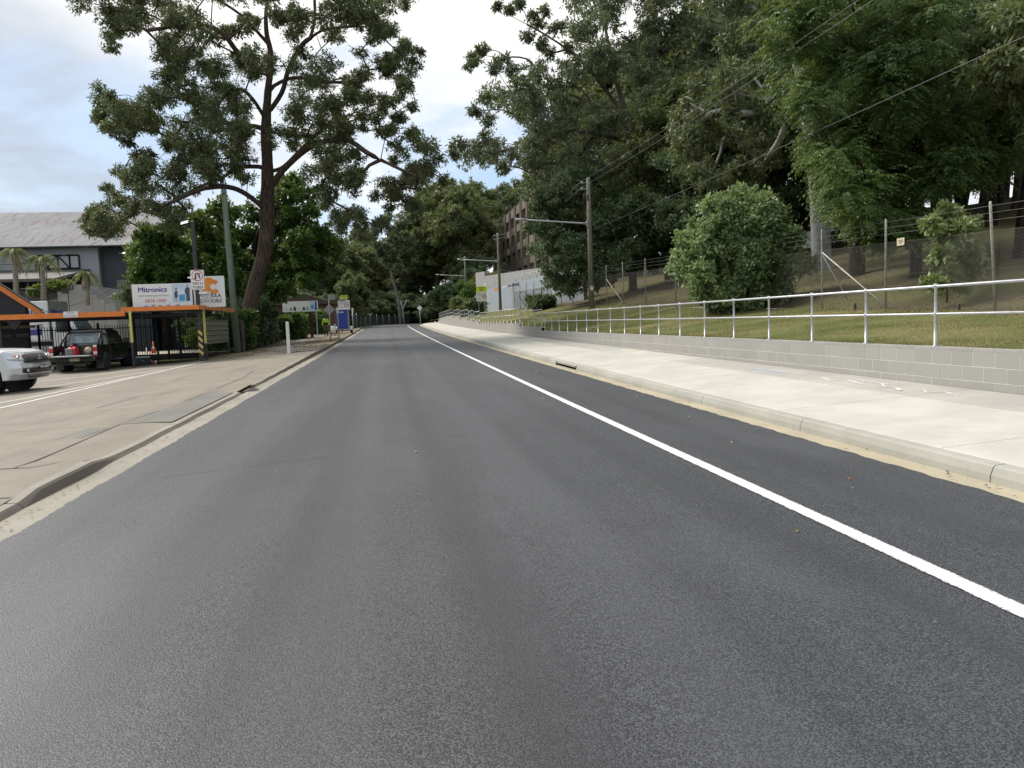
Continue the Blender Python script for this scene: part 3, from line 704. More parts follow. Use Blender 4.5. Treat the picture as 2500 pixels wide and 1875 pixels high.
def skeleton_mesh(name, trunk, r0, clumps, mat, rng, tip=.012, power=1.95, wiggle=.10, limbs=(), twig=True, top=None, droop=.12):
    """ trunk: list of 3d points, grown out to every clump """
    pts = []; par = []; fixed = {}
    def addpath(path, start, tag_r=None):
        prev = start
        for p in path:
            pts.append(np.array(p, float)); par.append(prev); prev = len(pts)-1
        return prev
    def resample(path, step):
        out = []
        for a, b in zip(path[:-1], path[1:]):
            a = np.array(a, float); b = np.array(b, float); n = max(1, int(np.linalg.norm(b-a)/step))
            for i in range(n): out.append(a+(b-a)*i/n)
        out.append(np.array(path[-1], float)); return out
    def smooth(path):
        P = [np.array(p, float) for p in path]; P = [2*P[0]-P[1]]+P+[2*P[-1]-P[-2]]; out = []
        for i in range(1, len(P)-2):
            for t in (0, .25, .5, .75):
                a, b, c, d = P[i-1:i+3]; out.append(.5*(2*b+(c-a)*t+(2*a-5*b+4*c-d)*t*t+(3*b-a-3*c+d)*t**3))
        return out+[P[-2]]
    tr = resample(smooth(trunk), .7); addpath(tr, -1); ntr = len(tr)
    first = int(ntr*.28)
    for lb in limbs:
        path = resample(smooth(lb), .6)
        d = [np.linalg.norm(p-path[0]) for p in pts[:]]; s = int(np.argmin(d)); addpath(path[1:], s)
    allow = set(range(first, len(pts)))
    order = sorted(range(len(clumps)), key=lambda i: min(np.linalg.norm(np.array(clumps[i][:3])-pts[j]) for j in range(first, len(pts))))
    ends = []
    for i in order:
        c = np.array(clumps[i][:3]); r = clumps[i][3]
        A = np.array(pts[first:]); dv = c-A; d = np.linalg.norm(dv, axis=1)
        cost = d+1.2*np.maximum(0, A[:, 2]-c[2])              # prefer to rise into the clump
        s = first+int(np.argmin(cost)); a = pts[s]
        L_ = np.linalg.norm(c-a)
        if L_ < .25: ends.append((s, i)); continue
        n = max(2, int(L_/.55)); mid = (a+c)/2+np.array([0, 0, droop*L_])+rng.normal(size=3)*wiggle*L_
        path = []
        for k in range(1, n+1):
            t = k/n; path.append(a*(1-t)**2+mid*2*t*(1-t)+c*t*t+rng.normal(size=3)*wiggle*.18*(k < n))
        e = addpath(path, s); ends.append((e, i))
        if twig:
            for q in range(3 if r > .5 else 2):
                dd = unit(rng.normal(size=(1, 3)))[0]*r*.85; addpath([c+dd*.5+rng.normal(size=3)*.05, c+dd], e)
    n = len(pts); ch = [[] for _ in range(n)]
    for i, p in enumerate(par):
        if p >= 0: ch[p].append(i)
    rad = np.zeros(n)
    for i in range(n-1, -1, -1):
        if not ch[i]: rad[i] = tip
        else: rad[i] = max(tip, sum(rad[j]**power for j in ch[i])**(1/power))+.0008
    sc = r0/rad[0]
    # keep twigs thin, scale thick wood to the measured trunk
    rad = tip+(rad-tip)*(r0-tip)/(rad[0]-tip)
    for i in range(ntr):
        t = i/max(1, ntr-1); rad[i] = max(rad[i], r0*(1-t)**.8*.9+.04*r0)
    rad[:3] *= np.array([1.22, 1.08, 1.02])[:min(3, n)]
    mb = MB(); seen = [False]*n
    def chain(start):
        path = [start]; cur = start
        while ch[cur]:
            nx = max(ch[cur], key=lambda j: rad[j]); path.append(nx); cur = nx
        return path
    stack = [0]; done = set()
    while stack:
        s = stack.pop()
        path = chain(s)
        for a in path:
            big = max(ch[a], key=lambda j: rad[j]) if ch[a] else None
            for j in ch[a]:
                if j != big: stack.append(j)
        full = ([par[s]] if par[s] >= 0 else [])+path
        if len(full) < 2: continue
        rr = [rad[i] for i in full]
        if par[s] >= 0: rr[0] = min(rad[par[s]], rad[s]*1.25)
        mb.tube([pts[i] for i in full], rr, 10 if rr[0] > .12 else (6 if rr[0] > .04 else 4), caps=True)
    return mb.mesh(name, mat, fix=False)
def barkmat(name, c1, c2, sc=(6, 6, 1.2), bump=.9):
    t = NT(name); p = t.obj()
    q = t.map(p, sc)
    n = t.noise(q, 2.2, 6, .65, .6); k = t.mix(t.rng(n, .32, .68), c1, c2)
    k = t.mix(t.rng(t.noise(p, .8, 4, .6), .55, .75, 0, .6), k, tuple(v*1.5 for v in c2))
    t.col(k).set(rough=.92, spec=.15); t.bump(n, bump, .05); return t.m
BARK_RED = barkmat('rough_red_bark', (.035, .027, .022), (.12, .088, .07))
BARK_DARK = barkmat('dark_bark', (.015, .012, .010), (.05, .04, .032))
BARK_PALE = barkmat('smooth_grey_bark', (.27, .265, .255), (.40, .395, .385), (1.2, 1.2, .5), .25)
BARK_MID = barkmat('grey_brown_bark', (.06, .05, .042), (.15, .13, .11))
LEAF_GUM = leafmat('gum_leaf', (0.054, 0.081, 0.04), (0.173, 0.209, 0.1), (.15, .12, .04), .28)
LEAF_GUM2 = leafmat('blue_gum_leaf', (0.069, 0.104, 0.061), (0.203, 0.241, 0.134), (.13, .13, .05), .28)
LEAF_OLIVE = leafmat('olive_gum_leaf', (0.062, 0.09, 0.038), (0.187, 0.226, 0.095), (.20, .18, .05), .30)
LEAF_FICUS = leafmat('bright_broad_leaf', (0.039, 0.092, 0.022), (0.133, 0.239, 0.049), None, .32, .35)
LEAF_DARK = leafmat('dark_glossy_leaf', (0.056, 0.1, 0.051), (0.179, 0.243, 0.129), None, .25, .5, .25)
LEAF_WATTLE = leafmat('feathery_wattle_leaf', (0.039, 0.087, 0.029), (0.12, 0.203, 0.053), (.16, .13, .03), .33)
LEAF_BUSH = leafmat('pale_variegated_leaf', (.075, .145, .045), (.36, .47, .22), (.48, .55, .34), .34, .45)
LEAF_HEDGE = leafmat('hedge_leaf', (0.039, 0.094, 0.02), (0.099, 0.198, 0.039), None, .3)
LEAF_SCRUB = leafmat('scrub_leaf', (0.062, 0.094, 0.035), (0.175, 0.206, 0.088), None, .3)

def in_poly(x, y, poly):
    c = False; j = len(poly)-1
    for i in range(len(poly)):
        xi, yi = poly[i]; xj, yj = poly[j]
        if (yi > y) != (yj > y) and x < (xj-xi)*(y-yi)/(yj-yi)+xi: c = not c
        j = i
    return c
def fill(poly, Y, dY, rpx, n, rng, sep=.9):
    """ spread clumps through the volume whose outline the survey gives """
    xs = [p[0] for p in poly]; ys = [p[1] for p in poly]; out = []; tries = 0
    cx = sum(xs)/len(xs); hw = (max(xs)-min(xs))/2
    while len(out) < n and tries < n*60:
        tries += 1
        x = rng.uniform(min(xs), max(xs)); y = rng.uniform(min(ys), max(ys))
        if not in_poly(x, y, poly): continue
        t = math.sqrt(max(.12, 1-((x-cx)/hw)**2)); yy = Y+rng.uniform(-1, 1)*dY*t
        p = at(x, y, yy); r = rng.uniform(*rpx)/F_PX*Y
        if any((p[0]-q[0])**2+(p[1]-q[1])**2+(p[2]-q[2])**2 < (sep*(r+q[3])*.5)**2 for q in out): continue
        out.append((p[0], p[1], p[2], r))
    return out
def plant(name, label, cat, base, trunk, r0, clumps, kind, leaf, bark, seed, size=1., dens=1., limbs=(), group=None, tip=.012, squash=.8, trunk_name='trunk', crown_name='crown', droop=.12, twig=True):
    rng = np.random.default_rng(seed); b = np.array(base, float)
    root = empty(name, base, label=label, cat=cat, group=group)
    lc = [(c[0]-b[0], c[1]-b[1], c[2]-b[2], c[3]) for c in clumps]
    lt = [np.array(p)-b for p in trunk]; ll = [[np.array(p)-b for p in l] for l in limbs]
    link(trunk_name, skeleton_mesh(trunk_name, lt, r0, lc, bark, rng, limbs=ll, tip=tip, droop=droop, twig=twig), root)
    link(crown_name, crown_mesh(crown_name, lc, kind, leaf, rng, size, dens, squash), root)
    return root
def zpt(px, py, Y): return tuple(at(px, py, Y))

# ---- the big leaning gum on the left
def hero_gum():
    rng = np.random.default_rng(11); Y0 = 49.
    def q(zx, zy, dy=0.): return zpt(150+zx/2.212, zy/2.212, Y0+dy)
    base = zpt(600, 838, Y0)
    base = (base[0], Y0, za(base[0], Y0)-.05)
    trunk = [base, zpt(605, 790, Y0), zpt(612, 741, Y0), zpt(628, 680, Y0), zpt(645, 622, Y0), zpt(652, 560, Y0)]+[q(1113, 1000), q(1112, 880), q(1105, 700), q(1115, 500), q(1132, 310), q(1108, 180), q(1105, 60), q(1125, -60), q(1120, -170)]
    limbs = [[q(1113, 1060), q(1170, 950, -.6), q(1290, 830, -1.4), q(1400, 770, -2), q(1540, 755, -2.6), q(1660, 830, -3), q(1790, 895, -3.4), q(1930, 960, -3.6)],
             [q(1115, 930), q(1200, 900, .8), q(1300, 800, 1.6), q(1420, 690, 2.4), q(1560, 620, 3.2), q(1700, 560, 3.8)],
             [q(1110, 620), q(1190, 500, -.7), q(1225, 380, -1.2), q(1290, 255, -1.8), q(1345, 205, -2), q(1430, 158, -2.6), q(1600, 140, -3.2)],
             [q(1345, 205, -2), q(1368, 100, -1.6), q(1366, -30, -1.2)],
             [q(1100, 640), q(1040, 545, -1), q(975, 485, -1.8), q(900, 500, -2.4), q(850, 560, -2.8)],
             [q(1105, 900), q(950, 905, 1), q(870, 960, 1.8), q(800, 985, 2.6), q(620, 1075, 3.4)],
             [q(1112, 1140), q(1000, 1050, -1), q(900, 1010, -1.8), q(770, 1020, -2.6), q(600, 1090, -3.4), q(480, 1150, -4)],
             [q(1112, 1200), q(1050, 1160, -.8), q(940, 1130, -1.6), q(850, 1150, -2.4), q(740, 1190, -3.2), q(640, 1240, -3.8)],
             [q(1105, 690), q(900, 665, 1.4), q(740, 640, 2.6), q(640, 700, 3.2), q(560, 820, 3.8), q(470, 920, 4.2)],
             [q(1110, 230), q(980, 90, 1.2), q(850, 0, 2)],
             [q(1115, 420), q(960, 290, -1.2), q(880, 190, -2), q(780, 140, -2.6), q(640, 140, -3.2), q(460, 165, -3.8)],
             [q(1115, 480), q(1250, 420, 1.2), q(1420, 440, 2.2), q(1600, 450, 3)]]
    C = [(270, 210, 70), (340, 130, 75), (420, 60, 95), (560, 60, 95), (680, 110, 90), (310, 30, 60), (600, 200, 75), (560, 310, 75), (580, 400, 85), (700, 330, 105), (820, 370, 110), (960, 330, 105), (760, 230, 95), (900, 150, 65), (1000, 120, 55), (1080, 360, 75), (245, 530, 65), (350, 560, 80), (240, 620, 60), (380, 660, 85), (300, 690, 60), (520, 540, 90), (640, 480, 90), (470, 650, 55), (890, 470, 70), (760, 560, 90), (820, 640, 95), (980, 560, 55), (610, 780, 85), (720, 720, 105), (850, 740, 110), (970, 700, 90), (700, 850, 100), (830, 850, 95), (960, 820, 80), (430, 880, 65), (330, 930, 50), (420, 980, 75), (250, 1020, 38), (300, 1060, 45), (480, 1060, 90), (620, 980, 95), (760, 930, 85), (880, 930, 60), (200, 1150, 65), (300, 1190, 80), (400, 1130, 70), (520, 1190, 85), (660, 1140, 85), (140, 1210, 55), (1000, 960, 50), (1120, 770, 45),
         (1250, 120, 75), (1200, 50, 75), (1450, 50, 95), (1560, 90, 95), (1700, 60, 90), (1850, 10, 45), (1650, 190, 85), (1740, 230, 70), (1840, 240, 55), (1800, 310, 60), (1900, 330, 48), (1930, 270, 28), (1480, 200, 50), (1300, 330, 70), (1400, 400, 80), (1280, 500, 90), (1500, 420, 90), (1620, 410, 85), (1750, 400, 70), (1830, 460, 58), (1450, 520, 85), (1600, 520, 70), (1720, 580, 65), (1850, 620, 60), (1900, 570, 38), (1300, 620, 80), (1480, 640, 95), (1640, 660, 70), (1780, 690, 55), (1880, 720, 75), (1930, 800, 70), (1240, 720, 70), (1400, 760, 90), (1550, 730, 70), (1430, 860, 90), (1560, 830, 80), (1350, 930, 50), (1500, 930, 65), (1600, 950, 50), (1850, 820, 50), (1850, 920, 60), (1980, 900, 65), (2040, 860, 45), (1900, 1000, 70), (1800, 1040, 55), (1740, 990, 45), (2000, 980, 60), (1560, 1010, 50), (1400, 1000, 50), (1450, 1080, 65), (1560, 1150, 50), (1620, 1200, 50), (1780, 1110, 35), (1700, 1050, 40),
         (1500, 1240, 50), (1640, 1280, 45), (1520, 1170, 40), (1860, 1080, 45), (1920, 1110, 40), (1720, 1210, 40),
         (100, -60, 90), (300, -80, 110), (600, -90, 120), (850, -80, 110), (1000, -40, 90), (1200, -100, 120), (1450, -90, 110), (1650, -60, 90), (1100, -200, 130), (800, -220, 120), (1350, -230, 120)]
    cl = []
    for zx, zy, zr_ in C:
        t = math.sqrt(max(.1, 1-((zx-1080)/1000)**2)); r = zr_/2.212/F_PX*Y0
        # each surveyed mass is several smaller sprays at different depths
        nk = 4 if zr_ > 72 else (3 if zr_ > 52 else 1)
        for k in range(nk):
            j = rng.normal(size=2)*zr_*(.58 if nk > 1 else .1)
            p = q(zx+j[0], zy+j[1]*.8, rng.uniform(-5.5, 5.5)*t); cl.append((*p, r*rng.uniform(.45, .72) if nk > 1 else r*.9))
    for k in range(70):                                   # loose sprays between the masses
        zx, zy, zr_ = C[int(rng.integers(0, 110))]; t = math.sqrt(max(.1, 1-((zx-1080)/1000)**2)); j = rng.normal(size=2)*zr_*.9
        p = q(zx+j[0], zy+j[1]*.8, rng.uniform(-5.5, 5.5)*t); cl.append((*p, rng.uniform(.3, .55)))
    return plant('gum_tree', 'huge leaning gum tree with rough reddish bark behind the green pole', 'tree', base, trunk, .46, cl, 'gum', LEAF_GUM, BARK_RED, 11, .78, 1.2, limbs)
hero_gum()
# ---- dense dark green fig-like tree behind it
POLY = [(338, 610), (350, 572), (420, 565), (470, 525), (560, 505), (640, 485), (680, 442), (720, 432), (760, 475), (785, 545), (815, 600), (838, 650), (830, 688), (790, 690), (740, 695), (690, 705), (640, 735), (600, 770), (560, 745), (480, 700), (400, 690), (338, 688)]
rg = np.random.default_rng(3)
b = zpt(640, 800, 58.); b = (b[0], 58., za(b[0], 58))
plant('broadleaf_tree', 'dense dark green broadleaf tree behind the leaning gum', 'tree', b, [b, zpt(640, 760, 58), zpt(630, 700, 58), zpt(620, 620, 58), zpt(640, 540, 58)], .4, fill(POLY, 58, 4.5, (20, 38), 95, rg, .75), 'broad', LEAF_FICUS, BARK_DARK, 4, 1.9, 1.3)
POLY = [(336, 690), (334, 620), (352, 575), (400, 560), (450, 590), (470, 650), (455, 690)]
b = zpt(400, 800, 53.); b = (b[0], 53., za(b[0], 53))
plant('broadleaf_tree', 'bright yellow-green broadleaf tree above the left billboard', 'tree', b, [b, zpt(400, 740, 53), zpt(398, 690, 53), zpt(396, 640, 53)], .2, fill(POLY, 53, 2.0, (14, 24), 34, rg, .75), 'broad', LEAF_HEDGE, BARK_DARK, 5, 1.7, 1.2)

# ---- right: the feathery wattle
POLY = [(1895, -80), (2330, -80), (2310, 60), (2290, 130), (2330, 160), (2440, 190), (2470, 330), (2450, 420), (2340, 460), (2230, 500), (2150, 545), (2095, 525), (2020, 500), (1965, 480), (1950, 410), (2010, 330), (1945, 225), (1865, 205), (1880, 100)]
b = zpt(2236, 690, 24.); b = (b[0], b[1], bank(b[0], b[1])-.05)
wp = [b, zpt(2236, 640, 24), zpt(2238, 560, 24), zpt(2245, 440, 24), zpt(2240, 330, 24), zpt(2232, 210, 24), zpt(2225, 110, 24), zpt(2220, 0, 24), zpt(2220, -80, 24)]
plant('wattle_tree', 'feathery green wattle tree with dark trunk behind the wire fence', 'tree', b, wp, .19, fill(POLY, 24, 3.2, (30, 55), 112, rg, .7), 'frond', LEAF_WATTLE, BARK_DARK, 6, 1.0, 1.15)
# low wattle boughs in front of the dark trunk
POLY = [(2105, 640), (2120, 570), (2180, 520), (2270, 500), (2290, 540), (2240, 600), (2200, 620), (2190, 660), (2150, 600)]
b = zpt(2091, 677, 28.5); b = (b[0], b[1], bank(b[0], b[1])-.05)
plant('wattle_tree', 'dark-trunked wattle with low feathery boughs beside the pale gum trunk', 'tree', b, [b, zpt(2093, 620, 28.5), zpt(2096, 540, 28.5), zpt(2100, 440, 28.5), zpt(2095, 330, 28.5), zpt(2090, 200, 28.5)], .30,
      fill([(2000, 480), (2000, 250), (2200, 200), (2200, 480), (2120, 560), (2060, 540)], 28.5, 2.5, (26, 42), 40, rg, .7)+fill([(2100, 580), (2120, 545), (2260, 505), (2280, 545), (2230, 600), (2150, 590)], 22.5, .8, (18, 26), 12, rg, .7), 'frond', LEAF_WATTLE, BARK_DARK, 7, 1.0, 1.0)
# ---- pale smooth-barked gum
POLY = [(1700, -100), (2000, -100), (1950, 120), (1990, 210), (1900, 330), (1850, 440), (1700, 440), (1650, 300), (1730, 120)]
b = zpt(2008, 662, 33.5); b = (b[0], b[1], bank(b[0], b[1])-.05)
plant('gum_tree', 'pale smooth-barked gum trunk standing behind the bright bush', 'tree', b, [b, zpt(2005, 620, 33.5), zpt(2003, 540, 33.5), zpt(1998, 440, 33.5), zpt(1985, 330, 33.5), zpt(1960, 200, 33.5), zpt(1920, 60, 33.5), zpt(1900, -80, 33.5)], .45,
      fill(POLY, 36, 4, (26, 46), 62, rg, .75), 'gum', LEAF_GUM, BARK_PALE, 8, 1.0, 1.05, droop=.02)
# ---- tree at the right edge
POLY = [(2360, 110), (2400, 45), (2450, 5), (2520, 0), (2640, 60), (2640, 330), (2560, 380), (2450, 250), (2390, 190)]
b = zpt(2498, 606, 22.); b = (b[0], b[1], bank(b[0], b[1])-.05)
plant('gum_tree', 'leafy tree cut by the right edge of the picture above the fence', 'tree', b, [b, zpt(2503, 540, 22), zpt(2520, 430, 22), zpt(2535, 320, 22), zpt(2540, 200, 22), zpt(2530, 60, 22)], .26, fill(POLY, 21, 2.6, (26, 44), 44, rg, .75), 'gum', LEAF_SCRUB, BARK_DARK, 9, .8, 1.1)
# ---- spreading gum in the middle of the hillside
POLY = [(1400, -60), (1385, 130), (1300, 160), (1238, 185), (1200, 218), (1225, 248), (1275, 268), (1300, 300), (1280, 332), (1215, 322), (1190, 352), (1150, 352), (1130, 385), (1190, 400), (1230, 430), (1300, 470), (1500, 480), (1700, 430), (1760, 300), (1800, -60)]
HOLES = [(1440, 150, 22), (1560, 195, 24), (1500, 380, 26), (1425, 300, 18), (1640, 300, 20)]
b = zpt(1640, 660, 58.); b = (b[0], b[1], bank(b[0], b[1])-.05)
cl = [c for c in fill(POLY, 58, 6.5, (22, 44), 190, rg, .72)]
edge = [(1160, 140, 17), (1150, 157, 14), (1178, 118, 12), (1228, 145, 18), (1208, 168, 16), (1256, 168, 20), (1215, 15, 12), (1240, 22, 13), (1268, 6, 14), (1288, 86, 14), (1312, 60, 15), (1322, 104, 15), (1332, 26, 14), (1300, 36, 12), (1120, 352, 18), (1108, 376, 14), (1178, 342, 20), (1190, 290, 18), (1160, 272, 15), (1182, 240, 15), (1345, 130, 16), (1360, 70, 18)]
cl += [(*zpt(x, y, 57+rg.uniform(-3, 3)), r/F_PX*57) for x, y, r in edge]
plant('gum_tree', 'broad spreading gum on the hillside reaching over towards the open sky', 'tree', b, [b, zpt(1620, 560, 58), zpt(1590, 430, 58), zpt(1552, 345, 58), zpt(1530, 285, 58), zpt(1500, 180, 58), zpt(1480, 80, 58), zpt(1470, -30, 58)], .48, cl, 'gum', LEAF_GUM2, BARK_MID, 10, 1.12, 1.0,
      limbs=[[zpt(1552, 345, 58), zpt(1480, 330, 56), zpt(1400, 320, 55), zpt(1300, 350, 54), zpt(1200, 375, 54)], [zpt(1540, 310, 58), zpt(1440, 250, 60), zpt(1330, 210, 61), zpt(1230, 160, 62)], [zpt(1540, 300, 58), zpt(1430, 160, 57), zpt(1340, 90, 56), zpt(1230, 30, 56)], [zpt(1552, 345, 58), zpt(1640, 260, 58), zpt(1700, 150, 59)]])
# ---- dark glossy tree hanging beside the wooden pole
POLY = [(1312, 505), (1340, 440), (1420, 425), (1500, 470), (1600, 510), (1670, 550), (1660, 640), (1560, 650), (1500, 670), (1440, 690), (1395, 715), (1362, 700), (1332, 640), (1320, 580)]
b = zpt(1545, 690, 56.); b = (b[0], b[1], bank(b[0], b[1])-.05)
plant('broadleaf_tree', 'dark glossy-leaved tree hanging low behind the nearest wooden pole', 'tree', b, [b, zpt(1543, 650, 56), zpt(1530, 590, 56), zpt(1500, 530, 56), zpt(1480, 470, 56)], .3, fill(POLY, 54, 4, (20, 36), 95, rg, .72), 'broad', LEAF_DARK, BARK_DARK, 12, 1.8, 1.25)
# ---- the pale bush in front of the fence
b = zpt(1806, 764, 27.4); b = (b[0], b[1], bank(b[0], b[1])-.03)
cl = []; rgb = np.random.default_rng(21)
for k in range(185):
    d = unit(rgb.normal(size=(1, 3)))[0]; s = rgb.random()**.33
    x, y, z = d*s*np.array([2.08, 1.9, 2.25])*(1+.05*math.sin(3*d[0]+5*d[2])+.04*math.sin(7*d[1]+4*d[2]))
    if z < -1.3 and math.hypot(x, y) > 1.7: continue
    zz = 2.15+z
    if zz < .25: continue
    w = 1.06-.18*max(0, (zz-2.2))/2
    cl.append((b[0]+x*w, b[1]+y*w, b[2]+zz, rgb.uniform(.26, .5)))
plant('bush', 'big round bush with pale variegated leaves behind the handrail', 'bush', b, [b, (b[0], b[1], b[2]+.6), (b[0]+.1, b[1], b[2]+1.6), (b[0], b[1], b[2]+2.6)], .07, cl, 'broad', LEAF_BUSH, BARK_DARK, 13, 1.05, 1.35, trunk_name='stem', crown_name='foliage')
# ---- shrub growing through the wire fence
b = zpt(2312, 742, 18.1); b = (b[0], b[1], bank(b[0], b[1])-.03)
cl = [(*zpt(x, y, 18.0+rgb.uniform(-.5, .5)), r/F_PX*18) for x, y, r in ((2310, 515, 16), (2330, 530, 18), (2290, 540, 16), (2275, 545, 12), (2350, 555, 14), (2300, 570, 18), (2325, 580, 18), (2360, 600, 16), (2380, 620, 18), (2340, 630, 20), (2300, 620, 14), (2285, 640, 10), (2370, 660, 18), (2350, 690, 16), (2390, 640, 12), (2320, 660, 12), (2290, 690, 8), (2270, 685, 8), (2365, 640, 15), (2340, 545, 14), (2375, 548, 8))]
plant('shrub', 'slender leafy shrub grown through the wire fence beside the small sign', 'shrub', b, [b, zpt(2312, 680, 18.1), zpt(2316, 620, 18.1), zpt(2322, 560, 18.1)], .03, cl, 'broad', leafmat('pale_shrub_leaf', (.10, .15, .05), (.30, .36, .15), (.40, .44, .2), .3), BARK_MID, 14, 1.15, .8, tip=.006, trunk_name='stem', crown_name='foliage')

# ---- farther gums: three grown forms, repeated
def generic(seed, H, leaf, bark, spread=.32, kind='gum', size=1.8, dens=.62):
    rng = np.random.default_rng(seed); cl = []
    for k in range(80):
        t = rng.random(); z = H*(.34+.64*t); w = H*spread*math.sin(math.pi*min(1, (.12+.88*t)))**.7
        a = rng.random()*6.283; r = w*rng.random()**.45
        cl.append((r*math.cos(a), r*math.sin(a), z+rng.normal()*.4, rng.uniform(.045, .075)*H))
    tr = [(0, 0, -.3)]; x = y = 0.
    for i in range(1, 9): x += rng.normal()*.03*H*.3; y += rng.normal()*.03*H*.3; tr.append((x, y, H*.88*i/8))
    tm = skeleton_mesh('trunk', tr, H*.017, cl, bark, rng, tip=.03, twig=False); cm = crown_mesh('crown', cl, kind, leaf, rng, size, dens)
    return tm, cm
GEN = [generic(31, 18, LEAF_OLIVE, BARK_MID), generic(32, 18, LEAF_GUM2, BARK_PALE, .30), generic(33, 18, LEAF_OLIVE, BARK_MID, .36), generic(34, 18, LEAF_DARK, BARK_DARK, .40, 'broad', 1.9, 1.1)]
ORD = ['leftmost', 'second', 'third', 'fourth', 'fifth', 'sixth', 'seventh', 'eighth', 'ninth', 'tenth', 'eleventh', 'twelfth', 'thirteenth', 'fourteenth', 'fifteenth', 'sixteenth', 'seventeenth', 'eighteenth', 'nineteenth', 'twentieth', 'twenty-first', 'twenty-second']
def far_tree(k, X, Y, H, label, group, rz, wide=1., z=None):
    zz = (bank(X, Y) if X > 8 else za(X, Y)) if z is None else z
    r = empty('gum_tree' if k < 3 else 'broadleaf_tree', (X, Y, zz-.1), rz, label=label, cat='tree', group=group)
    s = H/18; r.scale = (s*wide, s*wide, s)
    link('trunk', GEN[k][0], r); link('crown', GEN[k][1], r)

# ---- the wood up the hill and around the bend
def px_tree(px, Y, H, k, label, group, wide=1., sink=0.):
    X = float(at(px, 760, Y)[0]); far_tree(k, X, Y, H, label, group, random.random()*6.28, wide, (bank(X, Y) if X > 8 else za(X, Y))-sink*H)
HILL = 'trees of the hillside wood'; BEND = 'trees around the bend'
hill_list = [(1690, 52, 14, 0, 1.1), (1790, 46, 12, 3, 1.1), (1880, 56, 21, 1, 1.0), (1960, 46, 15, 3, 1.1), (2090, 42, 17, 0, 1.1), (2190, 44, 16, 2, 1.2), (2310, 36, 17, 2, 1.1), (2400, 33, 15, 3, 1.1), (2480, 38, 18, 0, 1.1), (2580, 30, 16, 3, 1.1),
             (1960, 62, 17, 3, 1.3), (1925, 50, 13, 3, 1.2), (2425, 45, 12, 3, 1.3), (2330, 48, 12, 3, 1.3), (2360, 62, 16, 3, 1.4), (2460, 54, 15, 3, 1.4), (2270, 70, 17, 3, 1.4), (2150, 58, 16, 3, 1.3), (1600, 78, 24, 1, 1.1), (1500, 84, 24, 0, 1.1), (1465, 92, 24, 2, 1.0), (1740, 72, 24, 2, 1.1), (1900, 76, 26, 0, 1.1), (2060, 64, 24, 1, 1.1), (2230, 58, 24, 2, 1.1), (2400, 54, 22, 0, 1.1), (2540, 48, 22, 1, 1.1)]
nk = [0, 0]
for px, Y, H, k, w in sorted(hill_list):
    j = 0 if k < 3 else 1; od = ORD[nk[j]]+(' from the left' if nk[j] else ''); nk[j] += 1
    px_tree(px, Y, H, k, ('tall gum deep in the hillside wood, ' if k < 3 else 'dark leafy tree in the shaded hillside wood, ')+od+' of its kind', HILL+(' gums' if k < 3 else ' dark trees'), w, .12 if k == 3 else 0)
mid_list = [(1380, 150, 27, 0, 1.0), (1300, 195, 30, 2, 1.0), (1245, 195, 28, 1, 1.0), (1165, 165, 26, 2, .9), (1135, 140, 22, 0, .95), (1110, 150, 25, 2, 1.1), (1075, 150, 25, 0, 1.2), (1045, 165, 22, 2, 1.2), (1015, 160, 20, 1, 1.2),
            (985, 175, 18, 2, 1.2), (945, 172, 18, 0, 1.2), (905, 178, 19, 1, 1.2), (870, 165, 17, 2, 1.2), (835, 150, 16, 0, 1.2), (795, 145, 15, 2, 1.2), (755, 140, 15, 0, 1.2), (715, 150, 15, 1, 1.2), (885, 190, 24, 1, .7)]
for i, (px, Y, H, k, w) in enumerate(sorted(mid_list)):
    px_tree(px, Y, H, k, 'olive gum closing the view around the bend, '+ORD[i]+(' from the left' if i else ''), BEND, w)
for i, (px, Y, H, w) in enumerate(sorted([(860, 132, 7, 1.6), (890, 138, 8, 1.6), (915, 142, 7, 1.7), (945, 146, 8, 1.6), (1000, 150, 8, 1.7), (1030, 152, 8, 1.7), (1065, 140, 7, 1.6), (1095, 136, 8, 1.5), (1125, 134, 9, 1.4), (1150, 132, 9, 1.3), (800, 118, 7, 1.6), (770, 110, 6, 1.6), (730, 112, 8, 1.6), (690, 108, 9, 1.5), (925, 150, 9, 1.8), (965, 152, 9, 1.8), (985, 160, 8, 1.8), (1012, 162, 9, 1.8), (880, 150, 9, 1.8), (1185, 132, 12, 1.0)])):
    px_tree(px, Y, H, 3, 'dark undergrowth tree at the foot of the far wood, '+ORD[i]+(' from the left' if i else ''), 'undergrowth trees around the bend', w, .30)
BARK_MID2 = barkmat('dull_grey_bark', (.13, .12, .105), (.22, .21, .19), (1.2, 1.2, .5), .25)
b = zpt(976, 790, 136); b = (b[0], b[1], 1.1)
plant('gum_tree', 'tall grey bent gum trunk standing alone on the bend of the road', 'tree', b, [b, zpt(976, 770, 136), zpt(972, 730, 136), zpt(962, 690, 136), zpt(955, 660, 136), zpt(952, 620, 136), zpt(945, 590, 136), zpt(948, 560, 136)], .26, fill([(900, 560), (940, 520), (990, 545), (1010, 620), (985, 660), (930, 640), (900, 600)], 136, 3, (8, 14), 36, rg, .8), 'gum', LEAF_GUM2, BARK_MID2, 41, 2.2, .7, tip=.03)
b = zpt(986, 790, 137); b = (b[0], b[1], 1.1)
MBt = MB().tube([(0, 0, 0), (-.05, 0, 1.8), (-.1, 0, 3.2), (-.35, 0, 4.4)], [.2, .18, .16, .1], 8).tube([(-.1, 0, 2.8), (.35, 0, 3.7), (.75, 0, 4.6)], [.14, .12, .09], 8).mesh('trunk', BARK_PALE, fix=False)
r_ = empty('dead_tree', b, label='short forked dead trunk beside the tall pale gum on the bend', cat='tree'); link('trunk', MBt, r_)
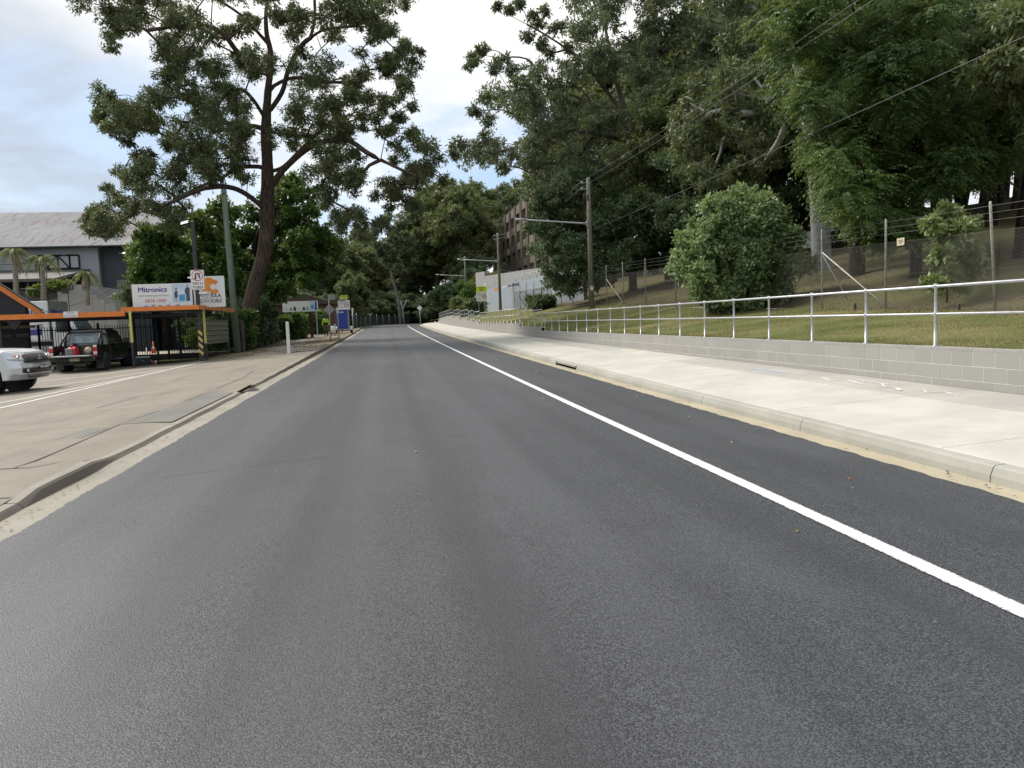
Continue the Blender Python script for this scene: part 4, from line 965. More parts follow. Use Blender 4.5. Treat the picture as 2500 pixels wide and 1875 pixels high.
# scrubby light tree over the trailer
b = zpt(868, 800, 112); b = (b[0], b[1], za(b[0], b[1]))
plant('scrub_tree', 'light olive scrubby tree behind the blue trailer', 'tree', b, [b, zpt(866, 770, 112), zpt(860, 740, 112)], .15, fill([(825, 740), (832, 690), (850, 672), (880, 680), (900, 715), (896, 755), (860, 770), (835, 765)], 112, 3, (8, 13), 40, rg, .75), 'gum', LEAF_SCRUB, BARK_DARK, 42, 1.8, 1.0, tip=.02)

# ================================================================== RIGHT-HAND FURNITURE
# ---- wire fence on the bank
BLKS = pm('dark_gate_steel', (.03, .032, .036), .5)
FX = 13.8
FPOST = pm('fence_post_steel', (.40, .385, .35), .6, .3, var=.2, sc=9, dirt=(.22, .19, .15), dsc=6)
WIRE = pm('fence_wire', (.21, .20, .185), .6, .5, var=.1)
fpost = MB().lathe((0, 0, 0), [(.03, -.2), (.03, 2.42), (.022, 2.46), (.006, 2.47)], 8).mesh('post', FPOST)
def fy(px): return float(atx(px, 740, FX)[1])
fyl = [8.2, 12.0, fy(2430), fy(2162), fy(2007), 26.9, 30.6, fy(1650), fy(1577), fy(1522), fy(1482), fy(1440), 56.2, 60, 63.8, 67.6, 71.4, 75.2, 79, 82.6]
fence = empty('wire_fence', (FX, 22, bank(FX, 22)), label='chain-link fence with barbed wire strands along the wooded bank', cat='fence')
fo = np.array([FX, 22, bank(FX, 22)])
for i, y in enumerate(fyl):
    o = link('post', fpost, fence, (0, y-22, bank(FX, y)-fo[2]))
    if i == 2: o.rotation_euler = (R(0), R(-4), 0)
brace = [((0, fyl[4], 1.75), (0, fyl[3], .06)), ((0, fyl[4], 1.7), (0.9, fyl[4]-.3, -.1)), ((0, fyl[10], 1.6), (0, fyl[9], .1)), ((0, fyl[14], 1.6), (0, fyl[13], .1))]
for a, c in brace:
    MB().tube([(a[0], a[1]-22, bank(FX, a[1])-fo[2]+a[2]), (c[0], c[1]-22, bank(FX, c[1])-fo[2]+c[2])], .024, 8).build('brace', FPOST, fence)
for a, b_ in zip(fyl[:-1], fyl[1:]):
    za_, zb = bank(FX, a)-fo[2], bank(FX, b_)-fo[2]; mb = MB(); Hm = 1.78; step = .078 if a < 40 else .16; w = .0022 if a < 40 else .0035
    n = int((b_-a+Hm)/step)
    for k in range(n):
        for sg in (1, -1):
            y0 = a-Hm+k*step if sg == 1 else a+k*step
            t0 = max(0, (a-y0)/Hm) if sg == 1 else max(0, (y0-b_)/Hm); t1 = min(1, (b_-y0)/Hm) if sg == 1 else min(1, (y0-a)/Hm)
            if t1-t0 < .02: continue
            pts = []
            for t in (t0, t1):
                y = y0+sg*t*Hm; zb_ = za_+(zb-za_)*(y-a)/(b_-a); pts.append((0.004*sg, y-22, zb_+.03+t*Hm))
            mb.tube(pts, w, 3, caps=False, smooth=False)
    mb.build('chain_link_mesh', WIRE, fence, fix=False)['kind'] = 'stuff'
    for hz, rw in ((1.81, .003), (.05, .003), (.95, .0025), (2.05, .004), (2.22, .004), (2.38, .004)):
        MB().tube([(0, a-22, za_+hz), (0, (a+b_)/2-22, (za_+zb)/2+hz-.015), (0, b_-22, zb+hz)], rw, 4, caps=False).build('strand', WIRE, fence, fix=False)
p = atx(2199, 590, FX-.03)
sg = empty('fence_sign', tuple(p), label='small faded cream notice plate hung on the wire fence', cat='sign')
MB().box((0, 0, 0), (.012, .30, .20)).build('plate', pm('faded_cream', (.60, .53, .38), .6, var=.1, sc=12, dirt=(.42, .33, .2), dsc=9), sg)
for k, (w, z) in enumerate(((.15, .035), (.18, .0), (.10, -.04))): MB().box((-.009, .0, z), (.003, w, .018)).build('print_line', pm('faded_print', (.16, .12, .09), .7), sg)
# gate frames by the blue wall
for y0_, y1_ in ((67.6, 71.4), (75.2, 79)):
    zz = bank(FX, y0_)-fo[2]; MB().tube([(-.06, y0_-22, zz), (-.06, y0_-22, zz+1.7), (-.06, y1_-22-.4, zz+1.7), (-.06, y1_-22-.1, zz+1.2), (-.06, y0_-22, zz+.1)], .035, 6).build('gate_frame', BLKS, fence)
# stubs of old posts
for px in (2087, 2340):
    p = atx(px, 752, FX-.25); p[2] = bank(p[0], p[1]); s_ = empty('post_stub', tuple(p), label='short rotten timber stub at the fence foot, '+('near the sloping brace' if px < 2200 else 'right of the leafy shrub'), cat='stub')
    MB().prism([(-.04, -.1), (.035, -.1), (.03, .13), (.0, .19), (-.04, .12)], -.03, .03).build('stump', BARK_MID, s_)

# ---- poles, street lights, wires
TIMBER = barkmat('weathered_pole', (.12, .115, .095), (.22, .21, .175), (9, 9, .5), .4)
TIMBERG = barkmat('green_treated_pole', (.11, .135, .105), (.20, .235, .185), (9, 9, .5), .4)
BLACKP = pm('black_plastic', (.015, .015, .016), .5)
CER = pm('ceramic', (.55, .53, .5), .3)
PX = 12.6
def pole(Y, H, label, arm, mat, px_lean=.0, r=.17, X=None):
    X_ = PX if X is None else X; z = bank(X_, Y)-.1
    p_ = empty('power_pole', (X_, Y, z), label=label, cat='pole', group='timber power poles up the bank')
    MB().tube([(0, 0, -.2), (0, 0, H*.5), (0, 0, H)], [r, r*.88, r*.74], 14).build('shaft', mat, p_)
    MB().lathe((0, 0, H), [(r*.78, -.02), (r*.78, .02), (r*.4, .05)], 14).build('cap', GALV, p_)
    if arm:
        za_ = arm
        MB().tube([(-r*.7, 0, za_-.02), (-.5, 0, za_+.02), (-2, 0, za_+.13), (-4.2, 0, za_+.30)], [.09, .055, .045, .035], 8).build('outreach_arm', GALV, p_)
        MB().loft([[(-3.95, -.06, za_+.25), (-3.95, .06, za_+.25), (-3.95, .06, za_+.35), (-3.95, -.06, za_+.35)], [(-4.25, -.12, za_+.24), (-4.25, .12, za_+.24), (-4.25, .08, za_+.38), (-4.25, -.08, za_+.38)], [(-4.6, -.07, za_+.27), (-4.6, .07, za_+.27), (-4.6, .05, za_+.37), (-4.6, -.05, za_+.37)]]).build('lantern', GALV, p_)
        MB().box((-r*.8, 0, za_), (.10, .16, .36)).build('bracket', GALV, p_)
    for k, dz in enumerate((.25, .62)):
        MB().tube([(-.02, 0, H-dz), (-.42, 0, H-dz)], .02, 6).build('insulator_pin', GALV, p_)
        MB().lathe((-.42, 0, H-dz-.05), [(.02, 0), (.05, .03), (.05, .07), (.03, .10), (.045, .13), (.02, .16)], 10).build('insulator', CER, p_)
    return p_
P1 = pole(46.5, 8.0, 'nearest weathered timber power pole with a long street-light arm', 5.3, TIMBER)
MB().box((0, -.165, 1.35), (.20, .012, .26)).build('number_plate', pm('pole_plate', (.62, .58, .55), .6, dirt=(.35, .2, .17), dsc=20), P1)
for k in range(3): MB().lathe((-.32+k*.11, -.12, 6.65), [(.04, 0), (.045, .1), (.045, .35), (.02, .42)], 8).build('fuse_box', BLACKP, P1)
P2 = pole(85, 8.6, 'second timber power pole standing in front of the pale blue wall', 5.6, TIMBER)
P3 = pole(121, 8.8, 'third timber power pole, green-tinted, beyond the pale blue wall', 5.8, TIMBERG)
P4 = pole(162, 8.8, 'farthest thin timber power pole among the trees', 5.0, TIMBER)
WIREM = pm('overhead_wire', (.13, .13, .135), .5, .2)
def wire(name, a, c, sag, label, r=.012, n=14):
    a = np.array(a, float); c = np.array(c, float); pts = []
    for i in range(n+1):
        t = i/n; q = a+(c-a)*t-a; q[2] -= sag*4*t*(1-t); pts.append(tuple(q))
    o = MB().tube(pts, r, 5).build(name, WIREM, None, loc=tuple(a), fix=False); return tag(o, label, 'wire', 'overhead wires')
def ptop(Y, H, dz, dx=-.42): return (PX+dx, Y, bank(PX, Y)-.1+H-dz+.1)
tops = [(46.5, 8.0), (85, 8.6), (121, 8.8), (162, 8.8)]
for k, dz in enumerate((.25, .62)):
    q = atx((2100, 2136)[k], 0, PX-.2); a = np.array(ptop(46.5, 8.0, dz)); e = np.array(q); e2 = a+(e-a)*1.9; e2[2] += .9; 
    wire('overhead_wire', a, e2, .45, ('upper' if k == 0 else 'lower')+' of the twin wires rising from the nearest pole towards the upper right', .010)
    for i in range(3):
        wire('overhead_wire', ptop(*tops[i], dz), ptop(*tops[i+1], dz), .8, ('upper' if k == 0 else 'lower')+' wire slung between '+('the nearest and second poles', 'the second and third poles', 'the third and farthest poles')[i], .014)
a = np.array((PX, 46.5, bank(PX, 46.5)+4.75)); q = atx(2500, 84, PX); e2 = a+(q-a)*1.15
wire('overhead_wire', a, e2, .10, 'single low wire crossing in front of the bright bush towards the right edge', .009)
wire('overhead_wire', a+np.array([-.1, .2, -.05]), (PX, 85, bank(PX, 85)+4.6), 1.0, 'low slack wire from the nearest pole to the second pole', .013)

# ---- signs: lettering helpers
WHITE = pm('sign_white', (.78, .78, .77), .45, var=.03, sc=6)
BLACKI = pm('sign_black', (.02, .02, .022), .5, var=.05)
REDI = pm('sign_red', (.52, .05, .05), .45, var=.05)
LIME = pm('fluoro_lime', (.62, .80, .03), .5, var=.04)
NAVY = pm('print_navy', (.055, .05, .26), .5, var=.05)
ORANGE = pm('orange_paint', (.74, .215, .035), .5, var=.08, sc=4, dirt=(.56, .15, .04), dsc=2.5)
GREYBACK = pm('sign_back_grey', (.30, .30, .295), .5, .4, var=.08)
def text(body, size, mat, parent, loc, align='CENTER', xs=1., bold=0., rot=(math.pi/2, 0, 0), name='lettering', shear=0.):
    cu = bpy.data.curves.new(name, 'FONT'); cu.body = body; cu.size = size; cu.align_x = align; cu.align_y = 'CENTER'; cu.extrude = .0015; cu.shear = shear; cu.resolution_u = 3
    t = bpy.data.objects.new(name, cu); COL.objects.link(t); bpy.context.view_layer.update()
    dg = bpy.context.evaluated_depsgraph_get(); me = bpy.data.meshes.new_from_object(t.evaluated_get(dg)); bpy.data.objects.remove(t); bpy.data.curves.remove(cu)
    me.materials.clear(); me.materials.append(mat)
    o = link(name, me, parent, loc, rot); o.scale = (xs, 1, 1)
    if bold:                       # heavier strokes: the same letters again, a hair aside
        for k, (dx, dz) in enumerate(((1, 0), (-1, 0), (0, 1))):
            c = link(name, me, parent, (loc[0]+(bold*dx if rot[2] == 0 else 0), loc[1]+(bold*dx if rot[2] else -.0006*(k+1)), loc[2]+bold*dz), rot); c.scale = (xs, 1, 1)
            if rot[2]: c.location.x += .0006*(k+1)
    return o
def ribbon(pts, w, y=0, th=.003, closed=False):
    """ flat printed stroke in the x-z plane facing -Y """
    n = len(pts); vs = []; fs = []
    for i, (x, z) in enumerate(pts):
        a = pts[(i-1) % n] if closed or i > 0 else pts[i]; c = pts[(i+1) % n] if closed or i < n-1 else pts[i]
        d = math.hypot(c[0]-a[0], c[1]-a[1]) or 1; nx, nz = -(c[1]-a[1])/d*w/2, (c[0]-a[0])/d*w/2
        vs += [(x+nx, y, z+nz), (x-nx, y, z-nz)]
    m_ = n if closed else n-1
    for i in range(m_): j = (i+1) % n; fs.append((2*i, 2*i+1, 2*j+1, 2*j))
    return MB().add(vs, fs)
def arc(cx, cz, r, a0, a1, n=20, rz=None): return [(cx+r*math.cos(R(a0+(a1-a0)*i/n)), cz+(rz or r)*math.sin(R(a0+(a1-a0)*i/n))) for i in range(n+1)]
def rounded(w, h, r, n=4):
    out = []
    for cx, cz, a in ((w/2-r, h/2-r, 0), (-w/2+r, h/2-r, 90), (-w/2+r, -h/2+r, 180), (w/2-r, -h/2+r, 270)):
        out += [(cx+r*math.cos(R(a+90*i/n)), cz+r*math.sin(R(a+90*i/n))) for i in range(n+1)]
    return out
def school_sign(name, base, zc, label, w=1.07, lights=False, rz=0):
    s = empty(name, base, rz, label=label, cat='sign', group='school zone signs'); h = zc-base[2]
    post = MB().tube([(0, 0, 0), (0, 0, h+.6)], .03, 8).mesh('post', GALV)
    link('post', post, s, (-w*.28, .05, -.1)); link('post', post, s, (w*.24, .05, -.1))
    MB().prism(rounded(w, 1.0, .04), -.006, .006).build('lower_plate', WHITE, s, loc=(0, 0, h-.25))
    up = MB().prism(rounded(w, .54, .04), -.006, .006).build('upper_plate', BLACKI if lights else LIME, s, loc=(0, 0, h+.525))
    if lights: MB().box((0, -.010, 0), (w*.62, .004, .46)).build('lime_panel', LIME, up)
    text('SCHOOL', .20, BLACKI, up, (0, -.016, .11), bold=.004, xs=.8); text('ZONE', .20, BLACKI, up, (0, -.016, -.11), bold=.004, xs=.8)
    if lights:
        for sx in (-1, 1): MB().lathe((sx*w*.405, -.03, 0), [(.08, 0), (.085, .03), (.05, .04)], 14, 'y').build('flashing_lamp', pm('amber_lens', (.35, .16, .02), .3), up)
    ring = ribbon(arc(w*.22, .02, .235, 0, 351, 26), .055, -.0085, closed=True).build('red_ring', REDI, s, loc=(0, 0, h-.25))
    text('4', .27, BLACKI, s, (w*.22-.075, -.010, h-.23), bold=.006, xs=.85); text('0', .27, BLACKI, s, (w*.22+.075, -.010, h-.23), bold=.006, xs=.85)
    text('8-9:30 AM', .13, BLACKI, s, (-w*.25, -.009, h+.12), xs=.72); text('2:30-4 PM', .13, BLACKI, s, (-w*.25, -.009, h-.08), xs=.72)
    text('SCHOOL', .10, BLACKI, s, (-w*.25, -.009, h-.42), xs=.72); text('DAYS', .10, BLACKI, s, (-w*.25, -.009, h-.54), xs=.72)
    return s
p = zpt(1176, 722, 80)
school_sign('school_zone_sign', (p[0], 80, bank(p[0], 80)), zpt(1176, 718, 80)[2], 'lime and white forty school zone sign in front of the pale blue wall', 1.12)
for px, hh in ((1186, 3.4),):
    X_ = float(zpt(px, 740, 82)[0]); o = MB().tube([(0, 0, -.1), (0, 0, hh)], .03, 8).build('sign_post', GALV, None, loc=(X_, 82, bank(X_, 82))); tag(o, 'bare grey steel post just right of the school zone sign', 'post')

# ---- pale blue ramp wall, upper wall, concrete offices
BLUEW = pm('pale_blue_render', (.30, .335, .37), .8, var=.05, sc=.5, dirt=(.24, .265, .29), dsc=.6)
PALEW = pm('off_white_render', (.38, .375, .365), .8, var=.05, sc=.5, dirt=(.38, .36, .34), dsc=.4, stretch=(1, 1, .2))
A, B_ = np.array((15.9, 61.)), np.array((11.9, 107.))
bw = empty('ramp_wall', (13.9, 84, bank(13.9, 84)), label='long pale blue rendered ramp wall behind the wire fence', cat='wall')
n_ = (B_-A)/np.linalg.norm(B_-A); s_ = np.array((-n_[1], n_[0]))
def wallpt(t, z, off=0.): q = A+(B_-A)*t+s_*off; return (q[0]-13.9, q[1]-84, z-bw.location.z)
tops_ = [(0, 5.5), (.35, 5.55), (.7, 5.5), (.93, 5.1), (1.0, 4.6), (1.02, 2.4)]
for k in range(len(tops_)-1):
    (t0, z0), (t1, z1) = tops_[k], tops_[k+1]
    MB().add([wallpt(t0, 1.), wallpt(t1, 1.), wallpt(t1, z1), wallpt(t0, z0), wallpt(t0, 1., -.3), wallpt(t1, 1., -.3), wallpt(t1, z1, -.3), wallpt(t0, z0, -.3)], [(0, 1, 2, 3), (7, 6, 5, 4), (0, 4, 5, 1), (1, 5, 6, 2), (2, 6, 7, 3), (3, 7, 4, 0)]).build('panel', BLUEW, bw)
GW, GO, GN = pm('graffiti_white', (.7, .72, .75), .7), pm('graffiti_orange', (.6, .22, .06), .7), pm('graffiti_navy', (.03, .03, .07), .7)
def graf(t0, t1, z0, z1, mat, nm='graffiti', n=7):
    rngg = random.Random(int(t0*1000)); b = MB()
    for i in range(n):
        t = t0+(t1-t0)*i/n; b.add([wallpt(t, z0+rngg.random()*.15, .012), wallpt(t+(t1-t0)/n*.8, z0+rngg.random()*.2, .012), wallpt(t+(t1-t0)/n*.9, z1-rngg.random()*.25, .012), wallpt(t+.001, z1-rngg.random()*.2, .012)], [(0, 1, 2, 3)])
    o = b.build(nm, mat, bw, fix=False); o['kind'] = 'stuff'
graf(.78, .86, 4.6, 5.1, GW); graf(.64, .70, 5.0, 5.5, GO); graf(.44, .55, 5.1, 5.5, GN); graf(.56, .62, 5.15, 5.45, GW)
for k in range(9):
    t = .0+k*.06; MB().tube([wallpt(t, 5.45, -.15), wallpt(t, 6.2, -.15)], .03, 6).build('rail_post', GALV, bw)
MB().tube([wallpt(0, 6.2, -.15), wallpt(.48, 6.2, -.15)], .03, 6).build('rail', GALV, bw)
uw = empty('upper_wall', (17, 112, 4), label='off-white panelled wall rising behind the pale blue ramp wall', cat='wall')
q0, q1 = np.array((13.6, 116.)), np.array((20.5, 96.))
for k in range(7):
    a, c = q0+(q1-q0)*k/7, q0+(q1-q0)*(k+.985)/7; a = a-np.array((17, 112)); c = c-np.array((17, 112)); zt = 4.0+.12*(6-k) if k < 1 else 4.05
    MB().add([(a[0], a[1], -2), (c[0], c[1], -2), (c[0], c[1], zt), (a[0], a[1], zt), (a[0]+.3, a[1]+.1, -2), (c[0]+.3, c[1]+.1, -2), (c[0]+.3, c[1]+.1, zt), (a[0]+.3, a[1]+.1, zt)], [(0, 1, 2, 3), (7, 6, 5, 4), (0, 4, 5, 1), (1, 5, 6, 2), (2, 6, 7, 3), (3, 7, 4, 0)]).build('panel', PALEW, uw)
CONCB = pm('board_marked_concrete', (.165, .14, .105), .85, var=.14, sc=.6, dirt=(.10, .085, .065), dsc=.5, stretch=(1, 1, .25))
DGLASS = pm('dark_window_glass', (.02, .022, .025), .12, var=.2, spec=.8)
of = empty('concrete_offices', (24.5, 136, 5.5), label='brutalist concrete office block with deep square windows among the trees', cat='building')
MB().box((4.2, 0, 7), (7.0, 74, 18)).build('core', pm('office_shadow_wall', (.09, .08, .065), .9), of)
FLZ = [2.6, 6.0, 9.3, 12.6]
for f, z in enumerate(FLZ+[15.9]):
    MB().box((.30, 0, z-.0), (.7, 74, 1.25 if f < 4 else 1.6)).build('spandrel', CONCB, of)
nb = 12
for i in range(nb+1):
    y = -36+6*i
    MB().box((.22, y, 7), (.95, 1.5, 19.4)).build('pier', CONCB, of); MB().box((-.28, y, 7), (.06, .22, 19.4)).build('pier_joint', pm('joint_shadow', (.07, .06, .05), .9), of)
pane = MB().box((0, 0, 0), (.04, 4.46, 2.1)).mesh('window', DGLASS)
for f, z in enumerate(FLZ):
    for i in range(nb): link('window', pane, of, (.66, -33+6*i, z+1.68))
# little ochre shrub tree over the wall
b = (16.0, 119, bank(16, 119)); plant('scrub_tree', 'ochre-yellow leafy tree above the off-white wall end', 'tree', b, [b, (16, 119, b[2]+2), (16.1, 119, b[2]+4.5)], .12, [(15.2+rg.uniform(-1.5, 3), 119+rg.uniform(-1, 1), b[2]+3.5+rg.uniform(-1, 1.6), .75) for k in range(22)], 'broad', leafmat('ochre_leaf', (.10, .085, .02), (.26, .21, .05), None, .3), BARK_DARK, 51, 2.2, 1.0)
for (px, Y, r, hh, lb) in ((1132, 93, 1.2, 1.7, 'pale round shrub on the stepped wall by the third pole'), (1165, 88, .9, 1.4, 'small grey-green shrub at the foot of the blue wall end'), (1142, 112, 1.6, 4.0, 'bright creeper mound left of the pale blue wall'), (1322, 63, .7, .9, 'spiky dark tussock at the foot of the pale blue wall')):
    X_ = float(at(px, 745, Y)[0]); b = (X_, Y, bank(X_, Y))
    plant('shrub', lb, 'shrub', b, [b, (X_, Y, b[2]+hh*.4), (X_, Y, b[2]+hh*.8)], .05, [(X_+rg.normal()*r*.5, Y+rg.normal()*r*.5, b[2]+rg.uniform(.25, 1)*hh, .45*r+.1) for k in range(18)], 'broad', LEAF_SCRUB if 'pale' in lb and 'tussock' not in lb and 'creeper' not in lb else (LEAF_HEDGE if 'creeper' in lb else LEAF_DARK), BARK_DARK, int(px), 1.8, .9, trunk_name='stem', crown_name='foliage')
# white parked cars glimpsed on the hill above the bush

# ================================================================== LEFT: THE YARD
DKSTEEL = pm('charcoal_steel', (.035, .037, .042), .5, .2, var=.15, sc=5)
BLKSTEEL = pm('black_powdercoat', (.014, .014, .016), .45, .1, var=.2, sc=6)
YELLOWP = pm('yellow_post_paint', (.62, .60, .16), .55, var=.08, sc=7, dirt=(.42, .38, .12), dsc=5)
UNDER = pm('dark_roof_sheet', (.045, .047, .05), .6, .2, var=.2, sc=2)
FY = 36.0
# ---- carport
cp = empty('carport', (-12.2, 39.5, 0), label='low flat carport with orange fascia along the yard front', cat='carport')
def L5(p): return (p[0]+12.2, p[1]-39.5, p[2])
l0 = at(-90, 779, FY); l1 = at(306, 766.5, FY); r0 = at(296, 755.5, FY); r1 = at(484, 751, FY)
zl = (at(100, 772, FY)[2]+at(300, 766, FY)[2])/2; zr_ = (r0[2]+r1[2])/2
MB().span(L5((l0[0]-4, FY-.05, zl-.11)), L5((l1[0], FY, zl+.11))).build('fascia', ORANGE, cp)
MB().span(L5((l1[0]-.14, FY-.10, zr_-.24)), L5((l1[0]-.002, FY-.052, zr_+.10))).build('fascia_end', ORANGE, cp)
MB().span(L5((r0[0]+.03, FY-.06, zr_-.09)), L5((r1[0]+.02, FY-.002, zr_+.10))).build('fascia', ORANGE, cp)
MB().span(L5((r1[0]-.04, FY+.002, zr_-.08)), L5((r1[0]+.022, 44.2, zr_+.11))).build('fascia', pm('orange_faded', (.62, .20, .045), .55, var=.15, sc=2, dirt=(.30, .12, .05), dsc=1.2), cp)
MB().span(L5((l0[0]-4, FY+.003, zl-.04)), L5((l1[0]-.02, 43.5, zl+.03))).build('roof', UNDER, cp)
MB().span(L5((r0[0]+.06, FY+.003, zr_-.02)), L5((r1[0]-.045, 44.2, zr_+.05))).build('roof', UNDER, cp)
for y in (37.5, 39.5, 41.5): MB().span(L5((l0[0]-4, y, zl-.16)), L5((r1[0]-.1, y+.06, zl-.045))).build('rafter', UNDER, cp)
def ypost(x, y, ztop, split, nm='post'):
    zb = za(x, y)-.02
    o = MB().box((0, 0, (split-zb)/2), (.09, .09, split-zb)).build(nm, DKSTEEL, cp, loc=L5((x, y, zb)))
    MB().box((0, 0, split-zb+(ztop-split)/2), (.088, .088, ztop-split-.001)).build('yellow_sleeve', YELLOWP, o)
ypost(-10.98, 35.9, zr_-.09, 1.12)
ypost(-8.22, 37.2, zr_-.02, .95)
for x, y in ((-8.3, 42.6), (-12.9, 42.6), (-16.0, 42.6), (-16.3, 36.1), (-10.7, 42.6)):
    zb = za(x, y)-.05; MB().box((0, 0, (zl-zb)/2), (.10, .10, zl-zb-.05)).build('post', DKSTEEL, cp, loc=L5((x, y, zb)))
# brackets at the fence post
for x in (-15.75,): MB().prism([(-.35, 0), (.35, 0), (.06, -.42), (-.06, -.42)], -.05, .05).build('gusset', BLKSTEEL, cp, loc=L5((x, 36.2, zl-.1)))
# corrugated side panel
CORR = pm('weathered_corrugated', (.17, .165, .135), .55, .5, var=.15, sc=3, dirt=(.09, .085, .07), dsc=2)
cs = empty('side_panel', (-8.24, 40, za(-8.2, 40)), label='dull corrugated metal side panel under the carport end', cat='panel')
prof = []
zz = .72
while zz < 1.66:
    prof += [(-.0, zz), (-.0, zz+.15), (.045, zz+.175), (.045, zz+.20)]; zz += .235
prof = [(-.03, .72)]+prof+[(-.03, prof[-1][1])]
MB().prism([(a, b_) for a, b_ in prof], -2.6, 2.6, axis='y').build('sheet', CORR, cs)
MB().box((-.04, 2.5, .8), (.06, .08, 1.7)).build('stud', DKSTEEL, cs)
# STAFF PARKING notice
p = at(174, 768.5, FY); st = empty('parking_notice', (p[0], FY-.062, p[2]+.015), label='white STAFF PARKING notice fixed to the orange fascia', cat='sign')
MB().box((0, 0, 0), (.58, .012, .25)).build('plate', WHITE, st)
GI = pm('notice_grey', (.22, .22, .24), .6)
text('STAFF', .115, GI, st, (0, -.008, .06), xs=1.05); text('PARKING', .115, GI, st, (0, -.008, -.06), xs=1.05)
# ---- billboards on the carport roof
def board(name, cpx, cpy, Y, w, h, label, rz=0, tilt=0):
    c = at(cpx, cpy, Y); b_ = empty(name, (c[0], Y, c[2]-h/2), rz, label=label, cat='billboard')
    MB().box((0, .02, h/2), (w, .035, h)).build('panel', WHITE, b_)
    for sx in (-.36, .36): MB().box((w*sx, .06, h/2-.25), (.05, .04, h+.5)).build('prop', DKSTEEL, b_)
    return b_
m1 = board('billboard', 396.5, 722, 36.5, 2.52, 1.06, 'white office technology billboard with navy Mitronics lettering on the carport roof')
text('Mitronics', .315, NAVY, m1, (-.40, -.004, .80), bold=.008, xs=1.02)
text('OFFICE TECHNOLOGY SOLUTIONS', .088, GI, m1, (-.38, -.004, .54), xs=.92)
text('8878 1000', .20, pm('print_red', (.62, .08, .09), .5), m1, (-.30, -.004, .31), xs=1.02)
PB = pm('print_pale_blue', (.55, .66, .80), .5); PC = pm('print_cyan', (.07, .33, .58), .5); SUIT = pm('print_suit', (.07, .07, .10), .5); SKINP = pm('print_skin', (.50, .33, .25), .5); PG = pm('print_grey', (.30, .32, .36), .5)
def flat(name, poly, mat, par, y=-.003): return MB().prism(poly, y, y+.0012).build(name, mat, par)
flat('picture', [(.42, .22), (1.22, .22), (1.22, 1.03), (.42, 1.03)], PB, m1, -.0005)
flat('printed_copier', [(.70, .28), (.95, .28), (.95, .56), (.70, .56)], PC, m1)
flat('printed_suit', [(1.00, .26), (1.16, .28), (1.15, .55), (1.17, .82), (1.08, .90), (.99, .84), (.94, .66), (1.00, .58)], SUIT, m1)
flat('printed_head', [(x_*.9, z_) for x_, z_ in arc(1.19, .955, .05, 0, 330, 9)], SKINP, m1, -.0035)
flat('printed_dress', [(.52, .42), (.64, .42), (.66, .72), (.56, .74), (.50, .62)], SUIT, m1)
flat('printed_legs', [(.55, .25), (.58, .25), (.60, .42), (.54, .42)], SKINP, m1); flat('printed_hair', arc(.60, .82, .06, 0, 330, 9), pm('print_hair', (.35, .2, .13), .5), m1)
flat('printed_arm', [(.64, .64), (.95, .66), (.95, .70), (.66, .69)], WHITE, m1, -.0045)
for k, (x_, mt) in enumerate(((-1.0, PB), (-.72, PC), (-.42, PG), (-.12, SUIT), (.22, SKINP), (.60, PG), (.95, PB))):
    flat('printed_thumbnail', [(x_-.10, .02), (x_+.10, .02), (x_+.08, .10+.03*(k % 3)), (x_-.06, .13-.02*(k % 2))], mt, m1)
m2 = board('billboard', 511, 712, 37.6, 1.38, 1.42, 'square white chemicals billboard with orange curled logo beside the lamp pole')
OL = pm('logo_orange', (.82, .27, .04), .5)
ribbon(arc(.18, .93, .235, 40, 320, 22), .20, -.004).build('logo_curl', OL, m2)
ribbon([(-.22, .62), (-.22, .98)]+[(-.22+.02*i, .98+.05*i) for i in range(1, 4)]+arc(.0, 1.10, .16, 160, 20, 10), .20, -.003).build('logo_stem', OL, m2)
text('FORMULA', .225, BLACKI, m2, (.02, -.004, .52), bold=.004, xs=.95); text('CHEMICALS', .225, BLACKI, m2, (.03, -.004, .28), bold=.004, xs=.83)
flat('logo_bar', [(-.42, .66), (-.25, .66), (-.25, .69), (-.42, .69)], BLACKI, m2)
# ---- lamp pole with cameras and signs
lx, ly = -8.30, 36.62; lz = za(lx, ly)
H_ = float(at(474, 545, ly)[2])-lz
lp = empty('lamp_pole', (lx, ly, lz-.02), label='square charcoal lamp pole with floodlight at the carport corner', cat='lamp pole')
MB().box((0, 0, H_/2), (.15, .15, H_)).build('shaft', DKSTEEL, lp, bevel=.008)
MB().box((0, 0, .02), (.30, .30, .03)).build('base_plate', DKSTEEL, lp)
fl = MB().box((-.30, -.02, H_+.02), (.36, .32, .07), ry=R(-14)).build('floodlight', DKSTEEL, lp)
MB().box((-.30, -.17, H_+.035), (.33, .02, .26), rx=R(-60), ry=R(-14)).build('glass', pm('lamp_glass', (.75, .77, .78), .2), fl)
MB().tube([(0, 0, H_-.05), (-.14, -.01, H_-.02)], .03, 8).build('bracket', DKSTEEL, lp)
HZ = NT('hazard_stripes'); q_ = HZ.map(HZ.obj(), (1, 1, 1), (0, R(45), 0)); wv = HZ.N.new('ShaderNodeTexWave'); wv.inputs['Scale'].default_value = 1.5; wv.bands_direction = 'X'; HZ.L.new(q_, wv.inputs['Vector'])
HZ.col(HZ.mix(HZ.rng(wv.outputs['Fac'], .47, .53), (.025, .025, .025), (.62, .45, .16))).set(rough=.6)
MB().box((0, 0, .85), (.158, .158, 1.15)).build('hazard_wrap', HZ.m, lp)
cw = MB().lathe((-.19, -.06, 3.72), [(.03, -.02), (.07, .0), (.075, .05), (.06, .12), (.02, .15)], 12).tube([(0, -.05, 3.85), (-.19, -.06, 3.85)], .02, 6).build('security_camera', WHITE, lp)
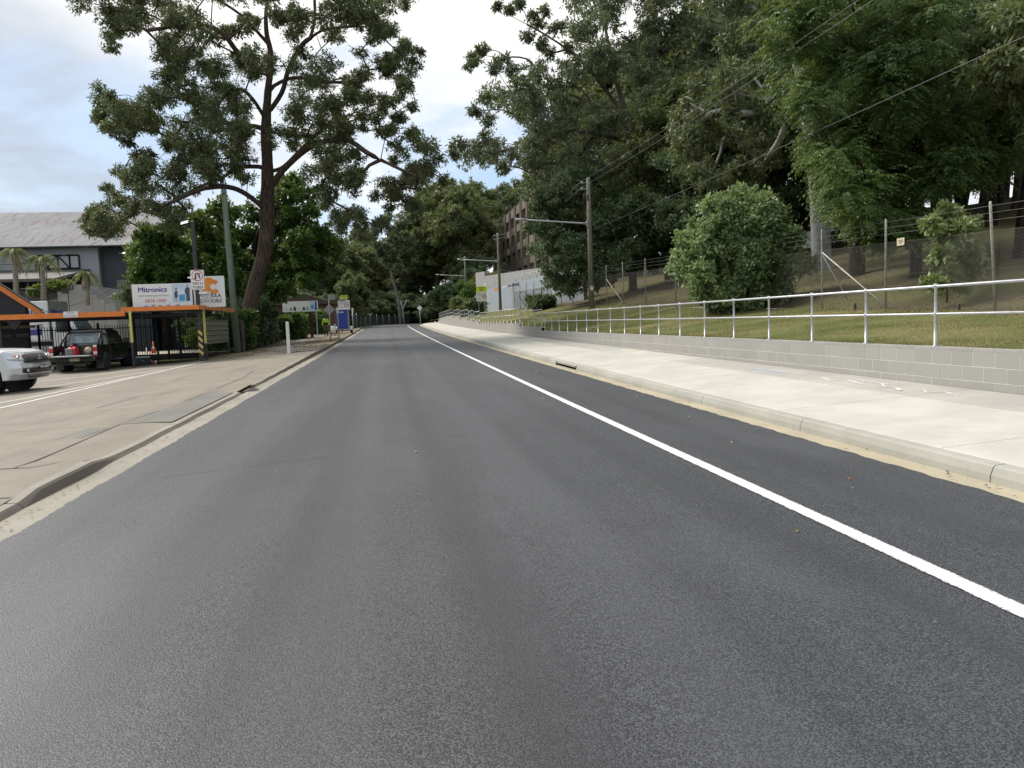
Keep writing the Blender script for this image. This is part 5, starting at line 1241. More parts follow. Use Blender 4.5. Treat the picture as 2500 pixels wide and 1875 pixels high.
MB().lathe((-.30, -.08, 3.78), [(.03, -.05), (.04, .0), (.035, .06)], 10, 'x').build('lens_hood', WHITE, cw)
MB().box((.26, -.05, 3.08), (.36, .10, .07)).tube([(.05, -.03, 3.05), (.2, -.05, 3.06)], .02, 6).build('bullet_camera', WHITE, lp, bevel=.02)
ut = empty('no_turn_sign', (lx+.0, ly-.085, 0), label='white NO U TURN sign on the charcoal lamp pole', cat='sign')
c_ = at(482.5, 683.4, ly-.085); ut.location = (c_[0], ly-.10, c_[2])
MB().prism(rounded(.60, .90, .045), -.006, .006).build('plate', WHITE, ut)
ribbon(rounded(.575, .875, .04), .014, -.0075, closed=True).build('border', BLACKI, ut)
ribbon(arc(0, .19, .225, 0, 353, 30), .032, -.0078, closed=True).build('red_ring', REDI, ut)
ribbon([(-.085, .07), (-.085, .20)]+arc(0, .20, .085, 180, 0, 10)+[(.085, .07)], .058, -.0082).build('u_arrow', BLACKI, ut)
MB().prism([(-.16, .10), (-.01, .10), (-.085, .0)], -.009, -.0082).build('arrow_head', BLACKI, ut)
ribbon([(-.155, .035), (.155, .345)], .030, -.0095).build('red_slash', REDI, ut)
text('NO U', .165, BLACKI, ut, (.0, -.0082, -.16), bold=.002, xs=1.0); text('TURN', .165, BLACKI, ut, (.0, -.0082, -.335), bold=.002, xs=1.0)
c_ = at(505, 725, ly-.02); ws = empty('warning_sign', (c_[0], ly-.03, c_[2]), label='small clear-grey triangle warning plate beside the lamp pole', cat='sign')
MB().prism(rounded(.36, .50, .02), -.004, .004).build('plate', pm('plate_grey', (.50, .52, .55), .4), ws)
ribbon([(-.14, -.06), (.14, -.06), (.0, .20)], .016, -.0055, closed=True).build('triangle', GI, ws); ribbon([(-.03, -.02), (.02, .06), (-.01, .08), (.03, .13)], .02, -.0055).build('symbol', GI, ws)
for k in range(3): MB().box((0, -.0052, -.13-.035*k), (.26, .002, .014)).build('print_line', GI, ws)
MB().box((-.17, .03, 0), (.1, .02, .03)).build('bracket', DKSTEEL, ws)
# ---- palisade fences
def palisade(x0, x1, y, z0, H, label, sp=.125, y1=None, gate=False):
    f = empty('palisade_fence', (x0, y, z0), label=label, cat='fence'); L_ = x1-x0; y1 = y if y1 is None else y1
    f.rotation_euler = (0, 0, math.atan2(y1-y, L_)); L_ = math.hypot(L_, y1-y); n = int(L_/sp)
    pk = MB().box((0, 0, H/2), (.025, .025, H)).mesh('picket', BLKSTEEL)
    for i in range(n): link('picket', pk, f, (sp*(i+.5), 0, 0))
    for z in (.15, H-.18): MB().box((L_/2, .02, z), (L_, .03, .045)).build('rail', BLKSTEEL, f)
    pp = MB().box((0, 0, H/2+.06), (.09, .09, H+.12)).mesh('post', BLKSTEEL)
    k = max(1, round(L_/2.4))
    for i in range(k+1): link('post', pp, f, (L_*i/k, .06, 0))
    return f
palisade(-17.6, -11.9, 42.9, .0, 2.0, 'black palisade fence behind the two pickups and in front of the white truck')
palisade(-11.5, -8.45, 43.4, .02, 1.95, 'black palisade gate to the right of the yellow carport post')
MB().box((0, 0, 0), (9.2, .25, .42)).build('fence_plinth', pm('rough_stone', (.10, .10, .085), .9, var=.4, sc=4, bump=.8, bsc=9), None, loc=(-13.2, 43.9, .15)); tag(bpy.data.objects['fence_plinth'], 'low dark stone plinth under the palisade fence', 'plinth')
# dark blue-grey cabins beyond the gate
CABIN = pm('dark_blue_sheet', (.022, .030, .045), .5, .3, var=.2, sc=2, stretch=(8, 8, 1))
for k, (px0, px1, Y, H, lb) in enumerate(((322, 372, 52, 2.6, 'dark blue ribbed site cabin behind the gate, left one'), (384, 480, 54, 2.5, 'dark blue ribbed site cabin behind the gate beside the lamp pole'))):
    xa, xb = float(at(px0, 800, Y)[0]), float(at(px1, 800, Y)[0]); cb = empty('site_cabin', ((xa+xb)/2, Y, .35), label=lb, cat='cabin'); w = xb-xa
    MB().box((0, 1.2, H/2), (w, 2.4, H)).build('body', CABIN, cb)
    rib = MB().box((0, -.03, H/2), (.07, .06, H-.1)).mesh('rib', CABIN)
    for i in range(int(w/.3)): link('rib', rib, cb, (-w/2+.15+i*.3, 0, 0))
    MB().box((0, 1.2, H+.04), (w+.1, 2.5, .08)).build('roof', UNDER, cb)
pale = pm('yard_concrete', (.40, .36, .28), .85, var=.12)
sheet(lambda X, Y: (X, Y, .35), [-40, -8.6], [44.05, 70]).build('yard_slab', pale)['kind'] = 'structure'
def cone(x, y, z, label, h=.7):
    c = empty('traffic_cone', (x, y, z), label=label, cat='cone'); RO = pm('cone_orange', (.75, .12, .04), .5)
    MB().lathe((0, 0, 0), [(.14, .03), (.10, h*.33), (.075, h*.55), (.03, h)], 14).build('body', RO, c); MB().box((0, 0, .015), (.38, .38, .03)).build('base', RO, c)
    MB().lathe((0, 0, 0), [(.106, h*.36), (.083, h*.56)], 14).build('band', WHITE, c); return c
x_ = float(at(374, 840, 47)[0]); cone(x_, 47, .35, 'orange and white traffic cone behind the palisade gate', .66)
x_ = float(at(357, 840, 46.5)[0]); o = MB().lathe((0, 0, 0), [(.05, 0), (.05, .26), (.03, .3), (.02, .34)], 10).build('bottle', WHITE, None, loc=(x_, 46.5, .35)); tag(o, 'slim white bottle-like bollard left of the traffic cone behind the gate', 'bollard')
# cool box and drink can
x_, y_ = -11.35, 38.5; eb = empty('cool_box', (x_, y_, za(x_, y_)), .15, label='dark blue cool box with white lid on the ground beside the yellow post', cat='cool box')
MB().box((0, 0, .17), (.56, .36, .34), taper=1.05).build('tub', pm('esky_blue', (.02, .035, .07), .4), eb, bevel=.02); MB().box((0, 0, .375), (.60, .40, .06)).build('lid', WHITE, eb, bevel=.015); MB().tube([(-.31, 0, .28), (-.33, 0, .2), (.0, -.21, .2), (.33, 0, .2), (.31, 0, .28)], .012, 6).build('handle', WHITE, eb)
for k in range(2):
    o = MB().lathe((0, 0, 0), [(.03, 0), (.035, .02), (.035, .16), (.028, .18)], 10).build('drink_can', pm('can_red', (.5, .1, .07), .35) if k == 0 else WHITE, None, loc=(x_+.42+.14*k, y_-.05, za(x_+.42, y_))); tag(o, ('tall red' if k == 0 else 'small white')+' drink can standing right of the cool box', 'can')
# ---- black gabled shed with orange barge board
p = at(99, 757, 40.); q = at(0, 694, 40.)
sh = empty('gabled_shed', (float(p[0])-3.5, 40, 0), label='black shed with orange gable barge board at the left edge', cat='shed')
ex, ez = 3.5, float(p[2]); sl = (float(q[2])-ez)/(float(p[0])-float(q[0])); ap = ez+sl*3.5
MB().prism([(-3.2, -.1), (2.72, -.1), (2.72, ez+.30), (0, ap-.22), (-3.0, ez-.05)], .25, .6).build('wall', pm('black_cladding', (.018, .018, .02), .6, var=.25, sc=2), sh)
for s in (-1, 1):
    MB().prism([(0, ap), (s*ex, ez), (s*ex, ez-.30), (0, ap-.32)], -.02, .06).build('barge_board', ORANGE, sh)
    MB().prism([(0, ap+.05), (s*(ex+.05), ez+.03), (s*(ex+.05), ez-.03), (0, ap-.03)], -.06, .10).build('roof', UNDER, sh)
for i in range(4):
    MB().box((.35+i*.72, .235, 1.62), (.58, .03, .18), rx=R(-25)).build('louvre', pm('louvre_glass', (.16, .18, .19), .3), sh)
MB().box((1.5, .22, 2.02), (3.2, .06, .12)).build('lintel', pm('stained_timber', (.30, .25, .14), .6), sh)
# ---- white box truck
TRW = pm('truck_white', (.72, .73, .74), .4, var=.04, sc=2)
p = at(127, 735, 47.5); tk = empty('box_truck', (float(p[0])-2.4, 47.5+1.0, .35), R(-7), label='white box truck with navy Mitronics lettering behind the palisade fence', cat='truck')
th = float(p[2])-.35
MB().box((0, 0, (th+.95)/2), (4.8, 2.05, th-.95)).build('box', TRW, tk, bevel=.03)
for x_, z_ in ((2.4, th), (-2.4, th)): MB().box((x_, 0, (th+.95)/2), (.07, 2.09, th-.93)).build('corner_trim', pm('alloy_trim', (.55, .56, .57), .35, .7), tk)
text('Mitronics', .66, NAVY, tk, (2.22, -1.032, th-.56), 'RIGHT', bold=.016, xs=1.15)
text('Mitronics', .44, NAVY, tk, (2.445, 0, th-.60), bold=.008, xs=.95, rot=(math.pi/2, 0, math.pi/2))
flat('side_print', [(-1.7, 1.25), (2.0, 1.25), (2.0, 1.6), (-1.7, 1.5)], NAVY, tk, -1.032); flat('side_print', [(.9, 1.62), (2.1, 1.62), (2.05, 1.9), (1.2, 1.8)], PG, tk, -1.032)
cab = MB().prism([(2.5, .55), (4.15, .55), (4.2, 1.15), (3.95, 1.35), (3.55, 2.12), (2.5, 2.2)], -.98, .98).build('cab', TRW, tk, bevel=.06)
MB().prism([(2.75, 1.38), (3.72, 1.38), (3.42, 1.98), (2.75, 2.0)], -.995, -.985).build('side_window', DGLASS, cab); MB().add([(3.97, -.85, 1.38), (3.97, .85, 1.38), (3.6, .8, 2.08), (3.6, -.8, 2.08)], [(0, 1, 2, 3)]).build('windscreen', pm('windscreen_tint', (.10, .13, .14), .1), cab)
MB().box((.5, 0, .75), (7.0, .9, .25)).build('chassis', BLKSTEEL, tk)
def wheel(par, x, y, r, w, rimmat, nm='wheel', spokes=6):
    s = -1 if y < 0 else 1
    t = MB().lathe((0, 0, 0), [(r*.60, -w/2), (r*.92, -w/2), (r, -w*.32), (r, w*.32), (r*.92, w/2), (r*.60, w/2)], 26, 'y').build(nm, pm('tyre_rubber', (.018, .018, .019), .8, var=.2, sc=30, bump=.4, bsc=60), par, loc=(x, y, r))
    MB().lathe((0, -s*(-w*.30)*0, 0), [(r*.62, -w*.40), (r*.60, w*.40)], 26, 'y').build('rim', rimmat, t)
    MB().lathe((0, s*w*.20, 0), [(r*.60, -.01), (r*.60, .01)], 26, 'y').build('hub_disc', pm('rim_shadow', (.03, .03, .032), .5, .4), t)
    for k in range(spokes):
        a = 2*math.pi*k/spokes; MB().box((math.cos(a)*r*.33, s*w*.33, math.sin(a)*r*.33), (r*.52, .03, r*.15), ry=-a).build('spoke', rimmat, t)
    MB().lathe((0, s*w*.36, 0), [(r*.15, -.02), (r*.13, .02)], 12, 'y').build('hub_cap', rimmat, t)
    return t
RIM = pm('alloy_rim', (.35, .36, .37), .35, .8)
RIMD = pm('dark_alloy_rim', (.05, .05, .055), .4, .6)
for x_ in (-1.4, 3.2):
    for y_ in (-.85, .85): wheel(tk, x_, y_, .40, .24, pm('steel_wheel', (.5, .5, .5), .5))
# ---- pickups
def pickup(name, loc_, rz, label, paint, dark_bar=False, open_gate=False, rim=RIM):
    u = empty(name, loc_, rz, label=label, cat='pickup'); w = .91
    FWX, RWX, WR = 1.62, -1.48, .385
    def prof(inset, top):
        nose = [(2.20-inset*.25, 1.115-top), (2.40-inset*.7, 1.04-top), (2.50-inset*.95, .93-top*.5), (2.58-inset, .80), (2.63-inset, .66), (2.62-inset, .52), (2.52-inset*.9, .36)]
        fa = [(FWX+.47*math.cos(R(a)), WR+.03+.47*math.sin(R(a))) for a in (-8, 20, 50, 80, 110, 140, 170, 188)]
        return [(-.98, .42), (-.98, 1.10-top), (0.1, 1.12-top), (1.02, 1.16-top), (1.7, 1.15-top)]+nose+fa+[(.9, .40), (0, .38)]
    slices = [(-w, .36, .06), (-w*.97, .30, .02), (-w*.80, .14, .0), (-w*.45, .03, -.015), (0, 0, -.02), (w*.45, .03, -.015), (w*.80, .14, 0), (w*.97, .30, .02), (w, .36, .06)]
    rings = [[(x, y, z) for x, z in prof(i, t)] for y, i, t in slices]
    body = MB().loft(rings, smooth=False).build('body', paint, u, bevel=.018)
    # inner guards hide the hollow behind the wheels
    for s in (-1, 1): MB().lathe((FWX, s*.62, WR+.03), [(.465, -.02), (.465, .02)], 24, 'y').build('wheel_well', BLKSTEEL, u)
    MB().box((-.1, 0, .42), (4.5, 1.1, .2)).build('chassis', BLKSTEEL, u)
    def nx(y, z, off=.006):
        off += .020
        x = float(np.interp(z, [.36, .52, .66, .80, .93, 1.04], [2.52, 2.62, 2.63, 2.58, 2.50, 2.40])); a = abs(y)/w
        return x-float(np.interp(a, [0, .45, .80, .97, 1], [0, .03, .14, .30, .36]))+off
    def patch(nm, y0, y1, top, bot, mat, par, off=.006, n=8, m_=3):
        g = MB().grid(lambda y, t: (nx(y, bot(y)+(top(y)-bot(y))*t, off), y, bot(y)+(top(y)-bot(y))*t), np.linspace(y0, y1, n), np.linspace(0, 1, m_))
        o = g.build(nm, mat, par); md = o.modifiers.new('s', 'SOLIDIFY'); md.thickness = .008; md.offset = -1; return o
    GR = pm('grille_black', (.022, .023, .026), .35, var=.2)
    grl = patch('grille', -.60, .60, lambda y: 1.015-.05*abs(y)**2, lambda y: .775+.05*abs(y)**1.6, GR, u, .008, 12)
    for k in range(11):
        y = -.52+.104*k
        MB().tube([(nx(y, .81, .016), y, .81), (nx(y*1.02, .95, .016), y*1.02, .95)], .009, 5).build('grille_bar', pm('grille_bar_grey', (.10, .105, .115), .3, .5), grl)
    CHR = pm('chrome', (.72, .73, .74), .15, 1)
    for s in (-1, 1):
        hl_ = patch('headlight', s*.58, s*.895, lambda y: .995-.10*(abs(y)-.58), lambda y: .845+.14*max(0, abs(y)-.62), pm('headlight_lens', (.62, .64, .66), .08, .2, var=.25, sc=9, coat=1), u, .012)
        MB().lathe((nx(s*.70, .92, .0), s*.70, .915), [(.055, -.02), (.062, .012), (.04, .022)], 12, 'x').build('lamp', CHR, hl_)
        patch('indicator', s*.60, s*.78, lambda y: 1.0-.10*(abs(y)-.58), lambda y: .968-.06*(abs(y)-.58), pm('amber_lens2', (.65, .25, .12), .2), hl_, .018, 4)
        patch('fog_recess', s*.46, s*.72, lambda y: .66, lambda y: .52+.12*max(0, abs(y)-.55), GR, u, .008)
        MB().lathe((nx(s*.58, .59, 0), s*.58, .59), [(.04, -.02), (.045, .015)], 10, 'x').build('fog_lamp', CHR, u)
    patch('lower_intake', -.47, .47, lambda y: .665, lambda y: .525, GR, u, .008)
    patch('skid_plate', -.52, .52, lambda y: .505, lambda y: .40, pm('skid_grey', (.22, .225, .235), .4, .4), u, .012)
    patch('bumper_lip', -.80, .80, lambda y: .525-.02*abs(y), lambda y: .50-.02*abs(y), paint, u, .02)
    pl = empty('number_plate', (nx(0, .66, .02), -.02, .66), math.pi/2); pl.parent = u
    return u, body, nx, w, CHR
def greenhouse(u, paint, w, x0=-.98, x1=1.02, r0=-.80, r1=.42, zb=1.10, zt=1.74):
    rings = [[(x0, -w*.97, zb-.01), (x1, -w*.95, zb+.045), (x1+.05, 0, zb+.06), (x1, w*.95, zb+.045), (x0, w*.97, zb-.01), (x0-.01, 0, zb-.01)],
             [(r0-.02, -w*.80, zt-.08), (r1+.06, -w*.80, zt-.08), (r1+.14, 0, zt-.06), (r1+.06, w*.80, zt-.08), (r0-.02, w*.80, zt-.08), (r0-.03, 0, zt-.08)],
             [(r0+.06, -w*.68, zt-.02), (r1-.06, -w*.68, zt-.02), (r1-.02, 0, zt), (r1-.06, w*.68, zt-.02), (r0+.06, w*.68, zt-.02), (r0+.05, 0, zt)]]
    cab = MB().loft(rings, smooth=False).build('cabin', paint, u, bevel=.03)
    def lerp(a, b, t): return tuple(a[i]+(b[i]-a[i])*t for i in range(3))
    def quad(nm, a, b, c, d, off, mat=DGLASS):
        n = (Vector(b)-Vector(a)).cross(Vector(d)-Vector(a)).normalized()*off
        MB().add([tuple(Vector(v)+n) for v in (a, b, c, d)], [(0, 1, 2, 3)]).build(nm, mat, cab, fix=False)
    b_, t_ = rings[0], rings[1]
    for s, (i0, i1) in ((-1, (0, 1)), (1, (4, 3))):
        B0, B1, T0, T1 = b_[i0], b_[i1], t_[i0], t_[i1]
        for (u0, u1) in ((.05, .28), (.31, .62), (.65, .95)):
            a = lerp(lerp(B0, B1, u0), lerp(T0, T1, u0), .10); b2 = lerp(lerp(B0, B1, u1), lerp(T0, T1, u1), .10); c = lerp(lerp(B0, B1, u1), lerp(T0, T1, u1 if u1 < .9 else .93), .90); d = lerp(lerp(B0, B1, u0), lerp(T0, T1, u0), .90)
            quad('side_window', a, b2, c, d, .006 if s < 0 else -.006)
    quad('windscreen', lerp(b_[1], t_[1], .06), lerp(b_[3], t_[3], .06), lerp(b_[3], t_[3], .94), lerp(b_[1], t_[1], .94), .05)
    return cab, quad, b_, t_
def tub(u, paint, w, open_gate):
    RWX, WR = -1.48, .385; out = []
    ra = [(RWX+.47*math.cos(R(a)), WR+.03+.47*math.sin(R(a))) for a in (-8, 20, 50, 80, 110, 140, 170, 188)]
    prof = [(-2.62, .60), (-2.62, 1.12), (-1.0, 1.10), (-1.0, .42)]+ra+[(-2.15, .55)]
    for s in (-1, 1):
        MB().prism(prof, s*w, s*(w-.07)).build('tub_side', paint, u, bevel=.02)
        MB().lathe((RWX, s*.60, WR+.03), [(.465, -.02), (.465, .02)], 24, 'y').build('wheel_well', BLKSTEEL, u)
    MB().span((-2.6, -w+.071, .62), (-1.0, w-.071, .68)).build('tray_floor', BLKSTEEL, u)
    MB().span((-1.06, -w+.071, .681), (-1.0, w-.071, 1.10)).build('tray_front', paint, u)
    if open_gate: MB().span((-3.05, -.72, .66), (-2.63, .72, .72)).build('tailgate', pm('worn_alloy_edge', (.34, .35, .37), .4, .5), u, bevel=.012)
    else: MB().span((-2.62, -w+.072, .62), (-2.56, w-.072, 1.11)).build('tailgate', paint, u, bevel=.012)
    MB().span((-2.70, -.85, .46), (-2.60, .85, .62)).build('rear_bumper', BLKSTEEL if open_gate else paint, u, bevel=.02)
def plate(u, x, z, face, body, dark=False):
    e = bpy.data.objects.new('number_plate', MB().box((0, 0, 0), (.372, .012, .107)).mesh('number_plate', pm('plate_yellow' if not dark else 'plate_dark', (.66, .62, .42) if not dark else (.05, .05, .055), .5))); COL.objects.link(e); e.parent = u
    e.location = (x, -.02 if face > 0 else -.05, z); e.rotation_euler = (0, 0, math.pi/2 if face > 0 else -math.pi/2)
    text(body, .085, BLACKI if not dark else WHITE, e, (0, -.008, 0), bold=.002)
# silver one, nosing out on the left
SILVER = pm('silver_paint', (.60, .625, .65), .32, .55, var=.03, sc=3, coat=.6)
hx, hy = -10.10, 24.1
sv, bd, nxf, w_, CHR = pickup('silver_pickup', (hx-2.86*math.cos(R(-5)), hy-2.86*math.sin(R(-5))+.45, za(-11, 25)-.01), R(-5), 'silver pickup nosing into the picture at the left edge', SILVER)
for o in list(sv.children):
    if o.type == 'EMPTY': bpy.data.objects.remove(o)
sv.scale = (1.12, 1.12, 1.12)
greenhouse(sv, SILVER, w_); tub(sv, SILVER, w_, False)
plate(sv, nxf(0, .66, .022), .665, 1, 'DKC 46AC', True)
for a in (90, 210, 330):   # three-diamond badge
    c, s = math.cos(R(a)), math.sin(R(a)); c2, s2 = math.cos(R(a+90)), math.sin(R(a+90)); L_ = .075
    pts = [(0, 0), (c*L_*.5+c2*.022, s*L_*.5+s2*.022), (c*L_, s*L_), (c*L_*.5-c2*.022, s*L_*.5-s2*.022)]
    MB().add([(nxf(y, .90, .035), y, .895+z) for y, z in pts]+[(nxf(y, .90, .025), y, .895+z) for y, z in pts], [(0, 1, 2, 3), (0, 4, 5, 1), (1, 5, 6, 2), (2, 6, 7, 3), (3, 7, 4, 0)]).build('badge_diamond', CHR, sv)
for x_ in (1.62, -1.48):
    for y_ in (-.80, .80): wheel(sv, x_, y_, .385, .25, RIM)
for s in (-1, 1):
    m_ = MB().box((.72, s*1.06, 1.22), (.14, .22, .18)).build('mirror', SILVER, sv, bevel=.04)
    MB().box((-.05, s*.915, .96), (.18, .02, .03)).box((.75, s*.915, .96), (.18, .02, .03)).build('door_handle', CHR, sv)
# black one, parked nose-in under the carport
BLACKC = pm('black_paint', (.012, .0125, .014), .18, .1, var=.1, sc=2, coat=1, dirt=(.035, .032, .028), dsc=1.2)
bk, bd, nxf, w_, CHR = pickup('black_pickup', (-12.78, 36.75, -.02), R(91), 'black pickup with its tailgate down parked under the carport', BLACKC)
for o in list(bk.children):
    if o.type == 'EMPTY': bpy.data.objects.remove(o)
cb_, quad_, b_, t_ = greenhouse(bk, BLACKC, w_, zt=1.80); tub(bk, BLACKC, w_, True)
MB().add([(-1.0, -.66, 1.20), (-1.0, .66, 1.20), (-.86, .60, 1.66), (-.86, -.60, 1.66)], [(0, 1, 2, 3)]).build('rear_window', pm('rear_glass', (.20, .27, .29), .1, var=.3, sc=3), cb_, fix=False)
REDL = pm('tail_lens_red', (.55, .02, .02), .15, coat=1); CLRL = pm('tail_lens_clear', (.72, .68, .66), .15, coat=1)
for s in (-1, 1):
    tl = MB().box((-2.635, s*(w_-.075), .95), (.05, .15, .16)).build('tail_light', REDL, bk, bevel=.01)
    MB().box((-2.635, s*(w_-.075), 1.075), (.05, .14, .08)).box((-2.637, s*(w_-.075), .80), (.05, .14, .11)).build('clear_lens', CLRL, tl, bevel=.01); MB().box((-2.635, s*(w_-.075), .70), (.05, .13, .07)).build('lower_lens', REDL, tl)
    MB().tube([(-1.9, s*.74, 1.10), (-1.62, s*.70, 1.40), (-1.30, s*.66, 1.60), (-1.05, s*.64, 1.66)], .045, 8).build('sports_bar', BLKSTEEL, bk)
    MB().tube([(-1.40, s*.74, 1.10), (-1.28, s*.68, 1.60)], .045, 8).build('bar_leg', BLKSTEEL, bk)
    MB().box((-1.98, s*.78, .33), (.02, .30, .42)).build('mud_flap', pm('mud_flap_rubber', (.045, .05, .05), .7), bk)
    MB().box((.72, s*1.08, 1.24), (.14, .24, .20)).build('mirror', BLACKC, bk, bevel=.04); MB().box((0, s*.915, .5), (1.7, .12, .05)).build('side_step', BLKSTEEL, bk)
MB().tube([(-1.05, -.64, 1.66), (-1.05, .64, 1.66)], .045, 8).build('bar_hoop', BLKSTEEL, bk)
plate(bk, -2.712, .54, -1, 'EWC 1F0')
MB().box((-2.74, 0, .42), (.14, .10, .08)).build('tow_hitch', BLKSTEEL, bk)
for x_ in (1.62, -1.48):
    for y_ in (-.80, .80): wheel(bk, x_, y_, .395, .27, RIMD)
# things in its tray (world placed)
tr_o = bk.matrix_basis
def tray(x, y, z): return tuple(bk.matrix_basis @ Vector((x, y, z)))
gn = empty('generator', tray(-2.40, -.08, .683), R(91), label='red and grey portable generator sitting in the black pickup tray', cat='generator')
MB().prism([(-.22, 0), (.24, 0), (.24, .30), (.14, .38), (-.14, .38), (-.22, .30)], .02, .30, axis='y').build('red_shell', pm('generator_red', (.55, .04, .05), .4), gn, bevel=.03)
MB().box((-.04, .16, .16), (.40, .30, .31)).build('grey_cover', pm('generator_grey', (.17, .165, .155), .5), gn, bevel=.04, rot=(0, 0, 0), loc=(-.05, .08, .01)); MB().tube([(-.14, .18, .36), (-.12, .18, .44), (.12, .18, .44), (.14, .18, .36)], .022, 8).build('handle', pm('generator_red', (.55, .04, .05), .4), gn)
ds = MB().lathe((0, 0, 0), [(.02, -.01), (.15, -.01), (.15, .01), (.02, .012)], 24, 'x').build('cutting_disc', pm('disc_tan', (.40, .31, .22), .6, var=.15, sc=14), None, loc=tray(-2.2, -.42, .90), rot=(0, R(20), R(91))); tag(ds, 'round tan disc leaning beside the red generator', 'disc')
# ---- warehouse
CW = pm('grey_wall_paint', (.30, .32, .345), .8, var=.06, sc=.3, dirt=(.24, .255, .275), dsc=.3); DWL = pm('charcoal_wall', (.05, .058, .072), .8, var=.1, sc=.4)
t = NT('rusty_roof'); pz = t.obj()
wv = t.N.new('ShaderNodeTexWave'); wv.inputs['Scale'].default_value = 1.6; wv.bands_direction = 'X'; t.L.new(pz, wv.inputs['Vector'])
k_ = t.mix(t.rng(t.noise(pz, .15, 4, .6), .35, .65), (.215, .22, .23), (.265, .27, .275)); rs = t.noise(t.map(pz, (3.4, .35, .35)), 1.2, 6, .7, .4)
k_ = t.mix(t.rng(rs, .50, .62, 0, .85), k_, (.165, .105, .08)); t.col(k_).set(rough=.85, metal=0, spec=.2); t.bump(wv.outputs['Fac'], .6, .05); ROOFM = t.m
WY = 80.
wh = empty('warehouse', (-46, WY, 0), label='big grey warehouse with rust-streaked corrugated roof behind the yard', cat='building')
ee = float(at(238, 603, WY)[2]); xr = float(at(238, 603, WY)[0])+46; xe = float(at(345, 600, WY)[0])+46; RY = 14.
zrid = float(at(220, 517, WY+RY)[2])
MB().span((-45, 0, -.2), (xr, 26, ee)).build('wall', CW, wh); MB().span((xr+.002, .6, -.2), (xe, 26, ee-.05)).build('dark_wall', DWL, wh)
MB().add([(-46, -.6, ee+.05), (xe+.4, -.6, ee+.05), (xe+.4, RY, zrid), (-46, RY, zrid), (-46, -.6, ee-.1), (xe+.4, -.6, ee-.1), (xe+.4, RY, zrid-.15), (-46, RY, zrid-.15)], [(0, 1, 2, 3), (7, 6, 5, 4), (0, 4, 5, 1), (1, 5, 6, 2), (2, 6, 7, 3), (3, 7, 4, 0)]).build('roof', ROOFM, wh)
MB().add([(-46, RY, zrid), (xe+.4, RY, zrid), (xe+.4, 27, ee), (-46, 27, ee)], [(0, 1, 2, 3)]).build('roof_back', ROOFM, wh)
MB().tube([(-46, -.75, ee-.02), (xe+.4, -.75, ee-.02)], .11, 8).build('gutter', DKSTEEL, wh)
def wx(px): return float(at(px, 640, WY)[0])+46
def wz(py, px=140): return float(at(px, py, WY)[2])
# framed window band with diagonal braces
z0, z1 = wz(656), wz(624)
for a, b2 in ((88, 112), (112, 142), (142, 171), (171, 194)):
    xa, xb = wx(a), wx(b2); wd = MB().span((xa+.06, -.05, z0), (xb-.06, -.004, z1)).build('window', pm('frosted_window', (.34, .36, .39), .4), wh)
    for s in ((xa, z0, xa, z1), (xb, z0, xb, z1), (xa, z0, xb, z0), (xa, z1, xb, z1)): MB().tube([(s[0], -.09, s[1]), (s[2], -.09, s[3])], .075, 4, smooth=False).build('frame', BLKSTEEL, wd)
    if a in (112, 142): MB().tube([((xa if a == 112 else xb), -.10, z0), ((xb if a == 112 else xa), -.10, z1)], .07, 4, smooth=False).build('brace', BLKSTEEL, wd)
for a, b2, c, d in ((275, 304, 682, 715), (304, 335, 682, 715)):
    MB().span((wx(a)+.05, .54, wz(d, 300)), (wx(b2)-.05, .59, wz(c, 300))).build('window', DGLASS, wh)
# dark open undercroft and awning
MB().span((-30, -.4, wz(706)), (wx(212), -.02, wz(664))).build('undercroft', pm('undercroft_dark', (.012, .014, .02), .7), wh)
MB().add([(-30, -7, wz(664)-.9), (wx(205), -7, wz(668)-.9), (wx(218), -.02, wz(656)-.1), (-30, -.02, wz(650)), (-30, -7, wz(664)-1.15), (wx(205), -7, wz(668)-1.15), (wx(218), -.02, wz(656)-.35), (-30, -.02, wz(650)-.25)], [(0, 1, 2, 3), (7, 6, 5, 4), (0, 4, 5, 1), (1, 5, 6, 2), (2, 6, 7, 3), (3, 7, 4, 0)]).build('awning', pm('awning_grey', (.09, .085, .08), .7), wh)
for px in (55, 140, 180, 10): MB().span((wx(px)-.09, -6.6, wz(712)), (wx(px)+.09, -6.4, wz(668)-.8)).build('awning_post', DKSTEEL, wh)
# terrace and stepped retaining walls
TY = 64.
tr = empty('stepped_wall', (float(at(200, 740, TY)[0]), TY, 0), label='stepped grey rendered terrace wall in front of the warehouse', cat='wall')
SW = pm('grey_render', (.30, .30, .30), .8, var=.08, sc=.5, dirt=(.40, .385, .34), dsc=.5)
ox = tr.location.x
steps = [(60, 119, 740), (119, 139, 733), (139, 165, 712), (165, 201, 695), (201, 222, 706), (222, 238, 720), (238, 253, 731), (253, 282, 741)]
for i, (a, b2, yy) in enumerate(steps):
    MB().span((float(at(a, yy, TY)[0])-ox, (i % 2)*.03, -.2), (float(at(b2, yy, TY)[0])-ox-.004, 3.0+(10 if a < 201 else 0), float(at((a+b2)/2, yy, TY)[2]))).build('wall_step', SW, tr)
for a, b2, yy in ((80, 119, 726), (119, 139, 716), (150, 166, 704), (165, 178, 695)):
    MB().span((float(at(a, yy, TY)[0])-ox, -.12, float(at(a, yy+12, TY)[2])), (float(at(b2, yy, TY)[0])-ox, -.004, float(at(a, yy, TY)[2]))).build('planter', pm('planter_dark', (.03, .032, .035), .6), tr)
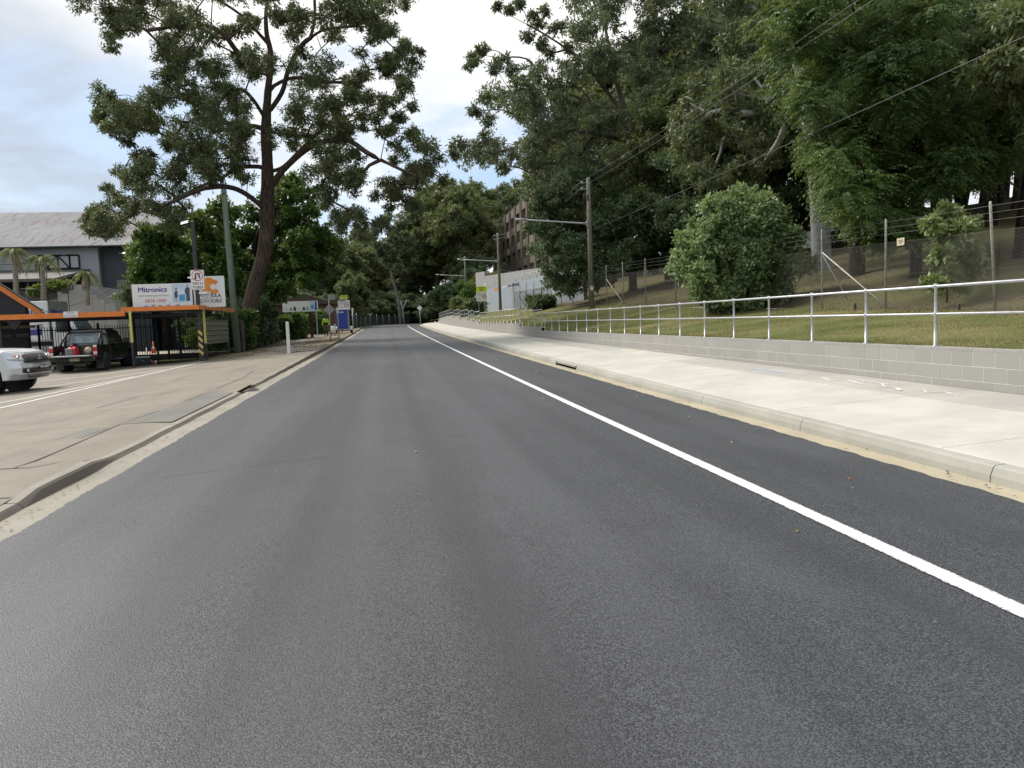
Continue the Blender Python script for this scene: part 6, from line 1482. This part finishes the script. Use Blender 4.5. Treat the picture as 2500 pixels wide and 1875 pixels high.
for k, (a, b2, yy, lb) in enumerate(((82, 122, 706, 'low bright hedge on the terrace, left of the taller one'), (120, 166, 698, 'bright yellow-green clipped hedge on the stepped terrace'))):
    X0, X1 = float(at(a, yy, TY+1)[0]), float(at(b2, yy, TY+1)[0]); zc_ = float(at(a, yy, TY+1)[2]); b = ((X0+X1)/2, TY+1, zc_-.5)
    plant('hedge', lb, 'hedge', b, [b, (b[0], b[1], b[2]+.2), (b[0], b[1], b[2]+.4)], .04, [(rg.uniform(X0, X1), TY+1+rg.uniform(-.4, .4), zc_+rg.uniform(-.35, .12), .3) for q in range(22)], 'broad', leafmat('lime_leaf_%d' % k, (.10, .15, .03), (.24, .30, .07), None, .3), BARK_DARK, 60+k, 1.5, .9, trunk_name='stem', crown_name='foliage')
# terrace rail
rl = empty('terrace_rail', (float(at(90, 710, TY)[0]), TY-.3, float(at(90, 728, TY)[2])), label='thin dark balustrade in front of the terrace hedge', cat='railing')
L_ = float(at(138, 710, TY)[0]-at(55, 710, TY)[0]); MB().tube([(-L_*.45, 0, .72), (L_*.55, 0, .60)], .03, 6).build('rail', BLKSTEEL, rl)
bl = MB().box((0, 0, .33), (.02, .02, .66)).mesh('baluster', BLKSTEEL)
for k in range(18): link('baluster', bl, rl, (-L_*.45+L_*k/17, 0, 0))
# palms
PALM = leafmat('palm_leaf', (.11, .135, .05), (.24, .26, .10), (.30, .25, .12), .3); PALMD = pm('dead_frond', (.22, .18, .13), .9, var=.2)
def palm(px, pyb, pyt, Y, label, seed, s=1., skirt=False):
    rng = np.random.default_rng(seed); bb = at(px, pyb, Y); tt = at(px+(-6 if px < 60 else -3), pyt, Y); bb[2] -= 1.0
    r = empty('palm_tree', tuple(bb), label=label, cat='palm'); t3 = tt-bb
    MB().tube([(0, 0, 0), tuple(t3*.5+np.array([.05, 0, 0])), tuple(t3)], [.22*s, .18*s, .14*s], 10).build('trunk', pm('palm_trunk', (.20, .185, .16), .9, var=.2, sc=3, stretch=(1, 1, 8)), r)
    Vs = []
    for f in range(14):
        a = f*2.4+rng.random()*.5; up = rng.uniform(.1, 1.0); L_ = s*rng.uniform(1.3, 2.0); h = np.array([math.cos(a), math.sin(a), 0]); P = []; A = []; LL = []
        for q in np.linspace(.1, 1, 20):
            p_ = t3+h*L_*q*.85+np.array([0, 0, up*L_*q*.9-1.15*L_*q*q]); sd = np.cross(h, [0, 0, 1.])
            for sg_ in (-1, 1): P.append(p_); A.append(h*.5+sd*sg_*.7+np.array([0, 0, -.75])); LL.append(s*.55*(1.05-.6*q))
        P = np.array(P); A = unit(np.array(A)); LL = np.array(LL); V, _ = leaf_quads(P, A, np.tile([[0, 0, 1.]], (len(P), 1))+rng.normal(size=(len(P), 3))*.2, LL, LL*.10+.02); Vs.append(V)
    V = np.concatenate(Vs); link('crown', mesh_from('crown', V, np.arange(len(V)).reshape(-1, 4), PALM, np.full(len(V), .5)), r)
    dm = MB()
    for k in range(3 if not skirt else 8):
        a = rng.random()*6.28; dm = MB(); R0 = .25 if not skirt else .16
        dm.prism([(-.05, 0), (.05, 0), (.16, -1.0*s), (.05, -1.9*s), (-.1, -1.0*s)], -.03, .03)
        o = dm.build('dead_frond', PALMD, r, loc=(t3[0]+math.cos(a)*R0*s, t3[1]+math.sin(a)*R0*s, t3[2]+.05), rot=(0, rng.uniform(-.25, .25), a+1.57))
palm(38, 712, 612, 62, 'leftmost wind-blown palm on the terrace', 71, .95)
palm(104, 706, 628, 62, 'middle wind-blown palm with hanging dead fronds on the terrace', 72, .95)
palm(212, 712, 664, 61, 'short palm with a skirt of dead fronds at the terrace end', 73, .75, True)
# service wire over the yard
WIREM = BLACKP
o = wire('service_wire', at(-20, 646, 50), at(245, 586, 62), .5, 'thin black service wire sagging across the front of the warehouse', .02)
o = wire('service_wire', at(88, 765, 46), at(330, 672, 60), .4, 'thin black service wire rising over the white truck', .015)
# ---- green pole
gp = empty('power_pole', tuple(np.array([float(at(581, 862, 44.6)[0]), 44.6, za(-8.2, 44.6)-.05])), label='bare green-tinted timber pole leaning in front of the gum trunk', cat='pole')
tp = at(546, 462, 44.6)-np.array(gp.location)
MB().tube([(0, 0, -.1), tuple(tp*.5), tuple(tp)], [.19, .17, .14], 14).build('shaft', TIMBERG, gp); MB().tube([tuple(tp*.985+np.array([-.16, 0, 0])), tuple(tp*.975+np.array([0, -.18, -.06])), tuple(tp*.985+np.array([.18, 0, 0]))], .02, 6).build('wire_loop', BLACKP, gp)
# ---- white marker post
p = np.array([float(at(706, 867, 35.3)[0]), 35.3, 0]); p[2] = za(p[0], 35.3); h_ = float(at(700, 786, 35.3)[2])-p[2]
wp_ = empty('marker_post', tuple(p), label='lone white painted timber post beside the driveway edge', cat='post'); WT = pm('white_timber_paint', (.70, .70, .68), .7, var=.06, sc=5, dirt=(.5, .48, .43), dsc=3)
MB().prism([(-.07, -.1), (.07, -.1), (.065, h_-.02), (.0, h_+.02), (-.065, h_)], -.07, .07).build('shaft', WT, wp_, bevel=.01)
# ---- dark panel fence along the boundary
DF = pm('dark_fence_panel', (.016, .019, .028), .6, var=.25, sc=4); df = empty('panel_fence', (-8.3, 48, za(-8.3, 48)), label='dark navy upright board fence below the leaning gum', cat='fence')
y = 46.5; k = 0
bdm = MB().box((0, 0, .85), (.03, .27, 1.75)).mesh('board', DF)
while y < 63:
    o = link('board', bdm, df, (random.uniform(-.01, .01), y-48, za(-8.3, y)-za(-8.3, 48)+random.uniform(-.03, .03))); y += .28; k += 1
for y in (46.4, 49.2, 52, 54.8, 57.6, 60.4, 63.1): MB().box((.05, y-48, .95), (.1, .1, 2.0)).build('post', BARK_DARK, df)
for k in range(7):
    yy = 45.2+k*.16; 
    o = MB().box((0, 0, .9), (.12, .12, 1.8+.1*(k % 2))).build('board', pm('grey_paling', (.09, .08, .07), .9, var=.2), df, loc=(.35-.05*k, yy-48, -.05))
for k, (X_, Y_, hh, lb) in enumerate(((-9.3, 46.6, 2.2, 'leafy dark shrub behind the corrugated side panel'), (-10.6, 50.5, 3.2, 'dark shrub below the dense tree, behind the chemicals billboard'), (-9.2, 52.5, 3.4, 'dark shrub in the shade behind the gum trunk'), (-11.8, 54, 3.6, 'dark shrub mass behind the site cabins'), (-9.6, 58, 3.2, 'dark shrub behind the far end of the board fence'), (-11.5, 62, 4.5, 'tall dark shrub behind the board fence'), (-13.5, 60, 4.5, 'deep shaded shrub far behind the cabins'), (-16, 57, 4, 'shaded shrub left of the site cabins'))):
    b = (X_, Y_, za(X_, Y_)); rr_ = np.random.default_rng(200+k)
    plant('shrub', lb, 'shrub', b, [b, (X_, Y_, b[2]+hh*.3), (X_, Y_, b[2]+hh*.7)], .06, [(X_+rr_.normal()*.7, Y_+rr_.normal()*.6, b[2]+rr_.uniform(.08, 1)*hh, .55) for q in range(26)], 'broad', LEAF_DARK if k else LEAF_HEDGE, BARK_DARK, 210+k, 1.8, .9, trunk_name='stem', crown_name='foliage')
# ---- hedges beyond
def box_hedge(x0, x1, y0, y1, H, label, mat, seed):
    rng = np.random.default_rng(seed); cx, cy = (x0+x1)/2, (y0+y1)/2; z = za(cx, cy); n = int((x1-x0)*(y1-y0)*H*5); b = (cx, cy, z)
    cl = [(rng.uniform(x0, x1), rng.uniform(y0, y1), z+rng.uniform(.2, H-.15), .32) for _ in range(n)]
    cl = [(cx+math.copysign(max(abs(x-cx), (x1-x0)/2*.7*(rng.random() > .4)), x-cx), y, zz, r) for x, y, zz, r in cl]
    return plant('hedge', label, 'hedge', b, [b, (cx, cy, z+.3), (cx, cy, z+H*.5)], .05, cl, 'broad', mat, BARK_DARK, seed, 1.5, .9, trunk_name='stem', crown_name='foliage')
box_hedge(-8.4, -6.9, 64, 69, 1.95, 'square bright green clipped hedge beyond the dark fence', LEAF_HEDGE, 81)
box_hedge(-7.6, -6.2, 76, 82, 2.3, 'darker round-topped hedge behind the person in the lime shirt', LEAF_HEDGE, 82)
o = MB().box((0, 0, 1.1), (.22, .22, 2.2)).build('gate_post', pm('brown_timber', (.075, .045, .033), .8, var=.2), None, loc=(float(at(762, 815, 68)[0]), 68, za(-6.9, 68))); tag(o, 'stout brown timber gate post between the two hedges', 'post')
# third billboard and brick wing behind the hedges
m3 = board('billboard', 733, 748, 72, 3.1, .95, 'long white office machines billboard above the hedge', 0)
for k, (x_, mt) in enumerate(((-1.2, PB), (-.85, PG), (-.5, SUIT), (-.1, PB), (.3, SUIT), (.62, PG))): flat('printed_thumbnail', [(x_-.13, .10), (x_+.13, .10), (x_+.10, .36+.06*(k % 3)), (x_-.08, .42-.05*(k % 2))], mt, m3)
flat('picture', [(.8, .02), (1.5, .02), (1.5, .93), (.8, .93)], PB, m3, -.001); flat('printed_copier', [(.92, .2), (1.18, .2), (1.18, .6), (.92, .6)], PC, m3); flat('printed_suit', [(1.25, .1), (1.45, .1), (1.45, .85), (1.32, .9)], NAVY, m3)
for px in (716, 772): MB().box((0, .1, -1.5), (.09, .09, 3.4)).build('leg', GALV, m3, loc=(float(at(px, 760, 72)[0])-m3.location.x, 0, 0))
BRK = pm('brown_brick', (.105, .060, .045), .9, var=.2, sc=6, bump=.4, bsc=14)
bb = empty('brick_house', (float(at(745, 780, 88)[0]), 88, .6), label='brown brick house half hidden behind billboard and hedges', cat='house'); MB().box((0, 3, 1.6), (6.4, 6, 3.6)).build('wall', BRK, bb); MB().prism([(-3.5, 3.4), (3.5, 3.4), (0, 4.6)], -.4, 6.4).build('roof', pm('brown_tile', (.07, .045, .04), .8), bb)
for x_ in (-1.8, .6): MB().box((x_, -.02, 2.0), (1.6, .06, 1.2)).build('window', DGLASS, bb)
MB().lathe((2.7, -.1, 2.7), [(.3, 0), (.28, .08)], 16, 'y').build('dish', pm('dish_grey', (.35, .34, .33), .5), bb)
# ---- roadside signs seen from behind
def back_sign(px, pyb, Y, pyt, label, shapes, cat='sign'):
    X_ = float(at(px, pyb, Y)[0]); z = za(X_, Y); h = float(at(px-2, pyt, Y)[2])-z; s = empty('road_sign', (X_, Y, z), label=label, cat=cat)
    MB().tube([(0, 0, -.1), (0, 0, h)], .033, 8).build('post', GALV, s)
    for kind, zc_, w, hh, mat in shapes:
        if kind == 'd': MB().prism([(0, -w), (w, 0), (0, w), (-w, 0)], -.006, .006).build('plate', mat, s, loc=(0, -.045 if mat is not GREYBACK else .045, h+zc_))
        else: MB().prism(rounded(w, hh, .03), -.006, .006).build('plate', mat, s, loc=(kind, -.045 if mat is not GREYBACK else .045, h+zc_))
    return s, h
back_sign(808, 833, 52.6, 728, 'dark pole carrying a grey diamond sign seen from behind', [('d', -.75, .37, 0, GREYBACK), (.18, .05, .42, .34, GREYBACK)])
back_sign(828, 829, 54.5, 752, 'thin white-topped parking sign pole in front of the blue trailer', [(0., -.18, .16, .42, WHITE)])
back_sign(863, 804, 96, 753, 'white narrow sign on a pole right of the blue trailer', [(0., -.25, .22, .62, WHITE), (0., -.8, .5, .08, GREYBACK)])
back_sign(881, 798, 110, 757, 'thinner white sign on a pole farther along the kerb', [(0., -.25, .2, .6, WHITE)])
s, h = back_sign(892.5, 796, 113, 760, 'white speed advice sign with a black number at the bend', [(0., -.25, .72, .72, WHITE)])
text('4', .42, BLACKI, s, (-.14, -.055, h-.25)); text('5', .42, BLACKI, s, (.14, -.055, h-.25))
for px, Y, lb in ((893, 100, 'far'),): pass
p = zpt(840, 745, 80)
sc2 = school_sign('school_zone_sign', (float(p[0]), 80, za(float(p[0]), 80)), float(zpt(840, 739, 80)[2]), 'black and lime flashing forty school zone sign behind the blue trailer', 1.16, True)
pv = MB().box((-.15, 0, 0), (.62, .5, .04), rx=R(28)).build('solar_panel', pm('solar_cell', (.45, .47, .5), .2, .3, var=.3, sc=9), sc2, loc=(0, 0, float(zpt(832, 728, 80)[2])-sc2.location.z)); MB().tube([(-.3, .05, 0), (-.3, .05, -.6)], .03, 6).build('panel_arm', GALV, sc2, loc=(0, 0, float(zpt(832, 728, 80)[2])-sc2.location.z))
# ---- blue trailer
X_ = float(at(838, 810, 75.5)[0]); z = za(X_, 75.5); bt = empty('trailer', (X_, 75.5, z), R(-3), label='tall blue panelled cabinet trailer parked on the verge', cat='trailer')
BLU = pm('trailer_blue', (.025, .065, .36), .45, var=.1, sc=2)
MB().box((0, .6, 1.36), (1.06, 1.2, 1.84)).build('cabinet', pm('trailer_side', (.22, .25, .38), .5), bt, bevel=.02)
MB().box((-.03, -.02, 1.36), (.93, .03, 1.74)).build('door', BLU, bt)
MB().box((0, .58, 2.33), (1.2, 1.3, .10)).build('roof', WHITE, bt, bevel=.02)
for k, (x_, w) in enumerate(((-.22, .05), (-.15, .04), (-.095, .05), (-.03, .05), (.03, .03), (.075, .05))): MB().box((x_, -.038, 2.05-.01*(k % 2)), (w, .004, .08+.03*(k % 3))).build('maker_mark', WHITE, bt)
MB().box((0, .5, .38), (1.25, 1.6, .10)).build('chassis', pm('galv_chassis', (.45, .46, .47), .4, .6), bt); MB().tube([(0, -.2, .36), (0, -1.0, .34)], .04, 6).build('drawbar', BLKSTEEL, bt); MB().tube([(0, -.95, .0), (0, -.95, .4)], .03, 6).build('jockey_stand', BLKSTEEL, bt)
for s in (-1, 1):
    wheel(bt, s*.0, 0, .01, .01, RIM) if False else None
    t_ = MB().lathe((s*.74, .6, .30), [(.16, -.10), (.29, -.10), (.30, 0), (.29, .10), (.16, .10)], 20, 'x').build('wheel', pm('tyre_rubber', (.018, .018, .019), .8), bt); MB().lathe((s*.74, .6, .30), [(.17, -.09), (.16, .09)], 16, 'x').build('rim', RIM, t_)
    MB().prism([(.6+.36*math.cos(R(a)), .33+.36*math.sin(R(a))) for a in range(0, 181, 20)]+[(.6+.32*math.cos(R(a)), .33+.32*math.sin(R(a))) for a in range(180, -1, -20)], s*.74-.13, s*.74+.13, axis='x').build('mudguard', WHITE, bt)
# small white bollard
X_ = float(at(819, 820, 70)[0]); o = MB().lathe((0, 0, 0), [(.07, -.05), (.07, .80), (.05, .86), (.075, .88), (.075, .95), (.03, .98)], 12).build('bollard', WT, None, loc=(X_, 70, za(X_, 70))); tag(o, 'stubby white bollard beside the blue trailer', 'bollard')
o = empty('water_drum', (X_-.25, 70.5, za(X_, 70)), label='white and grey drum on legs left of the stubby bollard', cat='drum'); MB().lathe((0, 0, 0), [(.17, .30), (.19, .35), (.19, .78), (.1, .84)], 14).build('drum', WHITE, o); MB().box((-.1, 0, .15), (.05, .05, .32)).box((.1, 0, .15), (.05, .05, .32)).build('stand', DKSTEEL, o)
# ---- green mesh fence on the bend
GF = pm('green_mesh', (.02, .035, .028), .8, var=.3, sc=2); mf = empty('mesh_fence', (-5, 120, za(-5, 120)), label='dark green shade-cloth fence around the bend', cat='fence')
pts_ = [at(862, 800, 100), at(880, 797, 112), at(905, 793, 122), at(935, 788, 130), at(965, 783, 136), at(1000, 780, 140)]
for k, (a, c) in enumerate(zip(pts_[:-1], pts_[1:])):
    a = np.array([a[0], a[1], 1.0])-np.array(mf.location); c = np.array([c[0], c[1], 1.0])-np.array(mf.location); hh = 2.0
    MB().add([tuple(a), tuple(c), tuple(c+np.array([0, 0, hh])), tuple(a+np.array([0, 0, hh])), tuple(a+np.array([0, .04, 0])), tuple(c+np.array([0, .04, 0])), tuple(c+np.array([0, .04, hh])), tuple(a+np.array([0, .04, hh]))], [(0, 1, 2, 3), (7, 6, 5, 4), (3, 2, 6, 7), (0, 4, 5, 1)]).build('cloth_panel', GF, mf)
    for q in (a, (a+c)/2): MB().tube([tuple(q+np.array([0, -.05, -.3])), tuple(q+np.array([0, -.05, hh+.15]))], .035, 6).build('post', GALV, mf)
# ---- far corner: diamond sign, low brick wall with notices
p = at(1026, 786, 119); s_ = empty('road_sign', (float(p[0]), 119, 1.2), label='small white diamond sign at the far end of the block wall', cat='sign'); MB().tube([(0, 0, 0), (0, 0, 2.6)], .05, 8).build('post', GALV, s_); MB().prism([(0, -.42), (.42, 0), (0, .42), (-.42, 0)], -.008, .008).build('plate', WHITE, s_, loc=(0, -.07, 2.6))
p = at(1040, 752, 150); fw_ = empty('entrance_wall', (float(p[0])+.8, 150, 2.2), label='far low brick entrance wall with white and orange notices', cat='wall'); MB().box((0, 0, .8), (5.4, .4, 2.6)).build('wall', pm('far_brick', (.20, .12, .08), .9, var=.2, sc=3), fw_); MB().box((-1.2, -.23, 1.0), (2.0, .04, .9)).build('notice', WHITE, fw_); MB().box((1.2, -.23, 1.1), (1.8, .04, .8)).build('notice', pm('far_orange', (.55, .26, .14), .6), fw_)
for dx in (.4, 1.3): MB().box((dx, 0, 3.2), (.28, .28, 3.2)).build('gate_pillar', WHITE, fw_)
p = at(1071, 748, 146); s_ = empty('road_sign', (float(p[0]), 146, 2.2), label='white square sign on a post among the far trees', cat='sign'); MB().tube([(0, 0, 0), (0, 0, 3.4)], .05, 8).build('post', GALV, s_); MB().prism(rounded(1.5, 1.5, .08), -.01, .01).build('plate', WHITE, s_, loc=(0, -.07, 2.6))
# ---- parked white car glimpsed above the bush
def far_car(px, py, Y, label):
    p = at(px, py, Y); c = empty('parked_car', (float(p[0]), Y, bank(float(p[0]), Y)), R(75), label=label, cat='car')
    prof = [(-2.2, .35), (-2.2, .9), (-1.5, 1.0), (-.9, 1.45), (.6, 1.48), (1.2, 1.0), (2.1, .85), (2.2, .35)]
    MB().prism(prof, -.85, .85).build('body', TRW, c, bevel=.06)
    for s in (-.856, .852): MB().prism([(-1.3, 1.02), (-.85, 1.38), (.55, 1.40), (1.05, 1.02)], s, s+.004).build('window', DGLASS, c)
    for x_ in (-1.35, 1.35):
        for y_ in (-.8, .8): wheel(c, x_, y_, .32, .2, RIM)
far_car(1955, 590, 44, 'white car half hidden above the round bush'); far_car(2055, 560, 56, 'pale car between the tree trunks on the hill')
# ---- person in hi-vis
def person():
    Y = 68.8; X = float(at(797, 818, Y)[0]); z = za(X, Y)+.03
    V = [(0, 0, .96), (0, 0, 1.16), (0, -.01, 1.36), (0, -.01, 1.47), (0, -.02, 1.56), (0, -.03, 1.66), (0, -.02, 1.75),
         (.18, 0, 1.42), (.25, -.02, 1.14), (.27, -.10, .90), (.27, -.13, .80), (-.18, 0, 1.42), (-.26, .02, 1.14), (-.29, .0, .90), (-.29, -.02, .80),
         (.10, 0, .90), (.11, -.06, .50), (.11, .02, .09), (.11, -.13, .04), (-.10, 0, .90), (-.11, .03, .50), (-.12, .14, .10), (-.12, .0, .05)]
    Rr = [(.155, .11), (.15, .105), (.17, .11), (.12, .09), (.055, .055), (.085, .095), (.07, .08), (.075, .075), (.055, .055), (.042, .042), (.04, .03), (.075, .075), (.055, .055), (.042, .042), (.04, .03), (.10, .10), (.07, .07), (.055, .055), (.05, .04), (.10, .10), (.07, .07), (.055, .055), (.05, .04)]
    E = [(0, 1), (1, 2), (2, 3), (3, 4), (4, 5), (5, 6), (2, 7), (7, 8), (8, 9), (9, 10), (2, 11), (11, 12), (12, 13), (13, 14), (0, 15), (15, 16), (16, 17), (17, 18), (0, 19), (19, 20), (20, 21), (21, 22)]
    me = bpy.data.meshes.new('body'); me.from_pydata(V, E, []); o = link('body', me); sk = o.modifiers.new('skin', 'SKIN'); 
    if not me.skin_vertices: pass
    for i, d in enumerate(me.skin_vertices[0].data): d.radius = Rr[i]; d.use_root = (i == 0)
    sb = o.modifiers.new('sub', 'SUBSURF'); sb.levels = sb.render_levels = 2
    bpy.context.view_layer.update(); dg = bpy.context.evaluated_depsgraph_get(); m2_ = bpy.data.meshes.new_from_object(o.evaluated_get(dg)); bpy.data.objects.remove(o)
    skin = pm('skin', (.33, .20, .14), .6); hv = pm('hi_vis_lime', (.48, .85, .06), .6); dk = pm('navy_cloth', (.015, .017, .025), .8); pt = pm('khaki_trousers', (.17, .125, .09), .9); bt_ = pm('work_boot', (.11, .07, .04), .8)
    m2_.materials.clear()
    for mm in (skin, hv, dk, pt, bt_): m2_.materials.append(mm)
    for pg in m2_.polygons:
        x, y, zz = pg.center
        pg.use_smooth = True
        if zz > 1.50: k = 0
        elif zz > 1.16 or (abs(x) > .19 and zz > .92): k = 1
        elif abs(x) > .19 and zz > .78: k = 2
        elif zz > .97: k = 2
        elif zz > .55: k = 3
        elif zz > .13: k = 2 if zz < .48 else 3
        else: k = 4
        pg.material_index = k
    r = empty('person', (X, Y, z), R(6), label='person in lime hi-vis shirt and brown trousers walking on the left path', cat='person'); link('body', m2_, r)
    MB().lathe((0, -.02, 1.70), [(.105, -.02), (.11, .04), (.09, .10), (.04, .125)], 14).box((0, -.13, 1.70), (.15, .12, .015)).build('cap', pm('dark_cap', (.03, .025, .02), .8), r)
    for s in (-1, 1): MB().lathe((s*.032, -.118, 1.665), [(.012, 0), (.008, .006)], 8, 'y').build('eye', BLACKI, r)
    MB().box((0, -.135, 1.635), (.025, .03, .035)).build('nose', skin, r)
person()
# ---- leaves and scraps lying on the asphalt
def road_pt(px, py):
    d = ray(px, py); Y = 1.
    while CPOS[2]+d[2]*Y/d[1] > zr(Y)+.014 and Y < 80: Y += .01
    return CPOS+d*Y/d[1]
scraps = [(1016, 1104, .10, 'tan'), (2074, 1170, .06, 'orange'), (2082, 1193, .03, 'white'), (1947, 1299, .05, 'yellow'), (1160, 1115, .03, 'white'), (1555, 967, .08, 'white'), (1682, 1018, .03, 'white'), (1785, 1080, .05, 'white'), (1700, 1237, .02, 'white'), (2283, 1521, .02, 'white'), (452, 1085, .05, 'white'), (672, 1150, .03, 'white'), (905, 975, .06, 'white'), (1000, 905, .08, 'white'), (1310, 907, .10, 'white'), (1325, 973, .05, 'white')]
SM = {'tan': pm('leaf_tan', (.36, .24, .15), .8), 'orange': pm('leaf_orange', (.45, .20, .06), .8), 'yellow': pm('leaf_yellow', (.38, .33, .07), .7), 'white': pm('paper_scrap', (.55, .55, .53), .8)}
PLACE = {(1016, 1104): 'curled tan leaf lying in the middle of the near lane', (2074, 1170): 'folded orange-brown leaf lying right of the white line', (1947, 1299): 'small yellow leaf lying just left of the white line'}
scraps.sort(key=lambda q: -q[1]); ns = 0
for i, (px, py, s, c) in enumerate(scraps):
    q = road_pt(px, py); rr = random.Random(i); a = rr.random()*3.1
    o = MB().add([(-s*.5, 0, 0), (0, -s*.18, .012), (s*.5, 0, .004), (0, s*.20, .018), (0, 0, .004)], [(0, 1, 4), (1, 2, 4), (2, 3, 4), (3, 0, 4)]).build('fallen_leaf' if c != 'white' else 'litter_scrap', SM[c], None, loc=tuple(q), rot=(0, 0, a), fix=False)
    tag(o, PLACE.get((px, py), 'tiny pale scrap on the dark asphalt, '+(ORD[ns] if ns else 'nearest')+(' nearest to the camera' if ns else ' to the camera')), 'leaf' if c != 'white' else 'scrap', None if c != 'white' else 'pale scraps on the asphalt'); ns += c == 'white'
